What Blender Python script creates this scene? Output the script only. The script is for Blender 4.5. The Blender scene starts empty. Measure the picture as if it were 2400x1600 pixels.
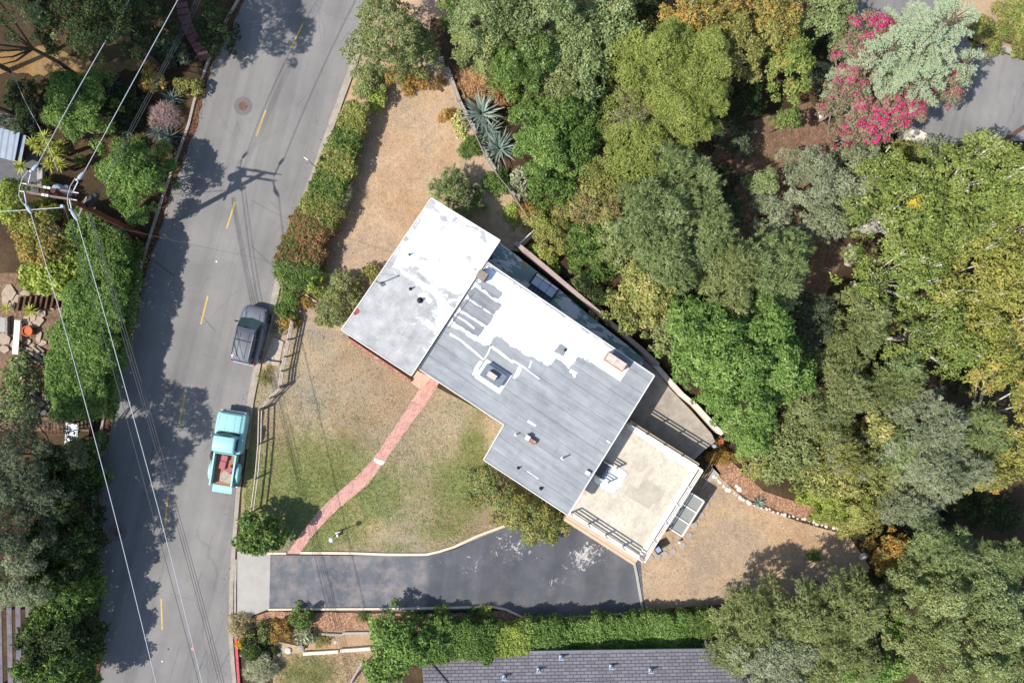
import bpy, math, random
import numpy as np
from mathutils import Vector, geometry
# ------------------------------------------------------------------ camera, sky, sun, exposure
SC = bpy.context.scene
COL = SC.collection
H = 47.0            # camera height, metres
PX = 34.0           # photograph pixels per metre on the road
cam = bpy.data.cameras.new('camera'); camo = bpy.data.objects.new('camera', cam); COL.objects.link(camo)
camo.location = (0, 0, H); camo.rotation_euler = (0, 0, 0)
cam.sensor_width = 36.0; cam.lens = 36.0 * H / (2400 / PX); cam.clip_end = 1500
SC.camera = camo
SC.render.resolution_x = 1024; SC.render.resolution_y = 682
SUN_EL = math.radians(49.0); SUN_AZ = math.radians(23.5)      # shadows fall to the right and a little up
SH = (math.cos(SUN_AZ), math.sin(SUN_AZ))
wd = bpy.data.worlds.new('World'); SC.world = wd; wd.use_nodes = True
wn = wd.node_tree; wn.nodes.clear()
sky = wn.nodes.new('ShaderNodeTexSky'); sky.sky_type = 'NISHITA'; sky.sun_disc = False
sky.sun_elevation = SUN_EL
sky.sun_rotation = math.atan2(-SH[0], -SH[1])
bg = wn.nodes.new('ShaderNodeBackground'); bg.inputs['Strength'].default_value = 0.128
wo = wn.nodes.new('ShaderNodeOutputWorld')
wn.links.new(sky.outputs[0], bg.inputs[0]); wn.links.new(bg.outputs[0], wo.inputs[0])
sl = bpy.data.lights.new('sun', 'SUN'); sl.energy = 4.4; sl.angle = math.radians(0.55); sl.color = (1.0, 0.95, 0.875)
so = bpy.data.objects.new('sun', sl); COL.objects.link(so)
d = Vector((SH[0] * math.cos(SUN_EL), SH[1] * math.cos(SUN_EL), -math.sin(SUN_EL)))
so.rotation_euler = d.to_track_quat('-Z', 'Y').to_euler(); so.location = (-40, -20, 60)
SC.view_settings.view_transform = 'Standard'; SC.view_settings.look = 'None'
SC.view_settings.exposure = 0.46; SC.view_settings.gamma = 1.0
SC.render.engine = 'CYCLES'

R = np.random.RandomState(7)
random.seed(7)

# ------------------------------------------------------------------ terrain height and photograph -> ground helpers
def ss(x, a, b):
    t = np.clip((x - a) / (b - a), 0, 1); return t * t * (3 - 2 * t)
EDGE_V = [-2000, 150, 340, 545, 690, 870, 1020, 1100, 1250, 1330, 1700, 4000]
EDGE_U = [1030, 1045, 1120, 1260, 1410, 1570, 1690, 1740, 2010, 2100, 2220, 2300]
KERB_V = [-2000, 0, 35, 158, 235, 293, 443, 543, 619, 688, 742, 803, 889, 945, 1004, 1106, 1152, 1300, 1600, 4000]
KERB_U = [1100, 561, 540, 485, 458, 444, 390, 357, 334, 316, 301, 284, 260, 252, 240, 224, 221, 218, 215, 215]
def Tuv(u, v):
    de = u - np.interp(v, EDGE_V, EDGE_U)
    z = -3.0 * ss(de, 0, 420) - 2.0 * ss(de, 350, 1000)
    vs = 1080 - np.maximum(u - 1330, 0) * 0.8
    z = z - 2.2 * ss(u, 950, 1480) * ss(v, vs, vs + 250) * (1 - 0.5 * ss(de, 100, 500))
    dw = np.interp(v, KERB_V, KERB_U) - u
    z = z + 0.9 * ss(dw, 30, 330)
    return z
def T(x, y): return float(Tuv(1200 + PX * x, 800 - PX * y))
def W(px, py, z=0.0):
    s = (1 - z / H) / PX
    return ((px - 1200) * s, (800 - py) * s)
def G(px, py, dz=0.0):
    z = 0.0
    for _ in range(8):
        x, y = W(px, py, z + dz); z = T(x, y)
    return (x, y, z + dz)

# ------------------------------------------------------------------ tagging
def tag(o, label=None, cat=None, group=None, kind=None):
    if label: o['label'] = label
    if cat: o['category'] = cat
    if group: o['group'] = group
    if kind: o['kind'] = kind
    return o
def empty(name, loc=(0, 0, 0), rz=0.0, label=None, cat=None, group=None):
    o = bpy.data.objects.new(name, None); COL.objects.link(o); o.location = loc; o.rotation_euler = (0, 0, rz)
    o.empty_display_size = 0.2
    return tag(o, label, cat, group)
def kids(o): return [c for c in bpy.data.objects if c.parent == o]
def dup(root, loc, rz=0.0, sc=1.0, label=None, group=None):
    r = root.copy(); COL.objects.link(r); r.location = loc; r.rotation_euler = (0, 0, rz); r.scale = (sc, sc, sc)
    if label: r['label'] = label
    if group: r['group'] = group
    for ch in kids(root):
        c = ch.copy(); COL.objects.link(c); c.parent = r
        for g in kids(ch):
            q = g.copy(); COL.objects.link(q); q.parent = c
    return r

# ------------------------------------------------------------------ mesh builder
class MB:
    def __init__(s): s.v = []; s.f = []
    def add(s, vs, fs):
        b = len(s.v); s.v += [tuple(p) for p in vs]; s.f += [tuple(b + i for i in f) for f in fs]; return s
    def box(s, cx, cy, cz, sx, sy, sz, rz=0.0, taper=1.0):
        c, n = math.cos(rz), math.sin(rz); vs = []
        for k, t in ((-1, 1.0), (1, taper)):
            for i, j in ((-1, -1), (1, -1), (1, 1), (-1, 1)):
                x, y = i * sx / 2 * t, j * sy / 2 * t
                vs.append((cx + x * c - y * n, cy + x * n + y * c, cz + k * sz / 2))
        return s.add(vs, [(3, 2, 1, 0), (4, 5, 6, 7), (0, 1, 5, 4), (1, 2, 6, 5), (2, 3, 7, 6), (3, 0, 4, 7)])
    def bar(s, p, q, w, h):
        """box beam from p to q, w wide (horizontal), h high"""
        p = Vector(p); q = Vector(q); t = (q - p).normalized()
        up = Vector((0, 0, 1)) if abs(t.z) < 0.95 else Vector((0, 1, 0))
        sd = t.cross(up).normalized(); u2 = sd.cross(t).normalized(); vs = []
        for c in (p, q):
            for i, j in ((-1, -1), (1, -1), (1, 1), (-1, 1)):
                vs.append(c + sd * (i * w / 2) + u2 * (j * h / 2))
        return s.add(vs, [(0, 1, 2, 3), (7, 6, 5, 4), (0, 4, 5, 1), (1, 5, 6, 2), (2, 6, 7, 3), (3, 7, 4, 0)])
    def prism(s, poly, z0, z1, ztop=None):
        """poly counterclockwise [(x,y)]; z0/z1 numbers or lists"""
        n = len(poly)
        a = sum(poly[i][0] * poly[(i + 1) % n][1] - poly[(i + 1) % n][0] * poly[i][1] for i in range(n))
        Z0 = z0 if hasattr(z0, '__len__') else [z0] * n; Z1 = z1 if hasattr(z1, '__len__') else [z1] * n
        idx = list(range(n)) if a > 0 else list(range(n))[::-1]
        vs = [(poly[i][0], poly[i][1], Z0[i]) for i in idx] + [(poly[i][0], poly[i][1], Z1[i]) for i in idx]
        fs = [(i, (i + 1) % n, n + (i + 1) % n, n + i) for i in range(n)]
        tri = geometry.tessellate_polygon([[Vector((vs[i][0], vs[i][1], 0)) for i in range(n)]])
        for t in tri:
            (ax, ay), (bx, by), (cx, cy) = [vs[i][:2] for i in t]
            if (bx - ax) * (cy - ay) - (cx - ax) * (by - ay) < 0: t = (t[0], t[2], t[1])
            fs.append(tuple(n + i for i in t)); fs.append(tuple(reversed(t)))
        return s.add(vs, fs)
    def tube(s, pts, rad, n=8, cap=True):
        P = [Vector(p) for p in pts]; m = len(P)
        rr = rad if hasattr(rad, '__len__') else [rad] * m
        vs = []; ref = None
        for i, p in enumerate(P):
            t = (P[min(i + 1, m - 1)] - P[max(i - 1, 0)])
            if t.length < 1e-9: t = Vector((0, 0, 1))
            t.normalize()
            if ref is None or abs(ref.dot(t)) > 0.99: ref = Vector((0, 0, 1)) if abs(t.z) < 0.9 else Vector((1, 0, 0))
            a = t.cross(ref).normalized(); b = t.cross(a).normalized(); ref = -b if False else ref
            for k in range(n):
                w = 2 * math.pi * k / n
                vs.append(p + (a * math.cos(w) + b * math.sin(w)) * rr[i])
        fs = []
        for i in range(m - 1):
            for k in range(n):
                fs.append((i * n + k, i * n + (k + 1) % n, (i + 1) * n + (k + 1) % n, (i + 1) * n + k))
        if cap:
            fs.append(tuple(range(n))); fs.append(tuple((m - 1) * n + k for k in range(n - 1, -1, -1)))
        return s.add(vs, fs)
    def lathe(s, c, prof, n=16):
        """prof [(r, z)] bottom to top"""
        vs = []; m = len(prof)
        for r, z in prof:
            for k in range(n):
                w = 2 * math.pi * k / n; vs.append((c[0] + r * math.cos(w), c[1] + r * math.sin(w), c[2] + z))
        fs = [(i * n + k, i * n + (k + 1) % n, (i + 1) * n + (k + 1) % n, (i + 1) * n + k) for i in range(m - 1) for k in range(n)]
        fs.append(tuple(range(n - 1, -1, -1))); fs.append(tuple((m - 1) * n + k for k in range(n)))
        return s.add(vs, fs)
    def rings(s, rings, cap=True):
        n = len(rings[0]); vs = [p for r in rings for p in r]
        fs = [(i * n + k, i * n + (k + 1) % n, (i + 1) * n + (k + 1) % n, (i + 1) * n + k) for i in range(len(rings) - 1) for k in range(n)]
        if cap: fs.append(tuple(range(n - 1, -1, -1))); fs.append(tuple((len(rings) - 1) * n + k for k in range(n)))
        return s.add(vs, fs)
    def sheet(s, vs, fs): return s.add(vs, fs)
    def build(s, name, mat, parent=None, org=(0, 0, 0), smooth=False, bevel=0.0):
        me = bpy.data.meshes.new(name)
        o3 = org
        me.from_pydata([(p[0] - o3[0], p[1] - o3[1], p[2] - o3[2]) for p in s.v], [], s.f); me.update()
        me.materials.append(mat)
        ob = bpy.data.objects.new(name, me); COL.objects.link(ob)
        if parent is not None: ob.parent = parent
        else: ob.location = org
        if smooth:
            me.polygons.foreach_set('use_smooth', [True] * len(me.polygons))
            try: me.set_sharp_from_angle(angle=math.radians(40))
            except Exception: pass
        if bevel:
            b = ob.modifiers.new('bevel', 'BEVEL'); b.width = bevel; b.segments = 2; b.limit_method = 'ANGLE'
        return ob

def npmesh(name, V, F, mat, parent=None, org=(0, 0, 0), tint=None):
    """V (n,3) float, F (m,4) quads; tint per face"""
    me = bpy.data.meshes.new(name)
    V = np.asarray(V, np.float32) - np.asarray(org, np.float32); F = np.asarray(F, np.int32)
    k = F.shape[1]
    me.vertices.add(len(V)); me.vertices.foreach_set('co', V.ravel())
    me.loops.add(F.size); me.loops.foreach_set('vertex_index', F.ravel())
    me.polygons.add(len(F)); me.polygons.foreach_set('loop_start', np.arange(0, F.size, k, dtype=np.int32))
    me.update(calc_edges=True)
    if tint is not None:
        a = me.attributes.new('tint', 'FLOAT', 'FACE'); a.data.foreach_set('value', np.asarray(tint, np.float32))
    me.materials.append(mat)
    ob = bpy.data.objects.new(name, me); COL.objects.link(ob)
    if parent is not None: ob.parent = parent
    else: ob.location = org
    return ob

# ------------------------------------------------------------------ materials
def lin(r, g, b):
    f = lambda c: (c / 255 / 12.92) if c <= 10 else ((c / 255 + 0.055) / 1.055) ** 2.4
    return (f(r), f(g), f(b), 1)
class NT:
    """tiny helper for writing node trees"""
    def __init__(s, name, rough=0.8, spec=0.3):
        s.m = bpy.data.materials.new(name); s.m.use_nodes = True; s.t = s.m.node_tree
        s.p = s.t.nodes['Principled BSDF']; s.p.inputs['Roughness'].default_value = rough
        s.p.inputs['Specular IOR Level'].default_value = spec
        s.geo = s.t.nodes.new('ShaderNodeNewGeometry')
    def link(s, a, b): s.t.links.new(a, b)
    def pos(s, rz=0.0, sc=(1, 1, 1)):
        mp = s.t.nodes.new('ShaderNodeMapping'); mp.vector_type = 'POINT'
        mp.inputs['Rotation'].default_value = (0, 0, rz); mp.inputs['Scale'].default_value = sc
        s.link(s.geo.outputs['Position'], mp.inputs['Vector'])
        if rz and sc != (1, 1, 1):      # rotate first, then scale
            mp.inputs['Scale'].default_value = (1, 1, 1)
            m2 = s.t.nodes.new('ShaderNodeMapping'); m2.inputs['Scale'].default_value = sc
            s.link(mp.outputs[0], m2.inputs['Vector']); return m2.outputs[0]
        return mp.outputs[0]
    def noise(s, scale, detail=4, rough=0.55, vec=None, dist=0.0):
        n = s.t.nodes.new('ShaderNodeTexNoise'); n.inputs['Scale'].default_value = scale
        n.inputs['Detail'].default_value = detail; n.inputs['Roughness'].default_value = rough; n.inputs['Distortion'].default_value = dist
        s.link(vec if vec is not None else s.geo.outputs['Position'], n.inputs['Vector']); return n.outputs['Fac']
    def voro(s, scale, feat='F1', out='Distance', vec=None):
        n = s.t.nodes.new('ShaderNodeTexVoronoi'); n.feature = feat; n.inputs['Scale'].default_value = scale
        s.link(vec if vec is not None else s.geo.outputs['Position'], n.inputs['Vector']); return n.outputs[out]
    def ramp(s, fac, stops, interp='LINEAR'):
        r = s.t.nodes.new('ShaderNodeValToRGB'); cr = r.color_ramp; cr.interpolation = interp
        while len(cr.elements) > 1: cr.elements.remove(cr.elements[-1])
        cr.elements[0].position = stops[0][0]; c = stops[0][1]; cr.elements[0].color = c if hasattr(c, '__len__') else (c, c, c, 1)
        for p, c in stops[1:]:
            e = cr.elements.new(p); e.color = c if hasattr(c, '__len__') else (c, c, c, 1)
        s.link(fac, r.inputs[0]); return r.outputs[0]
    def mix(s, fac, a, b, mode='MIX'):
        n = s.t.nodes.new('ShaderNodeMix'); n.data_type = 'RGBA'; n.blend_type = mode
        for sock, v in ((n.inputs[0], fac), (n.inputs[6], a), (n.inputs[7], b)):
            if hasattr(v, 'is_linked') or hasattr(v, 'links'): s.link(v, sock)
            else: sock.default_value = v
        return n.outputs[2]
    def math(s, op, a, b=0.0, c=None):
        n = s.t.nodes.new('ShaderNodeMath'); n.operation = op
        for i, v in enumerate((a, b) if c is None else (a, b, c)):
            if hasattr(v, 'links'): s.link(v, n.inputs[i])
            else: n.inputs[i].default_value = v
        return n.outputs[0]
    def attr(s, name, out='Fac'):
        n = s.t.nodes.new('ShaderNodeAttribute'); n.attribute_name = name; return n.outputs[out]
    def sep(s, vec):
        n = s.t.nodes.new('ShaderNodeSeparateXYZ'); s.link(vec, n.inputs[0]); return n.outputs
    def color(s, c):
        if hasattr(c, 'links'): s.link(c, s.p.inputs['Base Color'])
        else: s.p.inputs['Base Color'].default_value = c
    def bump(s, h, strength=0.3, dist=0.02):
        b = s.t.nodes.new('ShaderNodeBump'); b.inputs['Strength'].default_value = strength; b.inputs['Distance'].default_value = dist
        s.link(h, b.inputs['Height']); s.link(b.outputs[0], s.p.inputs['Normal'])

def paint(name, rgb, rough=0.6, var=0.12, scale=3.0, spec=0.3, metal=0.0, fine=40.0):
    m = NT(name, rough, spec); m.p.inputs['Metallic'].default_value = metal
    c = lin(*rgb); dk = tuple(x * (1 - 2 * var) for x in c[:3]) + (1,); lt = tuple(min(1, x * (1 + var)) for x in c[:3]) + (1,)
    n1 = m.ramp(m.noise(scale, 5, 0.6), [(0.3, dk), (0.6, c), (0.8, lt)])
    n2 = m.ramp(m.noise(fine, 2), [(0.3, 0.85), (0.7, 1.0)])
    m.color(m.mix(0.7, n1, n2, 'MULTIPLY')); return m.m

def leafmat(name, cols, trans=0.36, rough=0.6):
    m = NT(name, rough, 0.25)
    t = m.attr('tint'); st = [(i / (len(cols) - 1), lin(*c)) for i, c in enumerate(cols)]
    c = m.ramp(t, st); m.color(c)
    tr = m.t.nodes.new('ShaderNodeBsdfTranslucent'); m.link(c, tr.inputs[0])
    mx = m.t.nodes.new('ShaderNodeMixShader'); mx.inputs[0].default_value = trans
    m.link(m.p.outputs[0], mx.inputs[1]); m.link(tr.outputs[0], mx.inputs[2])
    m.link(mx.outputs[0], m.t.nodes['Material Output'].inputs[0]); return m.m

# houses line up with this direction (long axis of the flat roof)
HR = math.radians(33.5)
# --- road
m = NT('road_asphalt', 0.9, 0.2)
base = m.ramp(m.noise(0.25, 6, 0.6), [(0.3, lin(122, 120, 118)), (0.7, lin(142, 139, 136))])
agg = m.ramp(m.noise(28, 3, 0.8), [(0.3, 0.80), (0.7, 1.1)])
c = m.mix(1.0, base, agg, 'MULTIPLY')
lane = m.ramp(m.noise(1.0, 3, 0.5, m.pos(math.radians(12), (0.7, 0.05, 1))), [(0.35, 0.9), (0.65, 1.05)])
c = m.mix(1.0, c, lane, 'MULTIPLY')
st = m.ramp(m.noise(0.55, 3, 0.6, dist=1.0), [(0.66, 1.0), (0.76, 0.78)])
c = m.mix(0.6, c, st, 'MULTIPLY')
cr = m.ramp(m.voro(0.16, 'DISTANCE_TO_EDGE', 'Distance', m.pos(0.3, (1.6, 0.55, 1))), [(0.0, 0.55), (0.004, 1.0)])
nz = m.ramp(m.noise(0.3, 2), [(0.5, 0.0), (0.55, 1.0)])
c = m.mix(nz, c, m.mix(1.0, c, cr, 'MULTIPLY'))
lane2 = m.ramp(m.noise(0.9, 4, 0.6, m.pos(math.radians(14), (1.1, 0.03, 1)), 0.3), [(0.38, 0.86), (0.5, 1.0), (0.62, 1.05)])
c = m.mix(0.9, c, lane2, 'MULTIPLY')
wr_ = m.t.nodes.new('ShaderNodeVectorMath'); wr_.operation = 'ADD'; nn_ = m.t.nodes.new('ShaderNodeTexNoise'); nn_.inputs['Scale'].default_value = 0.35; nn_.inputs['Detail'].default_value = 5; m.link(m.geo.outputs['Position'], nn_.inputs['Vector']); m.link(nn_.outputs['Color'], wr_.inputs[0]); m.link(m.geo.outputs['Position'], wr_.inputs[1])
cr2 = m.ramp(m.voro(0.11, 'DISTANCE_TO_EDGE', 'Distance', wr_.outputs[0]), [(0.0, 0.62), (0.0022, 0.7), (0.004, 1.0)])
c = m.mix(m.ramp(m.noise(0.12, 2), [(0.5, 0.0), (0.58, 0.45)]), c, m.mix(1.0, c, cr2, 'MULTIPLY'))
spk = m.ramp(m.noise(7, 3, 0.6), [(0.70, 1.0), (0.76, 0.7)])
c = m.mix(0.7, c, spk, 'MULTIPLY')
m.color(c); m.bump(m.noise(60, 3), 0.3, 0.01); M_ROAD = m.m
# --- driveway asphalt
m = NT('driveway_asphalt', 0.85, 0.25)
base = m.ramp(m.noise(0.45, 6, 0.62), [(0.3, lin(88, 91, 97)), (0.55, lin(98, 100, 105)), (0.75, lin(112, 111, 112))])
c = m.mix(1.0, base, m.ramp(m.noise(30, 3, 0.8), [(0.3, 0.82), (0.7, 1.1)]), 'MULTIPLY')
wv_ = m.t.nodes.new('ShaderNodeMix'); wv_.data_type = 'VECTOR'; wv_.inputs[0].default_value = 0.22
nt_ = m.t.nodes.new('ShaderNodeTexNoise'); nt_.inputs['Scale'].default_value = 0.9; m.link(m.geo.outputs['Position'], nt_.inputs['Vector'])
m.link(m.geo.outputs['Position'], wv_.inputs[4]); sc_ = m.t.nodes.new('ShaderNodeVectorMath'); sc_.operation = 'SCALE'; sc_.inputs['Scale'].default_value = 22; m.link(nt_.outputs['Color'], sc_.inputs[0]); m.link(sc_.outputs[0], wv_.inputs[5])
cr = m.ramp(m.voro(0.42, 'DISTANCE_TO_EDGE', 'Distance', wv_.outputs[1]), [(0.0, 0.6), (0.01, 1.0)])
c = m.mix(m.ramp(m.noise(0.3, 2), [(0.5, 0.0), (0.6, 1.0)]), c, m.mix(1.0, c, cr, 'MULTIPLY'))
band = m.ramp(m.noise(0.6, 3, 0.5, m.pos(0.1, (1.2, 0.12, 1))), [(0.42, 0.86), (0.58, 1.08)])
c = m.mix(0.8, c, band, 'MULTIPLY')
tan = m.ramp(m.noise(0.9, 6, 0.7, dist=0.1), [(0.44, 0.0), (0.7, 0.6)])
tan = m.math('MULTIPLY', tan, m.math('ADD', m.attr('old'), 0.25))
c = m.mix(tan, c, lin(140, 130, 125))
c = m.mix(1.0, c, m.ramp(m.attr('old'), [(0.0, 0.93), (1.0, 1.08)]), 'MULTIPLY')
scar = m.ramp(m.math('ADD', m.noise(2.6, 8, 0.78, dist=0.9), m.math('MULTIPLY', m.attr('wear'), 0.14)), [(0.735, 0.0), (0.77, 0.9)])
c = m.mix(scar, c, lin(196, 192, 190))
m.color(c); m.bump(m.noise(50, 3), 0.3, 0.01); M_DRIVE = m.m
# --- concrete
def concrete(name, rgb, var=0.1, stain=(150, 140, 120), sc=0.9):
    m = NT(name, 0.9, 0.2); c0 = lin(*rgb)
    c = m.ramp(m.noise(sc, 6, 0.65), [(0.3, tuple(x * (1 - 2 * var) for x in c0[:3]) + (1,)), (0.6, c0)])
    c = m.mix(m.ramp(m.noise(sc * 2.3, 5, 0.7, dist=0.6), [(0.5, 0.0), (0.75, 0.6)]), c, lin(*stain))
    c = m.mix(1.0, c, m.ramp(m.noise(35, 2, 0.7), [(0.3, 0.88), (0.7, 1.05)]), 'MULTIPLY')
    m.color(c); m.bump(m.noise(40, 3), 0.2, 0.01); return m.m
M_CONC = concrete('pale_concrete', (172, 168, 162), 0.08, (160, 152, 140))
M_KERB = concrete('kerb_concrete', (170, 160, 148), 0.14, (140, 122, 104), 2.0)
M_EDGING = concrete('cream_painted_edging', (222, 208, 186), 0.08, (190, 168, 140), 2.5)
M_WALL = concrete('white_garden_wall', (224, 212, 196), 0.10, (200, 176, 150), 2.5)
M_WALLP = concrete('pink_garden_wall', (178, 158, 150), 0.12, (158, 130, 118), 2.5)
M_LEDGE = concrete('peach_stucco', (200, 176, 154), 0.06, (180, 152, 128), 1.6)
M_STONE = concrete('stepping_stone', (168, 156, 150), 0.06, (150, 138, 130), 4)
M_ROCK = concrete('rock', (176, 168, 160), 0.2, (130, 118, 106), 5)
M_ROCKW = concrete('white_rock', (226, 216, 208), 0.15, (184, 160, 146), 6)
M_FLAG = concrete('flagstone', (176, 158, 140), 0.14, (150, 122, 104), 3)
M_SLAB = concrete('dark_slab', (104, 104, 108), 0.14, (88, 84, 84), 2)
# patio paint, blue-green flaking
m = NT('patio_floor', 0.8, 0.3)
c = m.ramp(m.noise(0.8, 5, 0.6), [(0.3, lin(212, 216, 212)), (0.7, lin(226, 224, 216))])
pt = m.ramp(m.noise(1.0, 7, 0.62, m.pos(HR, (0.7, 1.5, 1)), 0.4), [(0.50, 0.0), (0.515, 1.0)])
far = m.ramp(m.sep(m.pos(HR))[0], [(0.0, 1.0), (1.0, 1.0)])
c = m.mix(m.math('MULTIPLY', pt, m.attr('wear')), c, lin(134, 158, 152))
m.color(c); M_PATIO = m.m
# lower bare patio
M_PATIO2 = concrete('bare_patio', (168, 158, 146), 0.16, (132, 124, 112), 1.4)
# --- brick path
m = NT('brick_path', 0.85, 0.2)
br = m.t.nodes.new('ShaderNodeTexBrick'); m.link(m.pos(math.radians(-52)), br.inputs['Vector'])
br.inputs['Color1'].default_value = lin(196, 146, 132); br.inputs['Color2'].default_value = lin(168, 116, 106); br.inputs['Mortar'].default_value = lin(206, 176, 164)
br.inputs['Scale'].default_value = 1.0; br.inputs['Brick Width'].default_value = 0.24; br.inputs['Row Height'].default_value = 0.12; br.inputs['Mortar Size'].default_value = 0.012
c = m.mix(1.0, br.outputs[0], m.ramp(m.noise(1.6, 6, 0.7), [(0.3, 0.84), (0.7, 1.08)]), 'MULTIPLY')
c = m.mix(m.ramp(m.noise(3.0, 5, 0.8), [(0.6, 0.0), (0.8, 0.5)]), c, lin(150, 130, 112))
m.color(c); M_BRICKPATH = m.m
m = NT('brickwork', 0.85, 0.2)
br = m.t.nodes.new('ShaderNodeTexBrick'); m.link(m.pos(HR), br.inputs['Vector'])
br.inputs['Color1'].default_value = lin(160, 92, 66); br.inputs['Color2'].default_value = lin(138, 78, 58); br.inputs['Mortar'].default_value = lin(180, 160, 145)
br.inputs['Scale'].default_value = 1.0; br.inputs['Brick Width'].default_value = 0.22; br.inputs['Row Height'].default_value = 0.1; br.inputs['Mortar Size'].default_value = 0.01
m.color(m.mix(m.ramp(m.noise(4, 4), [(0.5, 0.0), (0.7, 0.7)]), br.outputs[0], lin(196, 182, 170))); M_BRICK = m.m
# --- roof: grey rolled roofing with seams along the long axis
def rollroof(name, c1, c2, seam=0.92):
    m = NT(name, 0.8, 0.3)
    loc = m.pos(HR); s3 = m.sep(loc)
    streak = m.noise(1.0, 5, 0.65, m.pos(HR, (0.35, 2.6, 1)))
    c = m.ramp(streak, [(0.3, lin(*c1)), (0.7, lin(*c2))])
    mott = m.ramp(m.noise(1.1, 6, 0.68, dist=0.4), [(0.42, 1.05), (0.7, 0.84)])
    c = m.mix(1.0, c, mott, 'MULTIPLY')
    fr = m.math('FRACT', m.math('DIVIDE', m.math('ADD', s3[1], m.math('MULTIPLY', m.noise(0.5, 2), 0.05)), seam))
    ln = m.ramp(fr, [(0.0, 0.62), (0.035, 0.66), (0.05, 1.0), (0.5, 1.0), (0.53, 1.06), (0.97, 1.0), (1.0, 0.62)])
    c = m.mix(0.8, c, ln, 'MULTIPLY')
    row = m.math('FLOOR', m.math('DIVIDE', s3[1], seam))
    fx = m.math('FRACT', m.math('ADD', m.math('DIVIDE', s3[0], 7.3), m.math('MULTIPLY', row, 0.37)))
    c = m.mix(0.6, c, m.ramp(fx, [(0.0, 0.7), (0.004, 0.7), (0.006, 1.0)]), 'MULTIPLY')
    dk = m.ramp(m.noise(5, 5, 0.8, m.pos(HR, (0.6, 1.6, 1))), [(0.60, 1.0), (0.72, 0.80)])
    c = m.mix(0.8, c, dk, 'MULTIPLY')
    c = m.mix(1.0, c, m.ramp(m.noise(30, 2), [(0.3, 0.93), (0.7, 1.04)]), 'MULTIPLY')
    m.color(c); m.bump(m.noise(12, 3), 0.15, 0.01); return m.m
M_ROOF = rollroof('grey_rolled_roofing', (132, 136, 140), (160, 163, 166))
M_PATCH = rollroof('bare_roofing', (120, 123, 128), (152, 155, 160))
m = NT('white_roof_coating', 0.55, 0.4)
c = m.ramp(m.noise(0.7, 6, 0.65), [(0.35, lin(236, 236, 234)), (0.6, lin(250, 250, 250))])
c = m.mix(m.ramp(m.noise(5.5, 5, 0.8, dist=0.5), [(0.66, 0.0), (0.74, 0.8)]), c, lin(190, 190, 188))
ed = m.attr('edge')
fk = m.math('SUBTRACT', m.noise(3.0, 8, 0.8, m.pos(HR, (0.6, 1.7, 1)), 0.4), m.math('MULTIPLY', ed, 0.42))
c = m.mix(m.ramp(fk, [(0.44, 0.0), (0.52, 1.0)]), c, m.ramp(m.noise(1.2, 5), [(0.3, lin(140, 143, 147)), (0.7, lin(168, 170, 172))]))
gr = m.ramp(m.noise(0.5, 6, 0.7, m.pos(HR, (0.5, 2.0, 1))), [(0.5, 0.0), (0.75, 0.35)])
c = m.mix(gr, c, lin(206, 204, 200))
m.color(c); M_WHITE = m.m
# left wing: white coating worn to grey towards the street side
m = NT('worn_white_coating', 0.6, 0.35)
wear = m.attr('wear')
n1 = m.noise(0.8, 7, 0.68, m.pos(HR, (1.0, 1.6, 1)), 0.5)
f = m.math('ADD', m.math('MULTIPLY', n1, 1.5), wear)
white = m.ramp(m.noise(0.9, 5), [(0.35, lin(240, 240, 238)), (0.6, lin(252, 252, 252))])
vx = m.voro(1.0, 'F1', 'Color', m.pos(HR, (1.05, 1.05, 1)))
grey = m.ramp(m.noise(1.3, 6, 0.7), [(0.3, lin(146, 147, 148)), (0.7, lin(190, 190, 189))])
brk = m.t.nodes.new('ShaderNodeTexBrick'); m.link(m.pos(HR), brk.inputs['Vector'])
brk.inputs['Color1'].default_value = (0.86, 0.86, 0.86, 1); brk.inputs['Color2'].default_value = (1, 1, 1, 1); brk.inputs['Mortar'].default_value = (1.25, 1.25, 1.25, 1)
brk.inputs['Scale'].default_value = 1.0; brk.inputs['Brick Width'].default_value = 0.95; brk.inputs['Row Height'].default_value = 0.9; brk.inputs['Mortar Size'].default_value = 0.02
grey = m.mix(0.45, grey, brk.outputs[0], 'MULTIPLY')
c = m.mix(m.ramp(f, [(0.80, 0.0), (1.06, 1.0)]), white, grey)
fl = m.ramp(m.noise(3.2, 7, 0.8, m.pos(HR, (0.7, 1.8, 1)), 0.3), [(0.54, 0.0), (0.62, 0.8)])
fl = m.math('MULTIPLY', fl, m.ramp(m.noise(0.35, 2), [(0.38, 0.35), (0.55, 1.0)]))
c = m.mix(fl, c, lin(168, 166, 162))
m.color(c); M_WING = m.m
# deck
m = NT('deck_membrane', 0.8, 0.25)
c = m.ramp(m.noise(0.5, 6, 0.62), [(0.3, lin(178, 170, 156)), (0.5, lin(194, 187, 170)), (0.7, lin(206, 200, 184))])
c = m.mix(m.ramp(m.noise(1.6, 7, 0.75, dist=1.2), [(0.46, 0.0), (0.66, 0.85)]), c, lin(170, 158, 146))
c = m.mix(m.ramp(m.noise(1.1, 5, 0.7, m.pos(HR, (2.2, .6, 1)), 0.5), [(0.5, 0.0), (0.7, 0.6)]), c, lin(210, 202, 180))
s3 = m.sep(m.pos(HR))
fr = m.math('FRACT', m.math('DIVIDE', s3[0], 0.98))
c = m.mix(0.5, c, m.ramp(fr, [(0.0, 0.72), (0.02, 0.72), (0.035, 1.0)]), 'MULTIPLY')
m.color(c); M_DECK = m.m
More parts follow.
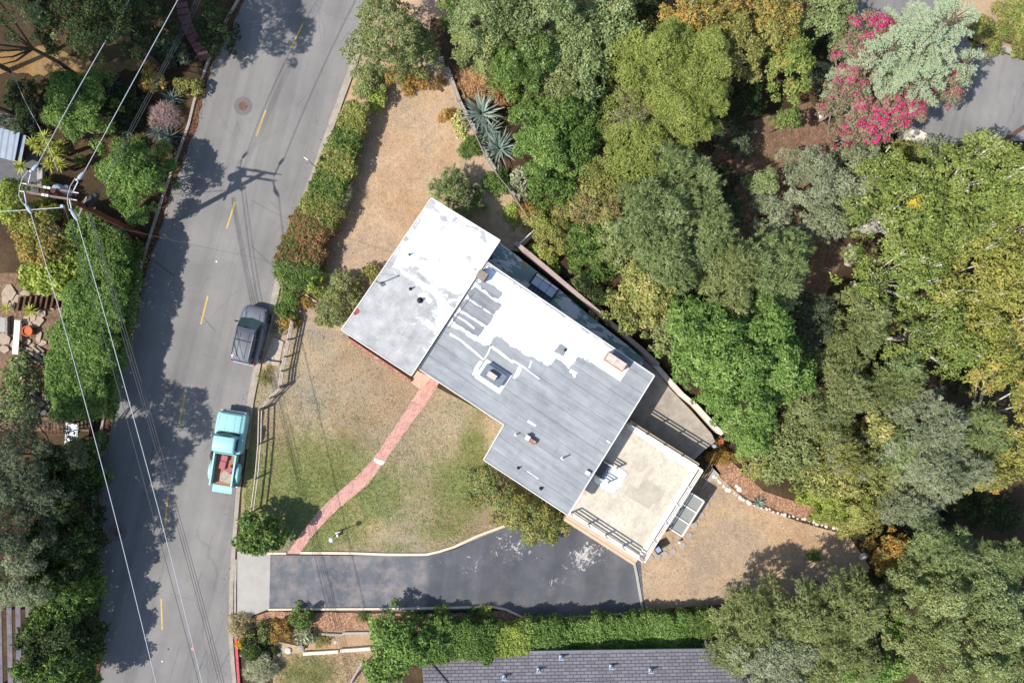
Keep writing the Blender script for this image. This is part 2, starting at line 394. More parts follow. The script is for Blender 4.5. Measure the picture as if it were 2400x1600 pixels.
# neighbour shingles
m = NT('grey_shingles', 0.85, 0.2)
br = m.t.nodes.new('ShaderNodeTexBrick'); m.link(m.pos(math.radians(-1.0)), br.inputs['Vector'])
br.inputs['Color1'].default_value = lin(130, 127, 131); br.inputs['Color2'].default_value = lin(112, 109, 114); br.inputs['Mortar'].default_value = lin(72, 70, 80)
br.inputs['Scale'].default_value = 1.0; br.inputs['Brick Width'].default_value = 0.5; br.inputs['Row Height'].default_value = 0.2; br.inputs['Mortar Size'].default_value = 0.022
c = m.mix(1.0, br.outputs[0], m.ramp(m.noise(1.2, 5, 0.6), [(0.3, 0.9), (0.7, 1.06)]), 'MULTIPLY')
m.color(c); m.bump(br.outputs['Fac'], 0.4, -0.02); M_SHING = m.m
# corrugated / metal sheets
def ribbed(name, rgb, pitch, rz, depth=0.55):
    m = NT(name, 0.45, 0.5); s3 = m.sep(m.pos(rz)); fr = m.math('FRACT', m.math('DIVIDE', s3[1], pitch))
    c0 = lin(*rgb); c = m.ramp(m.noise(2.0, 5, 0.7), [(0.3, tuple(x * 0.75 for x in c0[:3]) + (1,)), (0.7, c0)])
    c = m.mix(0.9, c, m.ramp(fr, [(0.0, depth), (0.12, depth), (0.3, 1.0), (0.8, 1.0), (1.0, depth)]), 'MULTIPLY')
    m.color(c); m.bump(fr, 0.4, 0.02); return m.m
M_SHED = ribbed('metal_shed_sheet', (146, 158, 178), 0.42, math.radians(-78))
M_CORR = ribbed('white_corrugated', (214, 222, 234), 0.16, math.radians(8))
# plain paints
M_WHITEP = paint('white_paint', (228, 224, 216), 0.5, 0.06)
M_WOODG = paint('weathered_grey_wood', (150, 138, 128), 0.85, 0.2, 6)
M_WOODL = paint('pale_fence_wood', (206, 192, 178), 0.8, 0.15, 5)
M_WOODB = paint('brown_timber', (104, 78, 62), 0.85, 0.22, 5)
M_POLE = paint('red_brown_pole', (112, 62, 44), 0.85, 0.25, 4)
M_ARM = paint('grey_crossarm', (134, 118, 114), 0.85, 0.15, 6)
M_STUCCO = paint('cream_stucco', (204, 190, 168), 0.85, 0.08)
M_GALV = paint('galvanised_metal', (150, 154, 160), 0.4, 0.12, 6, 0.5, 0.6)
M_WIRE = paint('wire_aluminium', (196, 200, 206), 0.45, 0.04, 3, 0.5, 0.0)
M_CABLE = paint('black_cable', (92, 92, 96), 0.6, 0.05)
M_INS = paint('insulator_cover', (168, 182, 198), 0.5, 0.06)
M_PORC = paint('porcelain', (220, 222, 226), 0.3, 0.05)
M_TRAFO = paint('transformer_blue_grey', (142, 156, 172), 0.5, 0.08)
M_DARK = paint('dark_hardware', (40, 40, 44), 0.5, 0.1)
M_BLACK = paint('black_rubber', (28, 28, 30), 0.8, 0.1)
M_TYRE = paint('tyre_rubber', (72, 66, 64), 0.85, 0.12)
M_YEL = paint('yellow_road_paint', (206, 174, 96), 0.8, 0.12, 6)
M_REDK = paint('red_kerb_paint', (206, 92, 104), 0.8, 0.2, 8)
M_TERRA = paint('terracotta', (198, 104, 62), 0.75, 0.1)
M_PINKP = paint('pinkish_metal', (206, 188, 182), 0.6, 0.08)
M_BLUEC = paint('blue_grey_cushion', (206, 212, 228), 0.8, 0.05)
M_WHITEC = paint('white_cushion', (242, 240, 238), 0.85, 0.05)
M_NAVY = paint('navy_plastic', (38, 46, 74), 0.5, 0.1)
M_LID = paint('pale_blue_lid', (156, 170, 194), 0.5, 0.08)
M_YPL = paint('yellow_plastic', (226, 190, 40), 0.5, 0.08)
M_REDST = paint('red_rust_patch', (172, 88, 72), 0.9, 0.3, 8)
M_TAR = paint('grey_tar', (110, 112, 118), 0.8, 0.2, 5)
M_BARK = paint('brown_bark', (112, 94, 78), 0.9, 0.3, 6)
M_BARKW = paint('pale_sycamore_bark', (226, 218, 206), 0.8, 0.25, 4)
M_TWIG = paint('grey_dead_twig', (168, 154, 150), 0.9, 0.2, 6)
M_GLOBE = paint('white_lamp_globe', (242, 242, 242), 0.25, 0.02, 2, 0.5)
M_MHC = concrete('manhole_concrete', (116, 112, 113), 0.08, (120, 112, 110), 3)
M_MHL = paint('rusty_iron_lid', (122, 88, 76), 0.7, 0.3, 8, 0.4)
M_PANEL = paint('grey_translucent_panel', (146, 148, 142), 0.35, 0.03, 1.0, 0.5)
M_COPPER = paint('pink_marker_paint', (214, 140, 140), 0.8, 0.1)
# ------------------------------------------------------------------ ground sheets draped on the terrain
def inside(poly, x, y):
    c = False; n = len(poly); j = n - 1
    for i in range(n):
        xi, yi = poly[i]; xj, yj = poly[j]
        if (yi > y) != (yj > y) and x < (xj - xi) * (y - yi) / (yj - yi) + xi: c = not c
        j = i
    return c
def smooth_poly(P, it=1):
    for _ in range(it):
        Q = []
        for i in range(len(P)):
            a, b = P[i], P[(i + 1) % len(P)]
            Q += [(0.75 * a[0] + 0.25 * b[0], 0.75 * a[1] + 0.25 * b[1]), (0.25 * a[0] + 0.75 * b[0], 0.25 * a[1] + 0.75 * b[1])]
        P = Q
    return P
def drape(name, poly, dz, mat, step=0.45, z=None, attrs=None, kind='structure', ragged=0.0, parent=None, world=False):
    """poly in photograph pixels; follows the terrain at height dz above it (or flat at z)"""
    if world: wp = [tuple(p) for p in poly]
    else: wp = [(G(*p, dz)[:2] if z is None else W(p[0], p[1], z)) for p in poly]
    ring = []
    for i in range(len(wp)):
        a, b = Vector(wp[i]), Vector(wp[(i + 1) % len(wp)]); n = max(1, int((b - a).length / step))
        nr = (b - a).normalized() if (b - a).length > 0 else Vector((1, 0)); nr = Vector((-nr.y, nr.x))
        for k in range(n):
            p = a.lerp(b, k / n)
            if ragged: p = p + nr * random.uniform(-ragged, ragged)
            ring.append((p.x, p.y))
    pts = [Vector(p) for p in ring]; n0 = len(pts)
    xs = [p[0] for p in ring]; ys = [p[1] for p in ring]
    if z is None or attrs:
        y = min(ys) + step / 2
        while y < max(ys):
            x = min(xs) + step / 2
            while x < max(xs):
                if inside(ring, x, y) and min((x - q[0]) ** 2 + (y - q[1]) ** 2 for q in ring) > (step * 0.4) ** 2: pts.append(Vector((x, y)))
                x += step
            y += step
    V, E, F, _, _, _ = geometry.delaunay_2d_cdt(pts, [], [list(range(n0))], 1, 1e-5)
    me = bpy.data.meshes.new(name)
    vs = [(v.x, v.y, (T(v.x, v.y) + dz) if z is None else z) for v in V]
    me.from_pydata(vs, [], [tuple(f) for f in F]); me.update()
    if sum(p.normal.z for p in me.polygons) < 0: me.flip_normals()
    if attrs == 'edge':
        a = me.attributes.new('edge', 'FLOAT', 'POINT'); rg = np.array(ring)
        a.data.foreach_set('value', [min(1.0, float(np.sqrt(((rg - np.array(v[:2])) ** 2).sum(1)).min()) / 0.7) for v in vs]); attrs = None
    if attrs:
        for an, fn in attrs.items():
            a = me.attributes.new(an, 'FLOAT', 'POINT')
            a.data.foreach_set('value', [float(fn(1200 + PX * v[0], 800 - PX * v[1])) for v in vs])
    me.materials.append(mat)
    o = bpy.data.objects.new(name, me); COL.objects.link(o)
    if parent is not None: o.parent = parent
    elif kind: o['kind'] = kind
    return o
def blobs(L):
    def f(u, v):
        s = 0.0
        for (cx, cy, rx, ry, a) in L: s += a * math.exp(-(((u - cx) / rx) ** 2 + ((v - cy) / ry) ** 2))
        return s
    return f

def grassmat(name, dry, dry2, green, bare):
    m = NT(name, 0.95, 0.1)
    big = m.noise(0.35, 5, 0.6); mid = m.noise(2.2, 5, 0.7); fine = m.noise(9.0, 4, 0.8, dist=0.8); tiny = m.noise(30, 2, 0.8)
    c = m.mix(m.ramp(m.math('ADD', m.math('MULTIPLY', big, 0.6), m.math('MULTIPLY', mid, 0.4)), [(0.42, 0.0), (0.58, 1.0)]), lin(*dry), lin(*dry2))
    g = m.math('ADD', m.math('ADD', m.attr('green'), 0.12), m.math('ADD', m.math('MULTIPLY', m.math('SUBTRACT', fine, 0.5), 1.3), m.math('MULTIPLY', m.math('SUBTRACT', mid, 0.5), 1.8)))
    c = m.mix(m.ramp(g, [(0.35, 0.0), (0.85, 1.0)]), c, lin(*green))
    b = m.math('ADD', m.attr('bare'), m.math('MULTIPLY', m.math('SUBTRACT', mid, 0.5), 1.5))
    c = m.mix(m.ramp(b, [(0.45, 0.0), (0.8, 0.85)]), c, lin(*bare))
    c = m.mix(1.0, c, m.ramp(fine, [(0.25, 0.72), (0.5, 0.96), (0.75, 1.18)]), 'MULTIPLY')
    c = m.mix(1.0, c, m.ramp(tiny, [(0.3, 0.8), (0.7, 1.15)]), 'MULTIPLY')
    sp = m.ramp(m.noise(3.4, 5, 0.75, m.pos(0.6, (1.6, .8, 1)), 1.2), [(0.34, 0.78), (0.5, 1.0), (0.66, 1.06)])
    c = m.mix(0.85, c, sp, 'MULTIPLY')
    wz = m.ramp(m.noise(0.16, 4, 0.6, dist=0.6), [(0.36, lin(236, 214, 196)), (0.5, lin(255, 246, 232)), (0.64, lin(226, 226, 228))])
    c = m.mix(0.8, c, wz, 'MULTIPLY')
    m.color(c); m.bump(m.noise(14, 4, 0.8), 0.8, 0.06); return m.m
M_LAWN = grassmat('dry_lawn', (176, 162, 138), (162, 154, 140), (140, 146, 98), (192, 168, 142))
M_YARD = grassmat('dead_grass', (198, 174, 148), (178, 158, 136), (142, 138, 96), (196, 164, 138))
m = NT('forest_floor', 0.95, 0.1)
c = m.ramp(m.noise(0.3, 6, 0.65), [(0.3, lin(58, 48, 38)), (0.5, lin(78, 64, 48)), (0.7, lin(100, 82, 60))])
c = m.mix(1.0, c, m.ramp(m.noise(7, 5, 0.8), [(0.25, 0.55), (0.5, 0.95), (0.75, 1.35)]), 'MULTIPLY')
m.color(c); m.bump(m.noise(9, 4, 0.8), 0.7, 0.06); M_FOREST = m.m
def chips(name, cols, sc=12):
    m = NT(name, 0.95, 0.1)
    c = m.ramp(m.voro(sc, 'F1', 'Color'), [(i / (len(cols) - 1) * 0.6 + 0.2, lin(*q)) for i, q in enumerate(cols)])
    c = m.mix(1.0, c, m.ramp(m.noise(2.0, 5, 0.7), [(0.3, 0.82), (0.7, 1.12)]), 'MULTIPLY')
    m.color(c); m.bump(m.voro(sc), 0.8, 0.04); return m.m
M_MULCH = chips('bark_mulch', [(122, 92, 74), (164, 126, 100), (142, 106, 84), (190, 152, 124)])
M_DIRT = chips('reddish_dirt', [(112, 90, 74), (124, 100, 82), (136, 112, 92)], 6)
M_LITTER = chips('leaf_litter', [(78, 56, 46), (104, 72, 56), (124, 88, 66), (66, 50, 44)], 16)

# one ground sheet to the horizon
xs = np.concatenate([[-400, -200, -110, -75, -58], np.arange(-48, 48.01, 0.4), [58, 75, 110, 200, 400]])
ys = np.concatenate([[-400, -200, -100, -60, -45], np.arange(-36, 36.01, 0.4), [45, 60, 100, 200, 400]])
XX, YY = np.meshgrid(xs, ys); ZZ = Tuv(1200 + PX * XX, 800 - PX * YY)
# let the ground sit below the paved patio and under the house
nx, ny = len(xs), len(ys)
I = (np.arange(ny - 1)[:, None] * nx + np.arange(nx - 1)[None, :]).ravel()
g = npmesh('ground', np.stack([XX.ravel(), YY.ravel(), ZZ.ravel()], 1), np.stack([I, I + 1, I + nx + 1, I + nx], 1), M_FOREST)
g['kind'] = 'structure'
# hide the ground under the sunken patio: lower those vertices
PAT = [W(x, y, -0.8) for x, y in [(1150, 560), (1190, 560), (1316, 656), (1402, 728), (1488, 794), (1562, 864), (1590, 896), (1638, 946), (1684, 1006), (1690, 1030), (1652, 1060), (1560, 1140), (1470, 1010), (1330, 900), (1140, 650)]]
co = np.empty(len(g.data.vertices) * 3, np.float32); g.data.vertices.foreach_get('co', co); co = co.reshape(-1, 3)
for i in np.where((co[:, 0] > -4) & (co[:, 0] < 16) & (co[:, 1] > -12) & (co[:, 1] < 9))[0]:
    if inside(PAT, co[i, 0], co[i, 1]) and co[i, 2] > -1.1: co[i, 2] = -1.1
g.data.vertices.foreach_set('co', co.ravel()); g.data.update()

# road: right edge (where asphalt meets the gutter) and left kerb
RE = [(905, -260), (868, -60), (845, 40), (826, 135), (790, 232), (750, 344), (731, 400), (692, 502), (655, 612), (641, 671), (622, 765), (596, 853), (579, 940), (566, 1050), (553, 1154), (543, 1280), (537, 1379), (536, 1493), (541, 1560), (548, 1640), (560, 1800)]
LE = [(660, -260), (587, -60), (561, 0), (540, 35), (511, 90), (485, 158), (458, 235), (444, 293), (425, 345), (390, 443), (357, 543), (334, 619), (316, 688), (301, 742), (284, 803), (260, 889), (250, 945), (240, 1004), (224, 1106), (221, 1152), (218, 1300), (215, 1450), (215, 1640), (217, 1800)]
road = drape('road', RE + LE[::-1], 0.03, M_ROAD, 0.9)
def strip(name, line, w, z0, z1, mat, side=1, kind='structure', parent=None, label=None, cat=None, group=None, px=True, zf=None):
    """kerb-like strip: line of photo points, width w metres to the given side, from z0 to z1 above ground"""
    P = [Vector(G(*p, z1)[:2]) for p in line] if px else [Vector(p) for p in line]
    Q = []
    for i in range(len(P) - 1):
        n = max(1, int((P[i + 1] - P[i]).length / 0.8))
        for k in range(n): Q.append(P[i].lerp(P[i + 1], k / n))
    Q.append(P[-1]); P = Q
    O = []
    for i, p in enumerate(P):
        t = (P[min(i + 1, len(P) - 1)] - P[max(i - 1, 0)]).normalized(); O.append(p + Vector((t.y, -t.x)) * w * side)
    R4 = []
    for a, b in zip(P, O):
        za = T(a.x, a.y) if zf is None else zf(a.x, a.y); zb = T(b.x, b.y) if zf is None else za
        R4.append([(a.x, a.y, za + z0), (b.x, b.y, zb + z0), (b.x, b.y, zb + z1), (a.x, a.y, za + z1)])
    mb = MB(); mb.rings(R4)
    o = mb.build(name, mat, parent, bevel=0.0)
    import bmesh
    bm = bmesh.new(); bm.from_mesh(o.data); bmesh.ops.recalc_face_normals(bm, faces=bm.faces); bm.to_mesh(o.data); bm.free()
    if kind and parent is None and not label: o['kind'] = kind
    if label: tag(o, label, cat, group)
    return o
strip('gutter', RE, 0.28, -0.1, 0.045, M_KERB, side=-1)
REk = [(x + 9.5, y + 2) for x, y in RE]
for a, b in ((0, 14), (14, 21)):
    strip('kerb', REk[a:b] if a == 0 else [(550, 1310), (548, 1379), (548, 1440)], 0.16, -0.1, 0.14 if a == 0 else 0.05, M_KERB, side=-1)
strip('kerb', [(549, 1440), (549, 1493)], 0.18, -0.1, 0.14, M_KERB, side=-1)
strip('red_kerb', [(549, 1494), (552, 1530), (559, 1640)], 0.17, -0.1, 0.15, M_REDK, side=-1)
strip('kerb', LE, 0.17, -0.1, 0.15, M_SLAB if False else M_KERB, side=1)
drape('leaf_litter', LE[2:] + [(x + 15 + 5 * math.sin(y / 37.0), y) for x, y in LE[2:]][::-1], 0.04, M_LITTER, 0.35, ragged=0.12)
# yellow dashes are parts of the road
for (a, b) in [((709.7, 56), (683, 112)), ((623, 259), (601, 319)), ((551, 472.7), (531, 536)), ((487, 693), (470.6, 760)), ((434, 925), (420, 993)), ((393, 1162), (386.5, 1231)), ((377.5, 1402), (380, 1475)), ((388, 1640), (394, 1710))]:
    A = Vector(W(*a, 0.04)); B = Vector(W(*b, 0.04)); t = (B - A).normalized(); s = Vector((-t.y, t.x)) * 0.055
    mb = MB(); mb.add([(p.x, p.y, 0.036) for p in (A + s, A - s, B - s, B + s)], [(0, 1, 2, 3)])
    o = mb.build('road_marking', M_YEL, road)
# concrete apron and asphalt driveway
drape('driveway_apron', [(556, 1292), (634, 1292), (631, 1426), (590, 1442), (556, 1446)], 0.055, M_CONC, 0.6)
wearf = blobs([(1370, 1330, 45, 45, 1.7), (1300, 1385, 40, 25, 1.2), (1230, 1300, 60, 30, 0.9), (1100, 1330, 60, 60, 0.85), (1180, 1260, 40, 40, 1.0), (1420, 1300, 50, 50, 0.8), (1200, 1340, 120, 80, 0.5), (1010, 1310, 30, 30, 1.0)])
drive = drape('driveway', [(634, 1300), (900, 1302), (1000, 1303), (1065, 1287), (1120, 1262), (1190, 1233), (1260, 1180), (1335, 1205), (1500, 1300), (1512, 1440), (1320, 1448), (1245, 1462), (1232, 1448), (1195, 1428), (1160, 1424), (631, 1428)], 0.05, M_DRIVE, 0.4, attrs={'wear': wearf, 'old': lambda u, v: float(u < 1000)})
# property lawn
grn = blobs([(760, 1090, 190, 170, 0.3), (1040, 1140, 130, 120, 0.3), (690, 1150, 110, 120, 0.75), (800, 1130, 90, 90, 0.55), (1085, 1130, 55, 60, 0.9), (1110, 1040, 30, 40, 0.9), (1030, 1250, 70, 40, 0.5), (850, 1230, 60, 60, 0.5), (740, 1240, 60, 70, 0.7), (905, 1160, 60, 60, 0.5), (1120, 950, 60, 50, 0.35), (590, 950, 20, 200, 0.5), (600, 1150, 30, 90, 0.4), (1080, 1180, 80, 80, 0.25), (980, 1010, 50, 80, 0.1), (930, 1285, 40, 12, 0.6)])
bar = blobs([(880, 1240, 50, 40, 0.7), (775, 1000, 30, 40, 0.6), (980, 1270, 60, 20, 0.4), (740, 850, 60, 60, 0.5), (880, 870, 80, 60, 0.35), (1100, 1200, 40, 60, 0.3), (830, 1190, 20, 40, 0.6), (640, 1200, 30, 60, 0.3)])
drape('lawn', [(690, 770), (801, 775), (964, 880), (1000, 895), (1180, 990), (1150, 1060), (1345, 1205), (1190, 1233), (1120, 1262), (1065, 1284), (1000, 1300), (900, 1299), (625, 1297), (560, 1291), (567, 1154), (580, 1050), (594, 938), (610, 858), (650, 858), (664, 800)], 0.03, M_LAWN, 0.4, attrs={'green': grn, 'bare': bar})
drape('back_yard', [(868, 150), (1038, 148), (1075, 245), (1130, 345), (1200, 460), (1258, 545), (1214, 590), (1172, 580), (1100, 700), (801, 775), (690, 770), (664, 800), (650, 858), (608, 860), (636, 767), (656, 672), (706, 504), (746, 402), (804, 236), (838, 150)], 0.028, M_YARD, 0.4,
      attrs={'green': blobs([(1180, 480, 60, 60, 0.2)]), 'bare': blobs([(960, 260, 60, 60, 0.3), (930, 560, 60, 100, 0.2)])})
drape('dry_verge', [(905, -100), (1100, -100), (1080, 60), (1010, 40), (1000, 160), (838, 180), (842, 118)], 0.03, M_YARD, 0.5, attrs={'green': blobs([]), 'bare': blobs([(1000, 20, 90, 60, 0.6)])})
drape('lower_lawn', [(1500, 1306), (1560, 1200), (1640, 1120), (1672, 1100), (1700, 1130), (1760, 1180), (1880, 1225), (1990, 1255), (2040, 1330), (1900, 1420), (1700, 1428), (1512, 1436)], 0.03, M_YARD, 0.4,
      attrs={'green': blobs([(1560, 1300, 30, 30, 0.4), (1700, 1270, 50, 30, 0.15)]), 'bare': blobs([(1600, 1390, 120, 25, 0.5), (1900, 1290, 60, 40, 0.5)])})
drape('mulch_bed', [(632, 1432), (1180, 1430), (1235, 1452), (1210, 1480), (900, 1480), (730, 1480), (640, 1500), (560, 1500), (562, 1448), (592, 1444)], 0.045, M_MULCH, 0.4, ragged=0.03)
drape('side_terrace', [(735, 1478), (900, 1474), (900, 1520), (720, 1522)], 0.05, M_YARD, 0.5, attrs={'green': blobs([]), 'bare': blobs([(820, 1500, 100, 30, 0.5)])})
drape('neighbour_lawn', [(640, 1500), (730, 1520), (880, 1516), (870, 1660), (640, 1660)], 0.03, M_YARD, 0.5, attrs={'green': blobs([(720, 1580, 75, 55, 1.0)]), 'bare': blobs([])})
drape('slope_mulch', [(1660, 1085), (1700, 1070), (1790, 1150), (1920, 1190), (1990, 1250), (1880, 1215), (1760, 1172), (1700, 1130)], 0.05, M_MULCH, 0.5, ragged=0.05)
drape('path_dirt', [(1700, 300), (1900, 240), (1960, 330), (1880, 520), (1990, 580), (1900, 760), (1780, 700), (1690, 560), (1640, 420)], 0.04, M_DIRT, 0.6, ragged=0.1)
drape('east_street', [(1960, -120), (2180, -80), (2270, 95), (2420, 150), (2700, 190), (2700, 340), (2380, 330), (2170, 345), (2110, 250), (2000, 100)], 0.05, M_ROAD, 0.8)
strip('kerb', [(2262, 80), (2330, 112), (2420, 142), (2600, 180)], 0.35, -0.1, 0.14, M_CONC, side=-1)
drape('east_bank', [(2180, -80), (2700, -80), (2700, 180), (2420, 140), (2330, 108), (2262, 75)], 0.04, M_YARD, 0.8, attrs={'green': blobs([(2380, 60, 60, 60, 0.8)]), 'bare': blobs([(2300, 20, 40, 40, 0.6)])})
drape('bare_pad', [(1690, 990), (1720, 985), (1705, 1030), (1680, 1040)], 0.04, M_DIRT, 0.6)
drape('west_yard', [(-60, 640), (190, 640), (330, 700), (250, 850), (215, 1010), (-60, 1010)], 0.05, M_DIRT, 0.6)
drape('hill_dry_grass', [(-60, 128), (100, 112), (220, 146), (420, 138), (400, 160), (200, 168), (90, 176), (-60, 165)], 0.05, grassmat('hill_grass', (158, 132, 94), (132, 112, 80), (108, 108, 60), (150, 118, 84)), 0.35, attrs={'green': blobs([(300, 150, 90, 20, 0.4)]), 'bare': blobs([])}, ragged=0.15)
# brick path + landing
Lp = [(1003, 880), (983, 911), (945, 970), (910, 1024), (873, 1076), (840, 1112), (778, 1166), (745, 1197), (706, 1248), (671, 1297)]
Rp = [(1032, 893), (1000, 945), (965, 992), (935, 1034), (902, 1082), (862, 1135), (795, 1190), (768, 1216), (735, 1252), (703, 1297)]
bp = drape('brick_path', Lp + Rp[::-1], 0.06, M_BRICKPATH, 0.5)
drape('path_landing', [(962, 896), (978, 868), (1012, 885), (985, 912)], 0.07, concrete('pink_landing', (206, 172, 152), 0.08, (190, 150, 130), 3), 0.4)
M_WORN = concrete('worn_white_concrete', (224, 214, 206), 0.1)
drape('path_patch', [(877, 1071), (884, 1076), (903, 1081), (898, 1089), (888, 1088), (876, 1080)], 0.068, M_WORN, 0.3, ragged=0.02)
# edging
strip('driveway_edging', [(625, 1299), (671, 1299)], 0.15, -0.05, 0.13, M_EDGING, side=-1, label='short cream concrete edging piece left of the brick path foot', cat='edging', group='cream driveway edging')
strip('driveway_edging', [(703, 1298), (820, 1299), (905, 1302), (1000, 1302), (1030, 1295), (1065, 1284), (1120, 1258), (1193, 1231)], 0.17, -0.05, 0.14, M_EDGING, side=-1, label='long cream concrete edging curving along the lawn side of the driveway', cat='edging', group='cream driveway edging')
strip('driveway_edging', [(628, 1430), (800, 1429), (1000, 1427), (1090, 1425), (1155, 1424), (1185, 1430), (1236, 1454)], 0.13, -0.05, 0.14, M_EDGING, side=-1, label='cream concrete edging between driveway and bark mulch bed', cat='edging', group='cream driveway edging')
strip('retaining_wall', [(1204, 1466), (1330, 1454), (1420, 1448), (1512, 1441)], 0.16, -0.5, 0.35, M_EDGING, side=-1, label='low pale retaining wall between driveway end and long hedge', cat='wall')
strip('retaining_wall', [(1488, 1312), (1496, 1350), (1503, 1390), (1511, 1438)], 0.18, -0.9, 0.12, M_CONC, side=1, label='cracked narrow concrete wall between driveway and lower lawn', cat='wall')
strip('plank_edging', [(1512, 1441), (1600, 1434), (1740, 1424)], 0.3, -0.3, 0.2, M_WOODB, side=-1, label='brown timber edging at foot of the hedge behind lower lawn', cat='edging')
strip('terrace_edging', [(748, 1483), (800, 1485), (806, 1481), (880, 1480)], 0.15, -0.1, 0.2, M_CONC, side=1, label='grey concrete block edging below the mulch bed', cat='edging')
strip('terrace_wall', [(710, 1528), (793, 1523)], 0.22, -0.4, 0.22, M_WALL, side=1, label='white terrace wall section nearer the street', cat='wall', group='white terrace wall')
strip('terrace_wall', [(797, 1521), (880, 1515)], 0.22, -0.4, 0.26, M_WALL, side=1, label='white terrace wall section running under the bright bush', cat='wall', group='white terrace wall')
# paved patio behind the house, below floor level
PZ = -0.8; PU = 0.5
PATIO = [(1150, 575), (1172, 568), (1208, 596), (1300, 668), (1385, 742), (1470, 808), (1508, 840), (1500, 890), (1400, 830), (1300, 780), (1130, 660)]
mb = MB(); mb.prism([W(x, y, PU) for x, y in PATIO], -1.6, PU - 0.01); o = mb.build('patio_base', M_CONC); o['kind'] = 'structure'
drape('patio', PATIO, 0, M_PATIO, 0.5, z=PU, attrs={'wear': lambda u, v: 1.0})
drape('patio', [(1508, 840), (1545, 878), (1572, 912), (1620, 962), (1668, 1016), (1676, 1034), (1648, 1056), (1560, 1140), (1470, 1010), (1450, 960), (1500, 890)], 0, M_PATIO2, 0.5, z=PZ)
mb = MB(); pp = [W(x, y, -0.85) for x, y in [(1676, 1034), (1648, 1056), (1560, 1140), (1540, 1100), (1600, 1000)]]; mb.prism(pp, -3.2, PZ - 0.004); o = mb.build('patio_base', M_CONC); o['kind'] = 'structure'
WALLN = [(1204, 574), (1240, 602), (1300, 653), (1389, 728), (1465, 793), (1506, 828), (1538, 858)]
WALLS = [(1538, 858), (1572, 897), (1600, 930), (1626, 953), (1667, 1005), (1677, 1014)]
zf = lambda x, y: PZ
wl = strip('garden_wall', WALLN, 0.28, -2.5, 0.75, M_WALLP, side=-1, label='pink tan garden wall curving behind the long shaded patio', cat='wall', zf=lambda x, y: PU - .15)
strip('garden_wall', WALLS, 0.3, -2.5, 0.7, M_WALL, side=-1, label='whitewashed garden wall beside the sunlit patio corner', cat='wall', zf=zf)
# ------------------------------------------------------------------ the flat-roofed house
ZR = 3.2; ZD = 0.7
house = empty('flat_roof_house', (0, 0, 0), 0, 'flat roofed house with white and grey coated roofs and cream roof deck beside the garden', 'house')
def inset(P, dist):
    c = Vector((sum(p[0] for p in P) / len(P), sum(p[1] for p in P) / len(P)))
    return [tuple(Vector(p) + (c - Vector(p)).normalized() * dist) for p in P]
WING = [(1011, 464), (1172, 563), (964, 880), (800, 773)]
def zw(px):   # wing roof tilts: higher to the street side
    return 3.62 if px[0] < 980 and px[1] > 700 or px[0] < 900 else (3.62 if px == (1011, 464) else 3.3)
WZ = [3.62, 3.3, 3.55, 3.75]
wing = [W(x, y, z) for (x, y), z in zip(WING, WZ)]
mb = MB(); mb.prism(inset(wing, 0.55), -1.2, [z - 0.24 for z in WZ]); mb.build('wall', M_BRICK, house)
# wing roof slab, gridded top for wear
mb = MB(); mb.prism(wing, [z - 0.22 for z in WZ], [z - 0.01 for z in WZ]); wr = mb.build('roof', M_WHITEP, house)
n = 24; vs = []; wv = []
for j in range(n + 1):
    for i in range(n + 1):
        a, b = i / n, j / n       # a along street edge (NW->?), b from back to street
        P = [Vector((*wing[k], WZ[k])) for k in range(4)]
        p = (P[0].lerp(P[1], a)).lerp(P[3].lerp(P[2], a), b); vs.append((p.x, p.y, p.z + 0.0))
        d = b + 0.22 * math.sin(a * 7 + 1) * (1 - a)
        w_ = max(0.0, (b - 0.36) * 2.1) * (1.08 - a * 0.62) * 0.66
        if b > 0.5 and a < 0.55: w_ += 0.12
        w_ += 0.25 * math.exp(-((a - 0.03) / 0.035) ** 2) + 0.16 * math.exp(-((b - 0.02) / 0.03) ** 2)
        wv.append(w_ + 0.02)
fs = [(j * (n + 1) + i, (j + 1) * (n + 1) + i, (j + 1) * (n + 1) + i + 1, j * (n + 1) + i + 1) for j in range(n) for i in range(n)]
mb = MB(); mb.sheet(vs, fs); o = mb.build('coating', M_WING, wr)
a_ = o.data.attributes.new('wear', 'FLOAT', 'POINT'); a_.data.foreach_set('value', wv)
if o.data.polygons[0].normal.z < 0: o.data.flip_normals()
def trim(parent, poly, zs, w=0.06, h=0.1, mat=M_WHITEP, name='roof_trim', closed=True):
    mb = MB(); n = len(poly)
    for i in range(n if closed else n - 1):
        a = (*poly[i], zs[i] + 0.012); b = (*poly[(i + 1) % n], zs[(i + 1) % n] + 0.012); mb.bar(a, b, w, h)
    return mb.build(name, mat, parent)
trim(wr, wing, [z - 0.03 for z in WZ])
MAIN = [(1143, 615), (1534, 880), (1331, 1207), (1133, 1077), (1181, 995), (981, 864)]
main = [W(x, y, ZR) for x, y in MAIN]
mb = MB(); mb.prism(inset(main, 0.5), -2.6, ZR - 0.24); mb.build('wall', M_STUCCO, house)
mb = MB(); mb.prism(main, ZR - 0.22, ZR); mr = mb.build('roof', M_ROOF, house)
trim(mr, main, [ZR - 0.02] * 6)
def flat(name, poly, z, mat, parent, rag=0.0, it=0):
    edge = mat is M_WHITE
    P = smooth_poly(poly, it) if it else poly
    return drape(name, P, 0, mat, 0.2 if edge else 0.13, z=z, kind=None, ragged=rag, parent=parent, attrs='edge' if edge else None)
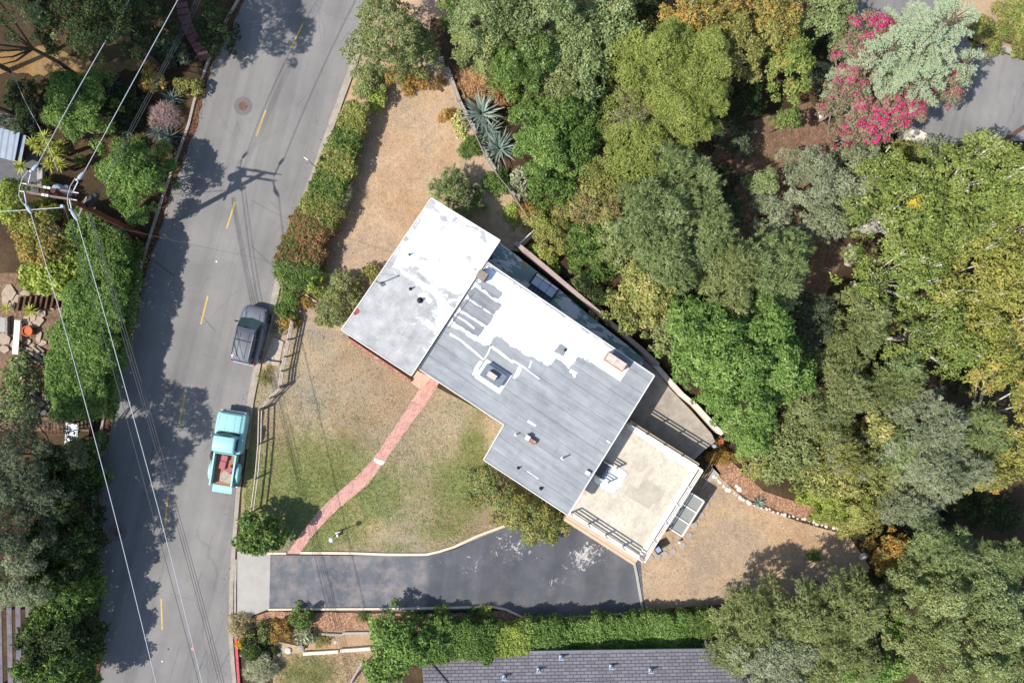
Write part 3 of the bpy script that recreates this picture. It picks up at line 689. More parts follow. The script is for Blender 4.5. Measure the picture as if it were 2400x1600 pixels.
WH = [(1143, 620), (1200, 659), (1280, 712), (1360, 766), (1441, 821), (1428, 838), (1418, 868), (1402, 860), (1388, 851), (1376, 848), (1366, 838), (1352, 835), (1344, 852), (1332, 866), (1316, 846), (1303, 838), (1292, 852), (1283, 858), (1268, 850), (1258, 842), (1240, 834), (1224, 830), (1210, 817), (1196, 812), (1180, 797), (1165, 788), (1156, 796), (1148, 808), (1134, 812), (1118, 800), (1098, 788), (1075, 772), (1058, 764), (1046, 762)]
flat('white_coating', WH, ZR + 0.004, M_WHITE, mr, 0.055)
for P in ([(1118, 664), (1128, 660), (1142, 661), (1160, 672), (1176, 684), (1178, 692), (1168, 702), (1155, 695), (1140, 683), (1128, 675)],
          [(1096, 685), (1113, 671), (1130, 678), (1150, 692), (1177, 716), (1168, 726), (1156, 738), (1140, 728), (1115, 710), (1098, 697)],
          [(1078, 713), (1092, 701), (1110, 710), (1125, 720), (1140, 730), (1157, 741), (1150, 753), (1141, 764), (1120, 751), (1100, 739), (1080, 727)],
          [(1064, 741), (1076, 730), (1100, 744), (1120, 758), (1137, 767), (1130, 778), (1121, 790), (1100, 778), (1075, 762), (1060, 752)],
          [(1298, 824), (1312, 804), (1330, 815), (1322, 834), (1310, 830)]):
    flat('bare_patch', P, ZR + 0.008, M_PATCH, mr, 0.04)
for P in ([(1165, 660), (1172, 657), (1176, 662), (1170, 667)], [(1145, 672), (1152, 668), (1156, 673), (1150, 678)],
          [(1143, 678), (1155, 690), (1160, 698), (1152, 692), (1140, 684)]):
    pass
def ribbon(name, pts, w, z, mat, parent):
    P = [Vector(W(x, y, z)) for x, y in pts]; L = []; Rr = []
    for i, p in enumerate(P):
        t = (P[min(i + 1, len(P) - 1)] - P[max(i - 1, 0)]).normalized(); s = Vector((-t.y, t.x)) * w / 2 * random.uniform(0.7, 1.4)
        L.append(p + s); Rr.append(p - s)
    o_ = drape(name, [tuple(p) for p in L + Rr[::-1]], 0, mat, 0.3, z=z, kind=None, ragged=0.015, parent=parent, world=True)
    a_ = o_.data.attributes.new('edge', 'FLOAT', 'POINT'); a_.data.foreach_set('value', [0.35] * len(o_.data.vertices)); return o_
for pts, w in (([(1054, 782), (1080, 798), (1110, 822), (1134, 843)], 0.16), ([(1150, 812), (1143, 828), (1134, 843)], 0.08), ([(1152, 812), (1180, 832), (1203, 850)], 0.17),
               ([(1200, 843), (1230, 862), (1264, 888)], 0.09), ([(1219, 861), (1212, 876), (1204, 886)], 0.2), ([(1246, 845), (1240, 862)], 0.08), ([(1128, 846), (1118, 860), (1112, 880)], 0.25),
               ([(1336, 868), (1343, 872), (1349, 878)], 0.3), ([(1345, 880), (1347, 884)], 0.18), ([(1237, 986), (1256, 998)], 0.12), ([(1422, 1032), (1430, 1038)], 0.08), ([(1236, 1104), (1262, 1122)], 0.08),
               ([(1060, 735), (1090, 752), (1112, 770)], 0.09), ([(1110, 668), (1140, 688), (1165, 708)], 0.06)):
    ribbon('coating_streak', pts, w, ZR + 0.012, M_WHITE, mr)
# thin dark ribbon painted as the shadow line where wing meets main roof
ribbon('painted_gap_shadow', [(1112, 684), (1050, 770)], 0.05, ZR + 0.016, M_TAR, mr)
# ---- chimneys and vents
def hbox(mb, px, py, z0, z1, lx, ly, taper=1.0, rz=-HR):
    x, y = W(px, py, z1); mb.box(x, y, (z0 + z1) / 2, lx, ly, z1 - z0, rz, taper)
def rfrom(px, py, z): x, y = W(px, py, z); return (x, y)
RZ = -HR
# brick chimney at the patio edge
mb = MB(); hbox(mb, 1444, 848, ZR - 3, ZR + 0.78, 1.38, 0.58); ch = mb.build('chimney', M_BRICK, house)
mb = MB(); hbox(mb, 1444, 847, ZR + 0.781, ZR + 0.86, 1.3, 0.5); mb.build('chimney_cap', concrete('chimney_mortar', (214, 200, 190), 0.2, (178, 110, 88), 4), ch)
mb = MB(); hbox(mb, 1436, 858, ZR + 0.0, ZR + 0.03, 1.9, 1.1); mb.build('flashing', M_WHITEP, ch)
# wood-capped small chimney
mb = MB(); hbox(mb, 1130, 646, ZR, ZR + 0.62, 0.6, 0.55); c2 = mb.build('chimney', M_TAR, house)
mb = MB(); hbox(mb, 1129, 645, ZR + 0.621, ZR + 0.68, 0.62, 0.58); mb.build('chimney_cap', M_WOODG, c2)
# big vent curb
x, y = W(1156, 882, ZR)
mb = MB(); mb.box(x, y, ZR + 0.02, 1.95, 1.45, 0.03, RZ); mb.build('curb_coating', M_WHITEP, mr)
mb = MB(); x, y = W(1156, 880, ZR + 0.3); mb.box(x, y, ZR + 0.2, 1.42, 0.82, 0.4, RZ); bx = mb.build('roof_vent', M_TRAFO, house)
mb = MB(); mb.box(x, y, ZR + 0.42, 1.5, 0.9, 0.05, RZ); mb.build('vent_lid', paint('vent_lid_metal', (120, 130, 142), 0.5, 0.15, 5), bx)
mb = MB(); x, y = W(1153, 880, ZR + 0.7); mb.box(x, y, ZR + 0.62, 0.62, 0.34, 0.35, RZ); mb.build('vent_cowl', M_PINKP, bx)
# small brick vent with white cap
mb = MB(); hbox(mb, 1247, 1034, ZR, ZR + 0.32, 0.5, 0.26); v3 = mb.build('chimney', M_BRICK, house)
mb = MB(); hbox(mb, 1237, 1026, ZR + 0.0, ZR + 0.4, 0.28, 0.3); mb.build('chimney_cap', M_WHITEP, v3)
mb = MB(); hbox(mb, 1378, 1108, ZR + 0.02, ZR + 0.22, 0.3, 0.22); mb.build('roof_vent', M_WHITEP, house)
def pipe(px, py, z, h, r, mat=M_GALV, par=None):
    x, y = W(px, py, z); mb = MB()
    mb.lathe((x, y, z), [(r * 2.2, 0), (r * 1.3, 0.04), (r, 0.06), (r, h), (r * 0.7, h + 0.01)], 10); return mb.build('vent_pipe', mat, par or house)
for a in ((1209, 1018, 0.35, .045), (1318, 1073, 0.62, .05), (1215, 1096, 0.25, .05), (1268, 1144, 0.2, .06), (1325, 820, 0.15, .05)): pipe(a[0], a[1], ZR, a[2], a[3], M_WHITEP if a[2] > .3 else M_DARK)
for a in ((960, 597, 0.3, .05), (962, 677, 0.3, .05), (984, 704, 0.3, .09)): pipe(a[0], a[1], 3.6, a[2], a[3], M_DARK)
# service mast on the wing
x, y = W(893, 664, 3.66); mb = MB()
mb.lathe((x, y, 3.64), [(0.13, 0), (0.1, 0.05), (0.04, 0.1), (0.035, 1.3), (0.06, 1.32), (0.06, 1.42), (0.02, 1.46)], 10)
mb.build('service_mast', M_GALV, house)
MAST = (x, y, 5.0)
flat('tar_patch', [(887, 663), (897, 659), (904, 668), (896, 671)], 3.70, M_TAR, wr, 0.03)
flat('rust_patch', [(828, 726), (836, 722), (842, 728), (840, 735), (832, 739), (827, 734)], 3.745, M_REDST, wr, 0.04)
# brick planter along the wing
mb = MB()
for a, b in (((812, 792), (962, 893)),):
    A = W(*a, 0.3); B = W(*b, 0.3); mb.bar((*A, 0.15), (*B, 0.15), 0.2, 0.34)
mb.build('planter_edge', M_BRICK, house)
# ---- deck over the garage
DK = [(1462, 998), (1632, 1098), (1500, 1306), (1338, 1203)]
dk = [W(x, y, ZD) for x, y in DK]
GB = [(1452, 990), (1648, 1112), (1508, 1318), (1326, 1206)]
mb = MB(); mb.prism([W(x, y, ZD) for x, y in [(1450, 984), (1634, 1100), (1503, 1306), (1330, 1200)]], -3.0, ZD - 0.02); mb.build('garage_wall', M_STUCCO, house)
deck = drape('deck', [(1440, 985), (1632, 1098), (1500, 1306), (1320, 1200)], 0, M_DECK, 0.5, z=ZD, kind=None, parent=house)
# white paint splash at the door step
flat('white_coating', [(1412, 1098), (1440, 1090), (1470, 1102), (1474, 1112), (1462, 1122), (1455, 1140), (1444, 1152), (1432, 1156), (1418, 1150), (1404, 1138), (1392, 1128), (1388, 1118)], ZD + 0.006, M_WHITE, deck, 0.05)
for kk, P in enumerate(([(1492, 1150), (1510, 1118), (1560, 1150), (1542, 1185)], [(1462, 1158), (1475, 1133), (1535, 1172), (1520, 1192)])):
    flat('membrane_patch', P, ZD + 0.005 + 0.004 * kk, concrete('darker_membrane%d' % kk, (188, 179, 163), 0.12, (166, 156, 144), 1.2), deck, 0.01)
flat('membrane_edge', [(1474, 993), (1632, 1092), (1636, 1100), (1500, 1306), (1494, 1302), (1620, 1104), (1470, 1003)], ZD + 0.012, M_WHITEP, deck)
# parapets: NE ledge, SW ledge
def wbar(mb, a, b, z0, z1, w):
    A = W(*a, z1); B = W(*b, z1); mb.bar((*A, (z0 + z1) / 2), (*B, (z0 + z1) / 2), w, z1 - z0)
def poly_ledge(P, z0, z1, name, mat):
    mb = MB(); mb.prism([W(x, y, z1) for x, y in P], z0, z1); return mb.build(name, mat, house)
poly_ledge([(1478, 984), (1640, 1086), (1631, 1101), (1470, 1000)], -0.8, ZD - 0.06, 'ledge', M_LEDGE)
poly_ledge([(1336, 1197), (1500, 1303), (1490, 1318), (1325, 1212)], -2.4, ZD - 0.06, 'ledge', M_LEDGE)
poly_ledge([(1325, 1213), (1490, 1319), (1486, 1325), (1321, 1219)], -2.4, ZD - 0.3, 'ledge', concrete('sandy_ledge', (196, 176, 150), 0.08, (180, 150, 124), 2))
mb = MB()
wbar(mb, (1470, 992), (1633, 1093), ZD - 0.3, ZD + 0.07, 0.22); wbar(mb, (1634, 1094), (1501, 1304), ZD - 0.3, ZD + 0.1, 0.30); wbar(mb, (1500, 1305), (1332, 1198), ZD - 0.3, ZD + 0.07, 0.16)
mb.build('parapet', M_WHITEP, house)
def railing(a, b, n, hs, w=0.07, name='railing', mat=M_WHITEP, z=ZD, post=0.09):
    """posts with rails between ground points a and b given at deck height"""
    A = Vector(W(*a, z)); B = Vector(W(*b, z)); mb = MB()
    for i in range(n + 1):
        p = A.lerp(B, i / n); mb.box(p.x, p.y, z + hs[-1] / 2, post, post, hs[-1], RZ)
    for h in hs: mb.bar((A.x, A.y, z + h), (B.x, B.y, z + h), 0.045, 0.1)
    mb2 = mb.build(name, mat, house); return mb2
railing((1472, 992), (1636, 1094), 4, [0.35, 0.66, 0.95])
railing((1638, 1097), (1505, 1306), 5, [0.35, 0.66, 0.95])
railing((1498, 1305), (1338, 1201), 4, [0.35, 0.66, 0.95])
railing((1414, 1078), (1444, 1096), 1, [0.3, 0.6, 0.86])
railing((1392, 1110), (1424, 1130), 1, [0.3, 0.6, 0.86])
# door step with chequered mat between the short railings
mb = MB(); mb.prism([W(x, y, ZD + 0.18) for x, y in [(1410, 1073), (1430, 1086), (1408, 1120), (1388, 1107)]], ZD, ZD + 0.18); st = mb.build('door_step', M_SLAB, house)
mb = MB(); mb.prism([W(x, y, ZD + 0.09) for x, y in [(1430, 1086), (1438, 1091), (1416, 1125), (1408, 1120)]], ZD, ZD + 0.09); mb.build('lower_step', M_TRAFO, st)
# ---- neighbour's shingled roof at the bottom
nb = empty('neighbour_house', (0, 0, 0), 0, 'neighbouring house with grey shingle roof partly covered by the long hedge', 'house')
NR = [(982, 1548), (1010, 1528), (1680, 1524), (1860, 1520)]
e0, e1 = W(985, 1530, 0.4), W(1870, 1518, 0.4); r0, r1 = W(1010, 1760, 2.2), W(1900, 1750, 2.2)
mb = MB(); mb.add([(*e0, 0.4), (*e1, 0.4), (*r1, 2.2), (*r0, 2.2), (*e0, 0.25), (*e1, 0.25), (*r1, 2.05), (*r0, 2.05)], [(3, 2, 1, 0), (4, 5, 6, 7), (0, 1, 5, 4), (1, 2, 6, 5), (2, 3, 7, 6), (3, 0, 4, 7)])
nrf = mb.build('roof', M_SHING, nb)
if nrf.data.polygons[0].normal.z < 0: nrf.data.flip_normals()
mb = MB(); mb.bar((*W(1008, 1560, 0.8), 0.8), (*W(1048, 1606, 1.15), 1.15), 0.08, 0.04); mb.build('hip_flashing', M_TAR, nrf)
mb = MB(); mb.box((e0[0] + e1[0]) / 2, e0[1] - 3.4, -1.2, (e1[0] - e0[0]) - 0.8, 5.6, 2.9); mb.build('wall', M_STUCCO, nb)
mb = MB(); mb.bar((*e0, 0.36), (*e1, 0.36), 0.12, 0.12); mb.build('gutter', M_GALV, nb)
def tvent(px, py, z):
    x, y = W(px, py, z + 0.3); mb = MB()
    mb.tube([(x, y, z), (x, y, z + 0.32)], 0.045, 8); mb.tube([(x - 0.18, y + 0.02, z + 0.34), (x + 0.18, y + 0.02, z + 0.34)], 0.05, 8)
    mb.add([(x - .12, y - .12, z + .03), (x + .12, y - .12, z + .03), (x + .12, y + .16, z + .03), (x - .12, y + .16, z + .03)], [(0, 1, 2, 3)]); mb.build('vent_pipe', M_INS, nb)
for a in ((1181, 1592, 0.95), (1262, 1575, 0.8), (1433, 1567, 0.75), (1526, 1576, 0.85), (1315, 1545, 0.55)): tvent(*a)
# ------------------------------------------------------------------ vehicles (local frame: +y forward, origin on the road)
def ring_rect(y, hw, z0, z1, rt=0.12, rb=0.06, n=5, dx=0.0, tumble=0.0):
    """rounded cross-section at station y"""
    pts = []
    cs = [(hw - rb, z0 + rb, rb, -90), (hw - rt - tumble, z1 - rt, rt, 0), (-hw + rt + tumble, z1 - rt, rt, 90), (-hw + rb, z0 + rb, rb, 180)]
    for cx, cz, r, a0 in cs:
        for k in range(n):
            a = math.radians(a0 + 90 * k / (n - 1)); pts.append((cx + dx + r * math.cos(a), y, cz + r * math.sin(a)))
    return pts
def loft(mb, st, **kw):
    mb.rings([ring_rect(*s) for s in st][::-1] if st[0][0] > st[-1][0] else [ring_rect(*s) for s in st]); return mb
def wheel(parent, x, y, r, w, tyre=M_TYRE, rimm=M_GALV):
    mb = MB(); s = 1 if x > 0 else -1; P = []
    prof = [(r * 0.62, -w / 2), (r * 0.93, -w / 2), (r, -w / 2 + 0.04), (r, w / 2 - 0.04), (r * 0.93, w / 2), (r * 0.62, w / 2)]
    n = 20; vs = []
    for rr, o in prof:
        for k in range(n):
            a = 2 * math.pi * k / n; vs.append((x + o, y + rr * math.cos(a), r + rr * math.sin(a)))
    fs = [(i * n + k, i * n + (k + 1) % n, (i + 1) * n + (k + 1) % n, (i + 1) * n + k) for i in range(5) for k in range(n)]
    mb.add(vs, fs); t = mb.build('wheel', tyre, parent, smooth=True)
    mb = MB(); vs = []
    for rr, o in ((r * 0.62, -w / 2 + 0.02), (r * 0.6, w / 2 - 0.05), (0.02, w / 2 - 0.02)):
        for k in range(n):
            a = 2 * math.pi * k / n; vs.append((x + o * s, y + rr * math.cos(a), r + rr * math.sin(a)))
    mb.add(vs, [(i * n + k, i * n + (k + 1) % n, (i + 1) * n + (k + 1) % n, (i + 1) * n + k) for i in range(2) for k in range(n)])
    mb.build('rim', rimm, t, smooth=True)
def carpaint(name, rgb, rough=0.3, coat=0.5, metal=0.0, dust=0.2):
    m = NT(name, rough, 0.5); m.p.inputs['Coat Weight'].default_value = coat; m.p.inputs['Coat Roughness'].default_value = 0.08
    m.p.inputs['Metallic'].default_value = metal; c = lin(*rgb)
    m.color(m.mix(m.ramp(m.noise(3, 5, 0.7), [(0.4, 0.0), (0.8, dust)]), c, lin(150, 146, 138))); return m.m
M_TEAL = carpaint('turquoise_paint', (138, 196, 196), 0.5, 0.15, 0.0, 0.45)
M_TEALD = carpaint('turquoise_bed_paint', (104, 172, 176), 0.5, 0.1)
M_SUV = carpaint('grey_car_paint', (112, 116, 124), 0.4, 0.3, 0.2)
M_SUVR = carpaint('dark_grey_roof_paint', (74, 80, 92), 0.5, 0.1, 0.0)
M_GLASS = NT('tinted_glass', 0.08, 0.6); M_GLASS.color(lin(52, 74, 76)); M_GLASS = M_GLASS.m
M_GLASSD = NT('dark_glass', 0.1, 0.6); M_GLASSD.color(lin(30, 34, 36)); M_GLASSD = M_GLASSD.m
M_CHROME = paint('chrome', (206, 208, 212), 0.2, 0.03, 3, 0.6, 0.9)
M_TAIL = paint('tail_lamp_red', (176, 70, 72), 0.3, 0.05)
# ---- grey SUV
fx, fy = W(600, 717, 0.9); bx_, by_ = W(569, 851, 0.9)
hd = math.atan2(fy - by_, fx - bx_) - math.pi / 2; Ls = math.hypot(fx - bx_, fy - by_)
suv = empty('parked_car', ((fx + bx_) / 2, (fy + by_) / 2, 0.03), hd, 'grey compact SUV with dark roof and roof rails parked at the kerb', 'car')
L2 = Ls / 2
mb = MB(); loft(mb, [(-L2, 0.62, 0.45, 0.72, .1, .1), (-L2 + .06, 0.78, 0.32, 0.88, .12, .1), (-L2 + .25, 0.88, 0.26, 1.0, .14, .08), (-1.0, 0.90, 0.25, 1.02, .14), (0.4, 0.90, 0.25, 1.02, .14), (1.0, 0.89, 0.25, 1.03, .16), (L2 - .55, 0.86, 0.26, 0.99, .18), (L2 - .22, 0.78, 0.28, 0.92, .18), (L2 - .06, 0.62, 0.34, 0.80, .16), (L2, 0.45, 0.42, 0.68, .12)])
body = mb.build('body', M_SUV, suv, smooth=True)
mb = MB(); loft(mb, [(-L2 + .08, 0.70, 0.9, 1.30, .2, .05), (-L2 + .22, 0.70, 0.95, 1.62, .14, .05), (-L2 + .5, 0.70, 0.95, 1.70, .12, .05), (-0.3, 0.71, 0.95, 1.72, .12, .05), (0.30, 0.69, 0.95, 1.68, .12, .05), (0.46, 0.70, 0.95, 1.60, .12, .05)])
mb.build('roof', M_SUVR, suv, smooth=True)
mb = MB(); mb.add([(-0.66, 0.44, 1.63), (0.66, 0.44, 1.63), (0.74, 1.02, 1.06), (-0.74, 1.02, 1.06), (0.0, 0.52, 1.66), (0.0, 1.14, 1.06)], [(0, 4, 5, 3), (4, 1, 2, 5)][::1])
mb.add([(-0.66, 0.44, 1.63), (-0.74, 1.02, 1.06), (-0.72, 0.44, 1.0)], [(0, 1, 2)]); mb.add([(0.66, 0.44, 1.63), (0.74, 1.02, 1.06), (0.72, 0.44, 1.0)], [(0, 2, 1)])
mb.build('windshield', M_GLASS, suv)
mb = MB()
for s in (-1, 1):
    for a, b in ((-L2 + .35, -0.95), (-0.88, -0.25), (-0.18, 0.42)): mb.add([(s * 0.725, a, 1.05), (s * 0.725, b, 1.05), (s * 0.712, b, 1.5), (s * 0.712, a, 1.5)], [(0, 1, 2, 3)])
mb.build('side_windows', M_GLASSD, suv)
mb = MB(); mb.add([(-0.6, -L2 + .07, 1.02), (0.6, -L2 + .07, 1.02), (0.58, -L2 + .19, 1.5), (-0.58, -L2 + .19, 1.5)], [(0, 1, 2, 3)]); mb.build('rear_window', M_GLASSD, suv)
for s in (-1, 1):
    mb = MB(); mb.tube([(s * 0.60, -L2 + .35, 1.70), (s * 0.60, -L2 + .45, 1.77), (s * 0.60, 0.1, 1.78), (s * 0.58, 0.22, 1.70)], 0.022, 6); mb.build('roof_rail', M_CHROME, suv)
    mb = MB(); mb.box(s * 1.0, 0.72, 1.06, 0.2, 0.1, 0.14); mb.bar((s * 0.86, 0.72, 1.02), (s * 0.96, 0.72, 1.05), 0.05, 0.05); mb.build('side_mirror', M_DARK, suv, bevel=0.02)
    mb = MB(); mb.box(s * 0.78, -L2 + .10, 0.9, 0.14, 0.16, 0.34); mb.build('tail_light', M_TAIL, suv, bevel=0.03)
    mb = MB(); mb.box(s * 0.62, L2 - .17, 0.74, 0.28, 0.14, 0.16); mb.build('headlight', M_CHROME, suv, bevel=0.04)
    wheel(suv, s * 0.80, 1.28, 0.34, 0.22); wheel(suv, s * 0.80, -1.22, 0.34, 0.22)
mb = MB()
for x in (-0.24, 0.3): mb.bar((x, -L2 + .4, 1.722), (x * 1.1, 0.1, 1.722), 0.015, 0.012)
for x in (-0.5, 0.5): mb.bar((x * 0.9, L2 - .5, 0.992), (x, 1.05, 1.035), 0.02, 0.012)
mb.bar((-0.6, -0.42, 1.735), (0.6, -0.42, 1.735), 0.06, 0.03); mb.build('trim_lines', M_DARK, suv)
mb = MB(); mb.bar((-0.74, -L2 - .03, 0.62), (0.74, -L2 - .03, 0.62), 0.12, 0.2); mb.bar((-.5, -L2 + .0, 0.86), (.5, -L2 + .0, 0.86), 0.1, 0.06); mb.build('bumper', M_CHROME, suv, bevel=0.04)
# ---- turquoise pickup with lowered tailgate
fx, fy = W(546, 967, 1.0); bx_, by_ = W(517, 1157, 1.0)
hd = math.atan2(fy - by_, fx - bx_) - math.pi / 2; Lp_ = math.hypot(fx - bx_, fy - by_)
pk = empty('pickup_truck', (fx, fy, 0.03), hd, 'vintage turquoise stepside pickup truck with open tailgate parked at the kerb', 'truck')
YF = lambda d: -d * Lp_ / 5.5
mb = MB()
mb.bar((-0.76, YF(1.245), 1.275), (0.76, YF(1.245), 1.275), 0.025, 0.01)
for s in (-1, 1): mb.bar((s * 0.765, YF(0.12), 1.155), (s * 0.775, YF(1.24), 1.225), 0.02, 0.012); mb.bar((s * 0.97, YF(1.5), 1.15), (s * 0.985, YF(2.5), 1.13), 0.012, 0.02); mb.bar((s * .76, YF(1.5), 1.2), (s * .99, YF(1.5), 1.15), .014, .01)
mb.build('panel_gap', M_TEALD, pk)
# front clip
mb = MB(); loft(mb, [(YF(0.0), 0.88, 0.62, 0.98, .08, .06), (YF(0.05), 0.95, 0.5, 1.08, .12, .06), (YF(0.3), 1.0, 0.45, 1.13, .13, .06), (YF(1.2), 1.0, 0.45, 1.18, .13, .06), (YF(1.5), 0.98, 0.45, 1.19, .13, .06), (YF(2.6), 0.96, 0.45, 1.16, .10, .06), (YF(2.68), 0.92, 0.45, 1.12, .08, .06)])
mb.build('body', M_TEAL, pk, smooth=True)
mb = MB(); loft(mb, [(YF(0.04), 0.70, 0.95, 1.08, .06, .03), (YF(0.12), 0.74, 1.0, 1.17, .07, .03), (YF(0.6), 0.75, 1.0, 1.22, .09, .03), (YF(1.22), 0.76, 1.0, 1.26, .09, .03), (YF(1.25), 0.74, 1.0, 1.22, .05, .03)])
hood = mb.build('hood', M_TEAL, pk, smooth=True)
mb = MB()
for x in (-0.3, 0.34): mb.bar((x * 0.85, YF(0.15), 1.18), (x, YF(1.2), 1.268), 0.02, 0.01)
mb.build('hood_crease', M_TEALD, hood)
mb = MB(); loft(mb, [(YF(1.45), 0.74, 1.1, 1.62, .12, .05), (YF(1.52), 0.75, 1.1, 1.80, .14, .05), (YF(1.8), 0.76, 1.1, 1.85, .14, .05), (YF(2.3), 0.76, 1.1, 1.85, .14, .05), (YF(2.5), 0.75, 1.1, 1.80, .14, .05), (YF(2.6), 0.73, 1.1, 1.66, .14, .05)])
cab = mb.build('cab', M_TEAL, pk, smooth=True)
mb = MB(); mb.bar((-0.72, YF(2.33), 1.855), (0.72, YF(2.33), 1.855), 0.02, 0.012); mb.build('roof_seam', M_TEALD, cab)
mb = MB(); n = 9; vs = []
for k in range(n):
    a = -1 + 2 * k / (n - 1); cv = 0.12 * (a * a)
    vs += [(a * 0.80, YF(1.26) - cv, 1.2), (a * 0.70, YF(1.46) - cv * 0.9, 1.74)]
mb.add(vs, [(2 * k, 2 * k + 2, 2 * k + 3, 2 * k + 1) for k in range(n - 1)]); mb.build('windshield', M_GLASS, pk)
mb = MB(); pts = [(a * 0.79, YF(1.24) - 0.12 * a * a, 1.21) for a in [-1, -.6, 0, .6, 1]]; mb.tube(pts, 0.02, 6)
mb.tube([(-.5, YF(1.28), 1.26), (0.0, YF(1.22), 1.27)], 0.012, 5); mb.tube([(.1, YF(1.24), 1.26), (0.6, YF(1.24), 1.26)], 0.012, 5); mb.build('wiper', M_DARK, pk)
for s in (-1, 1):
    mb = MB(); mb.add([(s * 0.775, YF(1.6), 1.25), (s * 0.775, YF(2.45), 1.25), (s * 0.765, YF(2.4), 1.66), (s * 0.765, YF(1.68), 1.66)], [(0, 1, 2, 3)]); mb.build('side_window', M_GLASSD, pk)
    mb = MB(); mb.lathe((s * 1.06, YF(1.62), 1.3), [(0.02, -.06), (0.07, -0.04), (0.07, 0.05), (0.02, 0.07)], 10); mb.bar((s * 0.9, YF(1.62), 1.2), (s * 1.05, YF(1.62), 1.28), .02, .02); mb.build('side_mirror', M_CHROME, pk)
    mb = MB(); mb.lathe((s * 0.8, YF(0.02), 0.82), [(0.1, -0.05), (0.11, 0), (0.1, 0.05)], 14); mb.build('headlight', M_CHROME, pk)
    # stepside fender
    mb = MB(); loft(mb, [(YF(3.35), 0.05, 0.7, 0.9, .04, .04, 5, s * .86), (YF(3.45), 0.10, 0.6, 1.02, .07, .05, 5, s * .88), (YF(3.7), 0.15, 0.6, 1.12, .1, .05, 5, s * .90), (YF(4.2), 0.15, 0.6, 1.14, .1, .05, 5, s * .90), (YF(4.55), 0.13, 0.6, 1.02, .1, .05, 5, s * .89), (YF(4.72), 0.07, 0.55, 0.85, .05, .05, 5, s * .86)])
    mb.build('fender', M_TEAL, pk, smooth=True)
    mb = MB(); mb.bar((s * 0.72, YF(2.72), 0.98), (s * 0.72, YF(4.95), 0.98), 0.05, 0.52); mb.bar((s * 0.72, YF(2.72), 1.24), (s * 0.72, YF(4.95), 1.24), 0.11, 0.05); mb.build('bed_side', M_TEALD if False else M_TEAL, pk)
    wheel(pk, s * 0.80, YF(0.85), 0.36, 0.2); wheel(pk, s * 0.82, YF(4.02), 0.36, 0.2)
mb = MB(); mb.bar((-0.72, YF(2.75), 1.0), (0.72, YF(2.75), 1.0), 0.05, 0.5); mb.build('bed_front', M_TEALD, pk)
m = NT('bed_boards', 0.85, 0.2); sx = m.sep(m.pos(-hd)); fr = m.math('FRACT', m.math('DIVIDE', sx[0], 0.16))
c = m.ramp(m.noise(2.5, 4), [(0.35, lin(168, 112, 62)), (0.65, lin(150, 120, 108))]); c = m.mix(1.0, c, m.ramp(fr, [(0, 0.45), (0.1, 0.45), (0.14, 1.0)]), 'MULTIPLY'); m.color(c)
mb = MB(); mb.box(0, (YF(2.75) + YF(4.95)) / 2, 0.75, 1.4, Lp_ / 5.5 * 2.2, 0.05); mb.build('bed_floor', m.m, pk)
mb = MB(); mb.box(0, (YF(4.96) + YF(5.44)) / 2, 0.80, 1.34, Lp_ / 5.5 * 0.5, 0.05); mb.bar((-.6, YF(5.05), .835), (.6, YF(5.05), .835), .02, .02); mb.bar((-.6, YF(5.35), .835), (.6, YF(5.35), .835), .02, .02); mb.build('tailgate', M_TEAL, pk, bevel=0.015)
mb = MB(); mb.bar((-0.95, YF(4.98), 0.52), (0.95, YF(4.98), 0.52), 0.12, 0.16); mb.build('bumper', M_CHROME, pk, bevel=0.03)
mb = MB(); mb.bar((-0.95, YF(-0.05), 0.56), (0.95, YF(-0.05), 0.56), 0.14, 0.18); mb.build('bumper', M_CHROME, pk, bevel=0.03)
# spare tyre on the driver's side ahead of the fender
mb = MB(); n = 24; R1 = 0.36
prof = [(R1 * .55, -.1), (R1 * .9, -.11), (R1, -.07), (R1, .07), (R1 * .9, .11), (R1 * .55, .1)]
vs = [(-0.92 + o, YF(3.02) + rr * math.cos(2 * math.pi * k / n), 0.85 + rr * math.sin(2 * math.pi * k / n)) for rr, o in prof for k in range(n)]
mb.add(vs, [(i * n + k, i * n + (k + 1) % n, (i + 1) * n + (k + 1) % n, (i + 1) * n + k) for i in range(5) for k in range(n)]); mb.build('spare_tyre', M_TYRE, pk, smooth=True)
# loose things in the bed (they rest there: top-level)
def pkw(x, y, z):
    c, s = math.cos(hd), math.sin(hd); return (fx + x * c - y * s, fy + x * s + y * c, z)
M_REDV = paint('faded_red_vinyl', (164, 88, 98), 0.6, 0.08)
q = pkw(-0.12, YF(3.3), 0.81); se = empty('bench_seat', q, hd + math.radians(-6), 'faded red vinyl seat lying against the front of the truck bed', 'car seat')
mb = MB(); mb.box(0, 0.22, 0.12, 0.46, 0.42, 0.22); mb.build('seat_cushion', M_REDV, se, bevel=0.05)
mb = MB(); mb.box(-0.03, -0.28, 0.09, 0.46, 0.55, 0.16); mb.build('backrest', M_REDV, se, bevel=0.05)
q = pkw(0.36, YF(3.82), 0.81); mb = MB(); mb.box(0, 0, 0.11, 0.42, 0.5, 0.2, math.radians(-18), 0.94); o = mb.build('seat_cushion', M_REDV, None, bevel=0.05); o.location = q; o.rotation_euler = (0, 0, hd - .35)
tag(o, 'loose red seat cushion lying angled near the middle of the truck bed', 'cushion')
q = pkw(0.15, YF(4.38), 0.80); mb = MB(); mb.prism([(-.42, -.3), (.3, -.42), (.44, .1), (.25, .38), (-.2, .42), (-.46, .2)], 0, 0.03); o = mb.build('flattened_sack', paint('dusty_canvas', (176, 164, 146), 0.9, 0.15, 5), None); o.location = q; o.rotation_euler = (0, 0, hd)
tag(o, 'dusty beige flattened sack at the rear of the truck bed', 'sack')
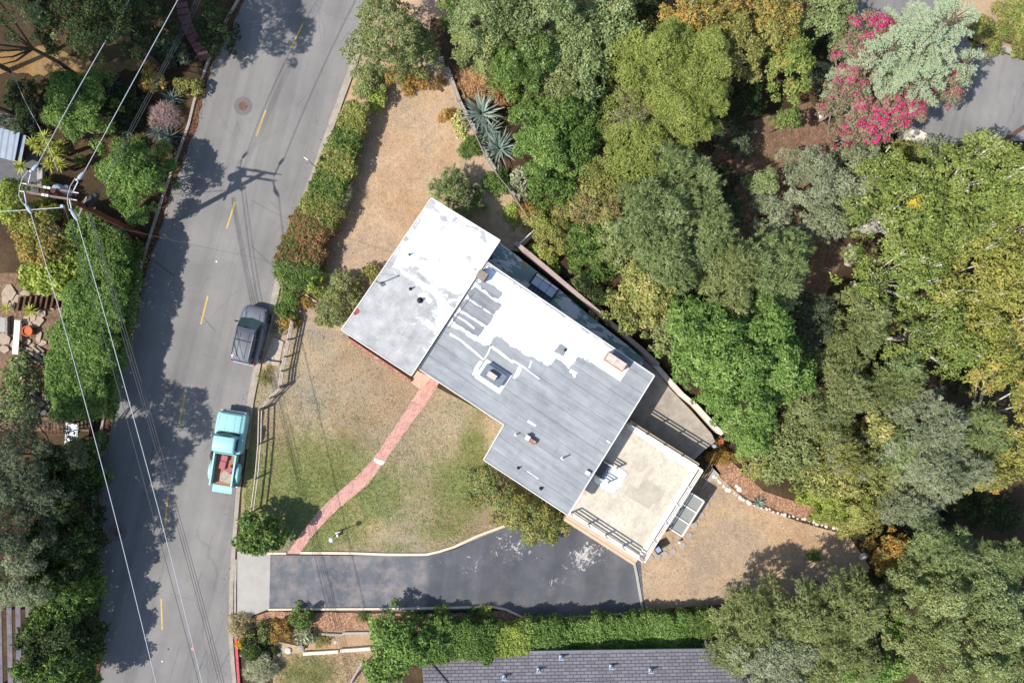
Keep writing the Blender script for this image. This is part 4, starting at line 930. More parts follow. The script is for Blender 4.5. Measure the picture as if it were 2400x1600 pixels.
# ------------------------------------------------------------------ utility pole
pole_b = Vector((*W(340, 556, 0), T(*W(340, 556, 0)))); ZP = 9.7
pole_t = Vector((*W(124, 447, ZP + 0.25), ZP + 0.25))
up = empty('utility_pole', pole_b, 0, 'leaning brown wooden utility pole with two crossarms at the left side of the road', 'utility pole')
po = tuple(pole_b)
mb = MB(); mb.tube([pole_b - Vector((0, 0, 0.5)), pole_b.lerp(pole_t, 0.5), pole_t], [0.19, 0.165, 0.13], 14); mb.build('pole', M_POLE, up, po, smooth=True)
def I3(px, py, z): return (*W(px, py, z), z)
arms = []
for (a, b, z) in (((62, 432), (173, 451), ZP), ((57, 450), (169, 468), ZP - 0.15)):
    mb = MB(); mb.bar(I3(*a, z), I3(*b, z), 0.11, 0.13); ar = mb.build('crossarm', M_ARM, up, po)
    for t in (0.0, 1.0):
        mb = MB(); p = Vector(I3(*a, z)).lerp(Vector(I3(*b, z)), t); e = Vector(I3(*a, z)) - Vector(I3(*b, z)); e.normalize(); p = p + e * (0.12 if t == 0 else -0.12)
        mb.bar(p - e * 0.2 + Vector((0, 0, .08)), p + e * 0.1 + Vector((0, 0, .08)), 0.05, 0.05); mb.build('arm_bracket', M_PORC, ar, po)
    mb = MB()
    for t in (0.42, 0.5):
        p = Vector(I3(*a, z)).lerp(Vector(I3(*b, z)), t); mb.box(p.x, p.y, p.z + 0.09, 0.16, 0.13, 0.06, -0.17)
    mb.build('arm_bolt', M_PORC, ar, po)
mb = MB(); c = I3(143, 446, ZP - 1.3); mb.lathe((c[0], c[1], ZP - 1.9), [(0.25, 0), (0.3, 0.03), (0.3, 0.95), (0.24, 1.04), (0.1, 1.08)], 18); tf = mb.build('transformer', M_TRAFO, up, po, smooth=True)
mb = MB()
for k in (0, 1):
    x, y, z = I3(133 + 22 * k, 434 + 2 * k, ZP - 0.75); mb.lathe((x, y, z - .12), [(.04, 0), (.07, .03), (.045, .06), (.07, .09), (.045, .12), (.06, .16), (.03, .2)], 10)
mb.build('bushing', M_PORC, tf, po)
# telecom arm and secondary gear lower on the pole
mb = MB(); mb.bar(I3(185, 508, 7.0), I3(204, 462, 7.0), 0.1, 0.12); mb.build('crossarm', M_WOODG, up, po)
mb = MB(); mb.box(*I3(216, 468, 7.0), 0.3, 0.85, 0.3, math.radians(-38)); mb.box(*I3(223, 462, 7.0), 0.1, 0.7, 0.12, math.radians(-38)); mb.build('splice_case', M_DARK, up, po)
mb = MB(); mb.box(*I3(147, 484, 8.6), 0.16, 0.16, 0.2, 0.3); mb.build('insulator', M_INS, up, po)
mb = MB(); x, y, z = I3(302, 534, 1.6); mb.box(x, y, z, 0.22, 0.1, 0.3, 0.4); mb.build('meter_tag', M_GALV, up, po)
def insul(p, q, r=0.085):
    P = Vector(I3(*p)); Q = Vector(I3(*q)); mb = MB(); L = [P.lerp(Q, t) for t in (0, .1, .3, .65, .9, 1)]
    mb.tube(L, [r * .3, r * .9, r * 1.3, r * 1.1, r * .6, r * .25], 8); mb.build('insulator', M_INS, up, po, smooth=True)
    mb = MB(); mb.lathe((P.x, P.y, P.z), [(.03, 0), (.07, .02), (.07, .1), (.03, .13)], 10); mb.build('wire_clamp', M_PORC, up, po)
insul((74, 402, ZP), (90, 384, ZP)); insul((182, 422, ZP), (198, 402, ZP)); insul((62, 480, ZP), (74, 502, ZP)); insul((167, 492, ZP), (182, 518, ZP)); 
for p in (((72, 408), (66, 432)), ((183, 426), (172, 448)), ((57, 452), (62, 478)), ((163, 468), (168, 492))):
    mb = MB(); mb.tube([I3(*p[0], ZP), I3(*p[1], ZP)], [0.035, 0.035], 6); mb.build('arm_link', M_PORC, up, po)
# jumpers
for P in ([(66, 400), (52, 418), (46, 440), (44, 458), (50, 472), (58, 480)], [(176, 418), (165, 436), (159, 456), (158, 475), (163, 492)]):
    mb = MB(); mb.tube([I3(x, y, ZP + 0.15) for x, y in P], 0.018, 6); mb.build('jumper_wire', M_WIRE, up, po)
# ------------------------------------------------------------------ overhead wires (each its own thing)
def wire(name, P, r, mat, label, cat, group=None):
    pts = []
    P = [Vector(I3(*p)) for p in P]
    for i in range(len(P) - 1):     # catmull-rom
        p0, p1, p2, p3 = P[max(i - 1, 0)], P[i], P[i + 1], P[min(i + 2, len(P) - 1)]
        for k in range(8):
            t = k / 8; pts.append(0.5 * ((2 * p1) + (-p0 + p2) * t + (2 * p0 - 5 * p1 + 4 * p2 - p3) * t * t + (-p0 + 3 * p1 - 3 * p2 + p3) * t ** 3))
    pts.append(P[-1]); mb = MB(); mb.tube(pts, r, 5); o = mb.build(name, mat, None, tuple(pts[0]), smooth=True); return tag(o, label, cat, group)
PW = 'power lines over the road'
wire('power_line', [(88, 386, 9.7), (180, 215, 9.3), (303, 0, 9.0), (430, -225, 8.9)], 0.021, M_WIRE, 'bright power line rising from the outer end of the crossarm to the top edge', 'power line', PW)
wire('power_line', [(197, 404, 9.7), (300, 214, 9.3), (417, 0, 9.0), (540, -225, 8.9)], 0.021, M_WIRE, 'bright power line rising from the roadside end of the crossarm to the top edge', 'power line', PW)
wire('power_line', [(73, 503, 9.7), (160, 800, 9.0), (267, 1200, 8.7), (366, 1600, 8.6), (415, 1800, 8.6)], 0.021, M_WIRE, 'leftmost bright power line running down from the pole to the bottom edge', 'power line', PW)
wire('power_line', [(181, 518, 9.7), (263, 800, 9.0), (373, 1200, 8.7), (474, 1600, 8.6), (524, 1800, 8.6)], 0.021, M_WIRE, 'bright power line crossing from the pole into the middle of the road at the bottom', 'power line', PW)
wire('power_line', [(150, 484, 8.6), (180, 575, 8.3), (246, 800, 7.8), (357, 1200, 7.5), (466, 1600, 7.4), (518, 1800, 7.4)], 0.016, M_CABLE, 'thin twisted neutral line between the two bright power lines', 'power line', PW)
for k, (a, b, c2) in enumerate((('leftmost', 0, 0), ('middle', 5, 6), ('rightmost', 11, 12))):
    wire('telephone_cable', [(206 + b * .7, 500, 7.0), (232 + b * 0.8, 590, 6.8), (291 + c2, 800, 6.5), (350 + c2, 1000, 6.4), (406 + c2, 1200, 6.3), (461 + c2, 1400, 6.3), (513 + c2, 1600, 6.3), (560 + c2, 1800, 6.3)], 0.016, M_CABLE, a + ' of the three close telephone cables running down from the pole', 'cable', 'telephone cables south of the pole')
    wire('telephone_cable', [(222 + b * .6, 458, 7.0), (296 + b, 316, 6.7), (372 + b, 172, 6.5), (458 + b * 1.1, 0, 6.4), (560 + b * .6, -220, 6.4)], 0.011, M_CABLE, a + ' of the three close telephone cables rising from the pole to the top edge', 'cable', 'telephone cables north of the pole')
wire('service_drop', [(-60, 500, 8.0), (0, 496, 8.0), (80, 491, 8.0), (150, 486, 8.5)], 0.02, M_WIRE, 'pale wire running from the pole straight to the left edge', 'power line', PW)
wire('service_drop', [(186, 516, 8.3), (330, 546, 7.0), (460, 575, 6.3), (600, 605, 5.7), (700, 628, 5.3), (800, 648, 5.1), (MAST[0] * PX / (1 - 5.0 / H) + 1200, 800 - MAST[1] * PX / (1 - 5.0 / H), 5.05)], 0.009, M_CABLE, 'thin service wire crossing the road from the pole to the roof mast', 'power line', PW)
wire('guy_wire', [(25, 160, 5.0), (60, 240, 5.0), (95, 305, 5.0), (118, 355, 4.2), (135, 400, 3.0)], 0.016, M_WIRE, 'pale slanting wire over the yuccas near the left edge', 'wire')
# ------------------------------------------------------------------ rail fence along the lawn
def rail_fence(name, pts, h, rails, label, cat, pw=0.1, rw=0.05, mat=M_WOODL, pmat=None, z=None):
    g0 = G(*pts[0]); f = empty(name, g0, 0, label, cat); og = tuple(g0)
    P = [Vector(G(x, y)) if z is None else Vector((*W(x, y, z), z)) for x, y in pts]
    for p in P:
        mb = MB(); mb.box(p.x, p.y, p.z + h / 2 + 0.02, pw, pw, h + 0.04, 0.2); mb.build('post', pmat or M_WOODG, f, og)
    for i in range(len(P) - 1):
        for r in rails:
            mb = MB(); mb.bar(P[i] + Vector((0, 0, h * r)), P[i + 1] + Vector((0, 0, h * r)), rw, 0.12); mb.build('rail', mat, f, og)
    return f
rail_fence('rail_fence', [(693, 752), (684, 795), (676, 835), (669, 868), (665, 903)], 1.0, (0.45, 0.72, 0.97), 'weathered white rail fence from the orange bush down past the SUV', 'fence')
rail_fence('rail_fence', [(665, 907), (641, 930), (619, 955)], 1.0, (0.45, 0.97), 'short angled white rail fence section at the lawn corner', 'fence')
rail_fence('rail_fence', [(619, 958), (617, 1036), (610, 1116), (600, 1194)], 1.0, (0.45, 0.97), 'long straight rail fence beside the turquoise pickup', 'fence')
rail_fence('wire_fence', [(1041, 152), (1073, 240), (1103, 298), (1138, 372), (1168, 420), (1202, 462), (1250, 538)], 1.0, (0.5, 0.97), 'thin grey fence along the agaves behind the dry back yard', 'fence', 0.06, 0.04, M_WOODG)
rail_fence('yard_gate', [(1003, 158), (1041, 149)], 1.1, (0.3, 0.6, 0.95), 'small white gate in the top corner of the dry yard', 'gate', 0.07, 0.05, M_WHITEP, M_WHITEP)
rail_fence('handrail', [(1212, 580), (1250, 545)], 1.0, (0.5, 0.97), 'white handrail at the top end of the shaded patio wall', 'handrail', 0.06, 0.05, M_WHITEP, M_WHITEP)
strip('stone_border', [(1042, 160), (1075, 245), (1105, 300), (1140, 375), (1205, 462)], 0.3, -0.2, 0.12, M_ROCK, side=-1, label='broken pale stone border under the thin yard fence', cat='stone border')
# lamp post
g0 = G(793, 1246); lp = empty('lamp_post', g0, 0, 'white ball lamp on a thin post in the lawn beside the brick path', 'lamp post')
mb = MB(); mb.lathe((0, 0, 0), [(0.09, 0), (0.07, 0.05), (0.028, 0.12), (0.026, 1.55), (0.06, 1.58), (0.06, 1.66)], 10); mb.build('post', M_DARK, lp)
mb = MB(); mb.lathe((0, 0, 1.66), [(0.05, 0), (0.11, 0.03), (0.155, 0.1), (0.165, 0.17), (0.15, 0.24), (0.1, 0.3), (0.03, 0.325)], 20); mb.build('globe', M_GLOBE, lp, smooth=True)
mb = MB(); mb.box(0.06, 0.06, 0.22, 0.34, 0.1, 0.44, 0.3); mb.box(0.0, -0.1, 0.2, 0.1, 0.3, 0.4, 0.3); mb.build('planter_bracket', M_WHITEP, lp)
# street sign
g0 = G(746, 397); sg = empty('street_sign', g0, 0, 'white street sign on a thin pole leaning from the roadside hedge', 'sign')
mb = MB(); mb.tube([(0, 0, 0), (0, 0, 2.5)], 0.03, 8); mb.build('post', M_GALV, sg)
mb = MB(); mb.box(-0.06, 0.03, 2.4, 0.34, 0.05, 0.5, 2.5); mb.build('sign_panel', M_WHITEP, sg)
# manholes
def manhole(px, py, label):
    g0 = G(px, py); o = empty('manhole', (g0[0], g0[1], 0.03), 0, label, 'manhole')
    mb = MB(); mb.lathe((0, 0, 0), [(0.64, 0), (0.64, 0.008), (0.3, 0.009)], 32); mb.build('concrete_ring', M_MHC, o)
    mb = MB(); mb.lathe((0, 0, 0), [(0.31, 0), (0.31, 0.014), (0.27, 0.018), (0.1, 0.018)], 24); mb.build('lid', M_MHL, o)
manhole(570, 249, 'sunlit manhole with rusty lid in a round concrete collar on the upper road')
manhole(276, 1245, 'shaded manhole with dark collar on the lower left of the road')
def disc(name, px, py, r, h, mat, label, cat, group=None, z=None, n=12):
    g0 = G(px, py) if z is None else (*W(px, py, z), z); mb = MB(); mb.lathe((0, 0, 0), [(r, 0), (r, h * .7), (r * .85, h)], n)
    o = mb.build(name, mat, None); o.location = (g0[0], g0[1], g0[2] + 0.025); return tag(o, label, cat, group)
disc('road_marker', 395, 1520, 0.06, 0.03, M_NAVY, 'blue reflective road marker near the bottom of the road', 'road marker')
disc('road_marker', 381, 1548, 0.06, 0.03, M_WHITEP, 'white road marker just below the blue one', 'road marker')
disc('road_marker', 508, 613, 0.07, 0.03, M_WHITEP, 'small pale road marker in the middle of the upper road', 'road marker')
disc('marker_ball', 452, 1519, 0.12, 0.02, M_COPPER, 'pink painted spot on the asphalt under the bright power line', 'marker')
# stepping stones
for k, (x, y, lb) in enumerate([(1627.5, 1229, 'nearest the patio cover corner'), (1615, 1253, 'second from the patio cover'), (1599.5, 1276.5, 'beside the small white stake'), (1577.5, 1290, 'where the curve bends left'), (1559, 1297.5, 'third from the garage corner'), (1542.5, 1303.5, 'second from the garage corner'), (1525.5, 1305.5, 'at the garage corner'), (1644, 1205, 'in the shade beside the patio cover'), (1655, 1182, 'in the shade, second above the sunlit ones'), (1664, 1161, 'deep in the shade near the lawn corner')]):
    disc('stepping_stone', x, y, 0.235, 0.05, M_STONE, 'round pinkish stepping stone ' + lb, 'stepping stone', 'stepping stones on the lower lawn', n=6 if k % 2 else 8)
drape('lawn_slab', [(1662, 1118), (1672, 1086), (1690, 1110), (1668, 1126), (1640, 1150)], 0.05, M_CONC, 0.5)
# patio cover
ZC = -0.45
PCn = [(1613, 1151), (1650, 1174), (1598, 1256), (1562, 1233)]
g0 = (*W(1606, 1203, ZC), -2.3); pc = empty('patio_cover', g0, 0, 'white framed patio cover with three grey panels beside the deck', 'patio cover')
P4 = [Vector((*W(x, y, ZC), ZC)) for x, y in [(1607, 1147), (1650, 1174), (1598, 1256), (1556, 1229)]]
for k in range(3):
    a, b = P4[0].lerp(P4[3], k / 3), P4[0].lerp(P4[3], (k + 1) / 3); c_, d_ = P4[1].lerp(P4[2], (k + 1) / 3), P4[1].lerp(P4[2], k / 3)
    mb = MB(); mb.prism([(a.x, a.y), (b.x, b.y), (c_.x, c_.y), (d_.x, d_.y)], ZC - 0.05, ZC - 0.02); mb.build('panel', M_PANEL, pc, g0)
mb = MB()
for k in range(4): mb.bar(P4[0].lerp(P4[3], k / 3), P4[1].lerp(P4[2], k / 3), 0.09, 0.09)
mb.bar(P4[1], P4[2], 0.1, 0.12); mb.bar(P4[0], P4[3], 0.08, 0.08); mb.build('frame', M_WHITEP, pc, g0)
mb = MB(); mb.bar(P4[0].lerp(P4[1], .2) + Vector((0, 0, .02)), P4[3].lerp(P4[2], .2) + Vector((0, 0, .02)), 0.05, 0.03); mb.build('crossbar', M_EDGING, pc, g0)
for p in (P4[1], P4[2]):
    mb = MB(); gz = T(p.x, p.y); mb.box(p.x, p.y, (gz + ZC) / 2 - 0.03, 0.1, 0.1, ZC - gz - 0.05); mb.build('post', M_WHITEP, pc, g0)
g0 = G(1537, 1279, 0); b_ = empty('wheelie_bin', g0, HR, 'navy bin with pale blue lid in the shade at the garage corner', 'bin')
mb = MB(); mb.box(0, 0, 0.48, 0.44, 0.5, 0.9, 0, 1.15); mb.build('bin_body', M_NAVY, b_, bevel=0.03)
mb = MB(); mb.box(0, 0.04, 0.97, 0.34, 0.36, 0.06); mb.build('lid', M_LID, b_, bevel=0.02)
g0 = G(1589, 1267, 0); mb = MB(); mb.lathe((0, 0, 0), [(0.035, 0), (0.035, 0.32), (0.09, 0.34), (0.09, 0.4), (0.02, 0.42)], 10); o = mb.build('garden_light', M_WHITEP, None); o.location = g0; tag(o, 'small white garden light on a stake beside the stepping stones', 'garden light')
# sofa and slatted boards on the long patio
def uvec(p, q): v = (Vector(q) - Vector(p)); return v.normalized()
x, y = W(1276, 670, PU + 0.4); sf = empty('patio_sofa', (x, y, PU), -math.radians(36), 'pale blue three seat patio sofa with white back cushions on the shaded patio', 'sofa')
mb = MB(); mb.box(0, 0, 0.16, 1.9, 0.78, 0.3); mb.box(0, 0.40, 0.4, 1.9, 0.06, 0.6); mb.box(-.95, 0, .3, .06, .78, .5); mb.box(.95, 0, .3, .06, .78, .5); mb.build('frame', M_DARK, sf)
for k in (-1, 0, 1):
    mb = MB(); mb.box(k * 0.6, -0.07, 0.4, 0.58, 0.6, 0.16); mb.build('seat_cushion', M_BLUEC, sf, bevel=0.03)
    mb = MB(); mb.box(k * 0.6, 0.31, 0.56, 0.58, 0.14, 0.36); mb.build('back_cushion', M_WHITEC, sf, bevel=0.04)
x, y = W(1262, 693, PU + 0.05); dm = empty('slatted_boards', (x, y, PU), -math.radians(36), 'row of blue grey boards on the patio floor between sofa and roof', 'deck boards')
M_BRD = paint('slate_blue_board', (104, 112, 138), 0.8, 0.1)
for k in range(7):
    mb = MB(); mb.box(-0.78 + k * 0.265, 0, 0.03, 0.235, 0.72, 0.05); mb.build('board', M_BRD, dm)
def torus(name, px, py, z, R1, r, mat, label, cat):
    x, y = W(px, py, z); mb = MB(); n = 18; vs = []; k2 = 8
    for i in range(n):
        a = 2 * math.pi * i / n
        for j in range(k2):
            b = 2 * math.pi * j / k2; q = R1 + r * math.cos(b); vs.append((q * math.cos(a), q * math.sin(a), r + r * math.sin(b)))
    mb.add(vs, [(i * k2 + j, ((i + 1) % n) * k2 + j, ((i + 1) % n) * k2 + (j + 1) % k2, i * k2 + (j + 1) % k2) for i in range(n) for j in range(k2)])
    o = mb.build(name, mat, None, smooth=True); o.location = (x, y, z); return tag(o, label, cat)
torus('hose_reel', 1233, 621, PU, 0.085, 0.04, M_YPL, 'small yellow hose coil by the patio wall', 'hose')
disc('drain_cover', 1152, 605, 0.11, 0.02, M_TAR, 'small dark round drain cover in the top patio corner', 'drain cover', z=PU)
def pot(px, py, r, h, mat, label, cat='flower pot', z=None):
    g0 = G(px, py, h * 0) if z is None else (*W(px, py, z), z); o = empty('flower_pot', (g0[0], g0[1], g0[2]), 0, label, cat)
    mb = MB(); mb.lathe((0, 0, 0.02), [(r * .7, 0), (r, h * .85), (r * 1.06, h * .87), (r * 1.06, h), (r * .88, h), (r * .82, h * .8)], 22); mb.build('pot', mat, o, smooth=True)
    mb = MB(); mb.lathe((0, 0, 0.02 + h * .72), [(r * .8, 0), (r * .82, 0.02), (r * .3, 0.03)], 14); mb.build('soil', paint('potting_soil' + label[:6], (150, 84, 52), 0.95, 0.2), o)
pot(73, 776, 0.34, 0.4, M_TERRA, 'large empty terracotta pot on the stone terrace at the left edge')
pot(1687, 1033, 0.16, 0.3, paint('orange_pot', (206, 108, 84), 0.7, 0.08), 'small orange pot at the end of the whitewashed wall', z=PZ)
disc('bucket', 1672, 1044, 0.14, 0.28, M_LID, 'pale blue bucket beside the orange pot', 'bucket', z=PZ)
ORD = ['first', 'second', 'third', 'fourth', 'fifth', 'sixth', 'seventh', 'eighth', 'ninth', 'tenth', 'eleventh', 'twelfth', 'thirteenth', 'fourteenth', 'fifteenth', 'sixteenth', 'seventeenth', 'eighteenth', 'nineteenth']
def ordw(n):
    if n < 19: return ORD[n]
    t = {2: ('twentieth', 'twenty'), 3: ('thirtieth', 'thirty'), 4: ('fortieth', 'forty'), 5: ('fiftieth', 'fifty')}[(n + 1) // 10]
    return t[0] if (n + 1) % 10 == 0 else t[1] + ' ' + ORD[(n + 1) % 10 - 1]
# ------------------------------------------------------------------ rocks
def rock_mesh(seed, r=1.0):
    rr = random.Random(seed); n = 8; rings = []
    for j, (z, q) in enumerate([(0, .8), (.25, 1.0), (.5, .85), (.68, .5)]):
        rings.append([(q * math.cos(2 * math.pi * k / n) * rr.uniform(.82, 1.15), q * math.sin(2 * math.pi * k / n) * rr.uniform(.82, 1.15), z * rr.uniform(.9, 1.1)) for k in range(n)])
    mb = MB(); mb.rings(rings); return mb
def rock(px, py, r, mat, label, cat='rock', group=None, seed=0, name='rock', dz=0.0, fl=1.0):
    g0 = G(px, py, dz); mb = rock_mesh(seed); mb.v = [(x * r, y * r, z * r * fl) for x, y, z in mb.v]
    o = mb.build(name, mat, None); o.location = g0; o.rotation_euler = (0, 0, seed * 1.3); return tag(o, label, cat, group)
LINE = [(1672, 1113), (1690, 1132), (1712, 1150), (1735, 1166), (1760, 1180), (1795, 1192), (1830, 1203), (1870, 1213), (1905, 1222), (1935, 1232), (1985, 1246), (2008, 1254)]
protos = []
cnt = 0
for i in range(len(LINE) - 1):
    a, b = LINE[i], LINE[i + 1]; n = max(1, int(math.hypot(b[0] - a[0], b[1] - a[1]) / 8.5))
    for k in range(n):
        t = (k + random.uniform(-.2, .2)) / n; px, py = a[0] + (b[0] - a[0]) * t + random.uniform(-2, 2), a[1] + (b[1] - a[1]) * t + random.uniform(-2, 2)
        if 1940 < px < 1950: continue
        if len(protos) < 4:
            o = rock(px, py, 0.13, M_ROCKW, 'small pale rock in the curving row edging the lower lawn', 'rock', 'white edging rocks of the lower lawn', 11 + len(protos), 'edging_rock'); protos.append(o)
        else:
            o = protos[cnt % 4].copy(); COL.objects.link(o); o.location = G(px, py)
        o['label'] = ordw(cnt) + ' pale rock from the garage end of the row edging the lower lawn'; s = random.uniform(.6, 1.4); o.scale = (s, s * random.uniform(.7, 1.2), s); o.rotation_euler = (0, 0, random.uniform(0, 6)); cnt += 1
for k, (x, y, r, lb) in enumerate([(1733, 1146, .22, 'pale rock on the mulch slope, upper of two'), (1726, 1138, .15, 'small pale rock beside the upper one on the mulch slope'), (2023, 1303, .3, 'pale bluish boulder in the shade right of the lower lawn'), (1922, 270, .32, 'white boulder at the left edge of the magenta bush'), (2166, 318, .3, 'pale rock beside the white slab under the pink blossoms')]):
    rock(x, y, r, M_ROCKW, lb, seed=30 + k, name='boulder')
for k, (x, y, r, m_, lb) in enumerate([(653, 1531, .24, M_ROCK, 'grey boulder left of two by the white terrace wall'), (676, 1523, .24, M_ROCKW, 'pale round boulder between the grey boulders by the terrace wall'), (706, 1517, .26, M_ROCK, 'grey boulder at the left end of the white terrace wall'), (787, 1503, .15, M_ROCKW, 'small pale boulder on the side terrace'), (640, 1552, .16, M_ROCK, 'small grey stone right of the silvery shrub'), (569, 1524, .13, M_ROCK, 'small stone nearest the red kerb'), (565, 1533, .12, M_ROCKW, 'paler small stone by the red kerb')]):
    rock(x, y, r, m_, lb, seed=50 + k, name='boulder')
# flagstones of the left terrace
def slab(px, py, w, l, rz, mat, label, cat='flagstone', group=None, h=0.07, name='flagstone', seed=0, dz=0.05):
    g0 = G(px, py, dz); rr = random.Random(seed + 5); P = []
    for k in range(6):
        a = 2 * math.pi * (k + rr.uniform(-.25, .25)) / 6; P.append((w / 2 * math.cos(a) * rr.uniform(.9, 1.2), l / 2 * math.sin(a) * rr.uniform(.9, 1.2)))
    mb = MB(); mb.prism(P, 0, h); o = mb.build(name, mat, None); o.location = g0; o.rotation_euler = (0, 0, rz); return tag(o, label, cat, group)
FG = 'loose flagstones on the left terrace'
LF = [(22, 688, .9, 1.1), (40, 700, .6, .8), (14, 705, .5, .8), (60, 690, .6, .8), (92, 685, .5, .4), (110, 690, .6, .5), (122, 690, .5, .5), (142, 688, .45, .6), (28, 716, .6, .5), (98, 700, .25, .6), (122, 720, .35, .5),
      (145, 724, .5, .45), (152, 738, .8, .5), (168, 728, .6, .5), (160, 752, .9, .4), (76, 745, .6, .5), (88, 752, .9, .9), (97, 735, .6, .6), (70, 760, .6, .4), (62, 748, .5, .4), (10, 795, .9, .8), (36, 806, .7, .6), (12, 818, .6, .5), (92, 790, .9, .4),
      (78, 812, .5, .4), (100, 804, .4, .6), (120, 800, .3, .5), (66, 800, .4, .4), (112, 905, .55, .5), (118, 920, .5, .55), (106, 930, .5, .5), (124, 935, .6, .5), (112, 948, .5, .5), (98, 946, .45, .45), (90, 960, .45, .45), (104, 965, .5, .4), (128, 950, .5, .45), (136, 940, .5, .4),
      (88, 935, .5, .5), (76, 940, .45, .5), (68, 930, .5, .5), (80, 920, .5, .5), (130, 975, .9, .35), (118, 985, .6, .3), (86, 976, .45, .45), (72, 968, .5, .4), (112, 882, .5, .5), (120, 895, .4, .4)]
KD = lambda k, y: 2 if (y > 870 and k % 3) else (1 if y > 870 else 0)
RK = {}
for cl in (0, 1, 2):
    for n_, k in enumerate(sorted([k for k, q in enumerate(LF) if KD(k, q[1]) == cl], key=lambda k: LF[k][1] + LF[k][0] * .001)): RK[k] = ordw(n_)
for k, (x, y, w, l) in enumerate(LF):
    dark = y > 870
    slab(x, y, w, l, k * 1.7, M_SLAB if dark and k % 3 else M_FLAG, (RK[k] + (' dark squared paving stone, counted downwards, in the shaded path' if dark and k % 3 else ' pale flagstone, counted downwards, among those of the left terrace' if not dark else ' paler stone, counted downwards, among the dark shaded path stones')), 'flagstone', FG, seed=k)
# sleeper steps
for k in range(10):
    t = k / 9; x0 = 52 + 118 * t; g0 = G(x0, 712 - 8 * t, 0)
    mb = MB(); mb.box(0, 0, 0.2, 0.13, 0.95, 0.36, -0.2); o = mb.build('garden_sleeper', M_WOODB, None); o.location = g0
    tag(o, ordw(k) + ' timber sleeper from the left in the row above the terracotta pot', 'timber', 'timber sleepers of the left garden step')
# stack of old boards / roof tiles
for k in range(16):
    g0 = G(58 + (k % 4) * 12 + random.uniform(-3, 3), 818 + (k // 4) * 9 + random.uniform(-2, 2), 0.1 + 0.03 * (k % 3)); mb = MB(); mb.box(0, 0, 0.04, 0.6, 0.14, 0.06, 0)
    o = mb.build('old_plank', M_WOODG if k % 2 else M_FLAG, None); o.location = g0; o.rotation_euler = (0.05 * (k % 3), 0.04, -0.5 + random.uniform(-.35, .35)); tag(o, ordw(k % 4) + ' plank from the left in the ' + ordw(k // 4) + ' row of the messy pile below the pot', 'plank', 'pile of old planks on the left terrace')
# white long bench-like planter boxes
x, y, z = G(39, 790, 0.4); o = empty('garden_bench', (x, y, z - 0.4), math.radians(-4), 'long white slatted bench on the left terrace beside the terracotta pot', 'bench')
mb = MB()
for k in range(3): mb.box(-0.14 + 0.14 * k, 0, 0.42, 0.115, 2.3, 0.04)
mb.build('seat', M_WHITEP, o)
for s in (-1, 1):
    mb = MB(); mb.box(0, s * 0.95, 0.2, 0.36, 0.08, 0.4); mb.build('leg', M_WHITEP, o)
mb = MB(); g0 = G(20, 764, 0.1); mb.box(0, 0, 0.1, 0.16, 1.25, 0.25, 0); o = mb.build('timber_beam', M_WOODG, None); o.location = g0; tag(o, 'grey timber beam beside the white slatted bench', 'beam')
drape('gravel_patch', [(-40, 735), (16, 745), (18, 778), (-40, 780)], 0.07, M_CONC, 0.5)
# metal shed top-left
x, y, z = G(20, 340, 1.0); sh = empty('garden_shed', (x, y, z - 1.0), math.radians(-14), 'small shed with blue grey metal sheet roof at the left edge', 'shed')
mb = MB(); mb.box(-0.4, 0, 0.45, 2.0, 1.7, 0.9); mb.build('wall', M_WOODB, sh)
mb = MB(); vs = [(-1.6, -0.95, 1.0), (0.62, -0.95, 0.98), (0.62, 0.95, 1.12), (-1.6, 0.95, 1.14)]; mb.add(vs + [(a, b, c - .05) for a, b, c in vs], [(0, 1, 2, 3), (7, 6, 5, 4), (0, 4, 5, 1), (1, 5, 6, 2), (2, 6, 7, 3), (3, 7, 4, 0)]); mb.build('roof', M_SHED, sh)
mb = MB(); mb.bar((0.8, -0.9, 0.8), (0.78, 0.9, 0.9), 0.28, 0.04); mb.build('gutter_sheet', M_TRAFO, sh)
for k, (x, y, w, h) in enumerate([(16, 400, 70, 60), (70, 400, 40, 100), (40, 290, 80, 50)]):
    drape('terrace_paving', [(x - w / 2, y - h / 2), (x + w / 2, y - h / 2 + 4), (x + w / 2, y + h / 2), (x - w / 2, y + h / 2)], 0.06 + 0.004 * k, M_SLAB, 0.6)
mb = MB(); x, y, z = G(100, 418, 0); mb.box(0, 0, 0.15, 0.35, 1.3, 0.3, 0); o = mb.build('concrete_step', M_CONC, None); o.location = (x, y, z); tag(o, 'short pale concrete block between the yuccas and the utility pole', 'block')
# corrugated awning + slat fence
x, y, z = G(168, 1018, 1.2); aw = empty('entry_awning', (x, y, z - 1.2), math.radians(-8), 'white corrugated awning at the foot of the clipped hedge by the kerb', 'awning')
mb = MB(); vs = [(-0.42, -0.75, 1.15), (0.42, -0.75, 1.15), (0.42, 0.75, 1.3), (-0.42, 0.75, 1.3)]; mb.add(vs + [(a, b, c - .04) for a, b, c in vs], [(0, 1, 2, 3), (7, 6, 5, 4), (0, 4, 5, 1), (1, 5, 6, 2), (2, 6, 7, 3), (3, 7, 4, 0)]); mb.build('roof', M_CORR, aw)
for sx in (-1, 1):
    for sy in (-1, 1):
        mb = MB(); mb.box(sx * .36, sy * .66, 0.58, 0.07, 0.07, 1.16); mb.build('post', M_WOODB, aw)
x, y, z = G(135, 1002, 0.8); sf_ = empty('slatted_screen', (x, y, z - 0.8), 0, 'dark timber slatted screen left of the white corrugated awning', 'screen')
mb = MB()
for k in range(8): mb.box(-0.9 + 0.25 * k, 0, 0.78, 0.09, 0.9, 0.05)
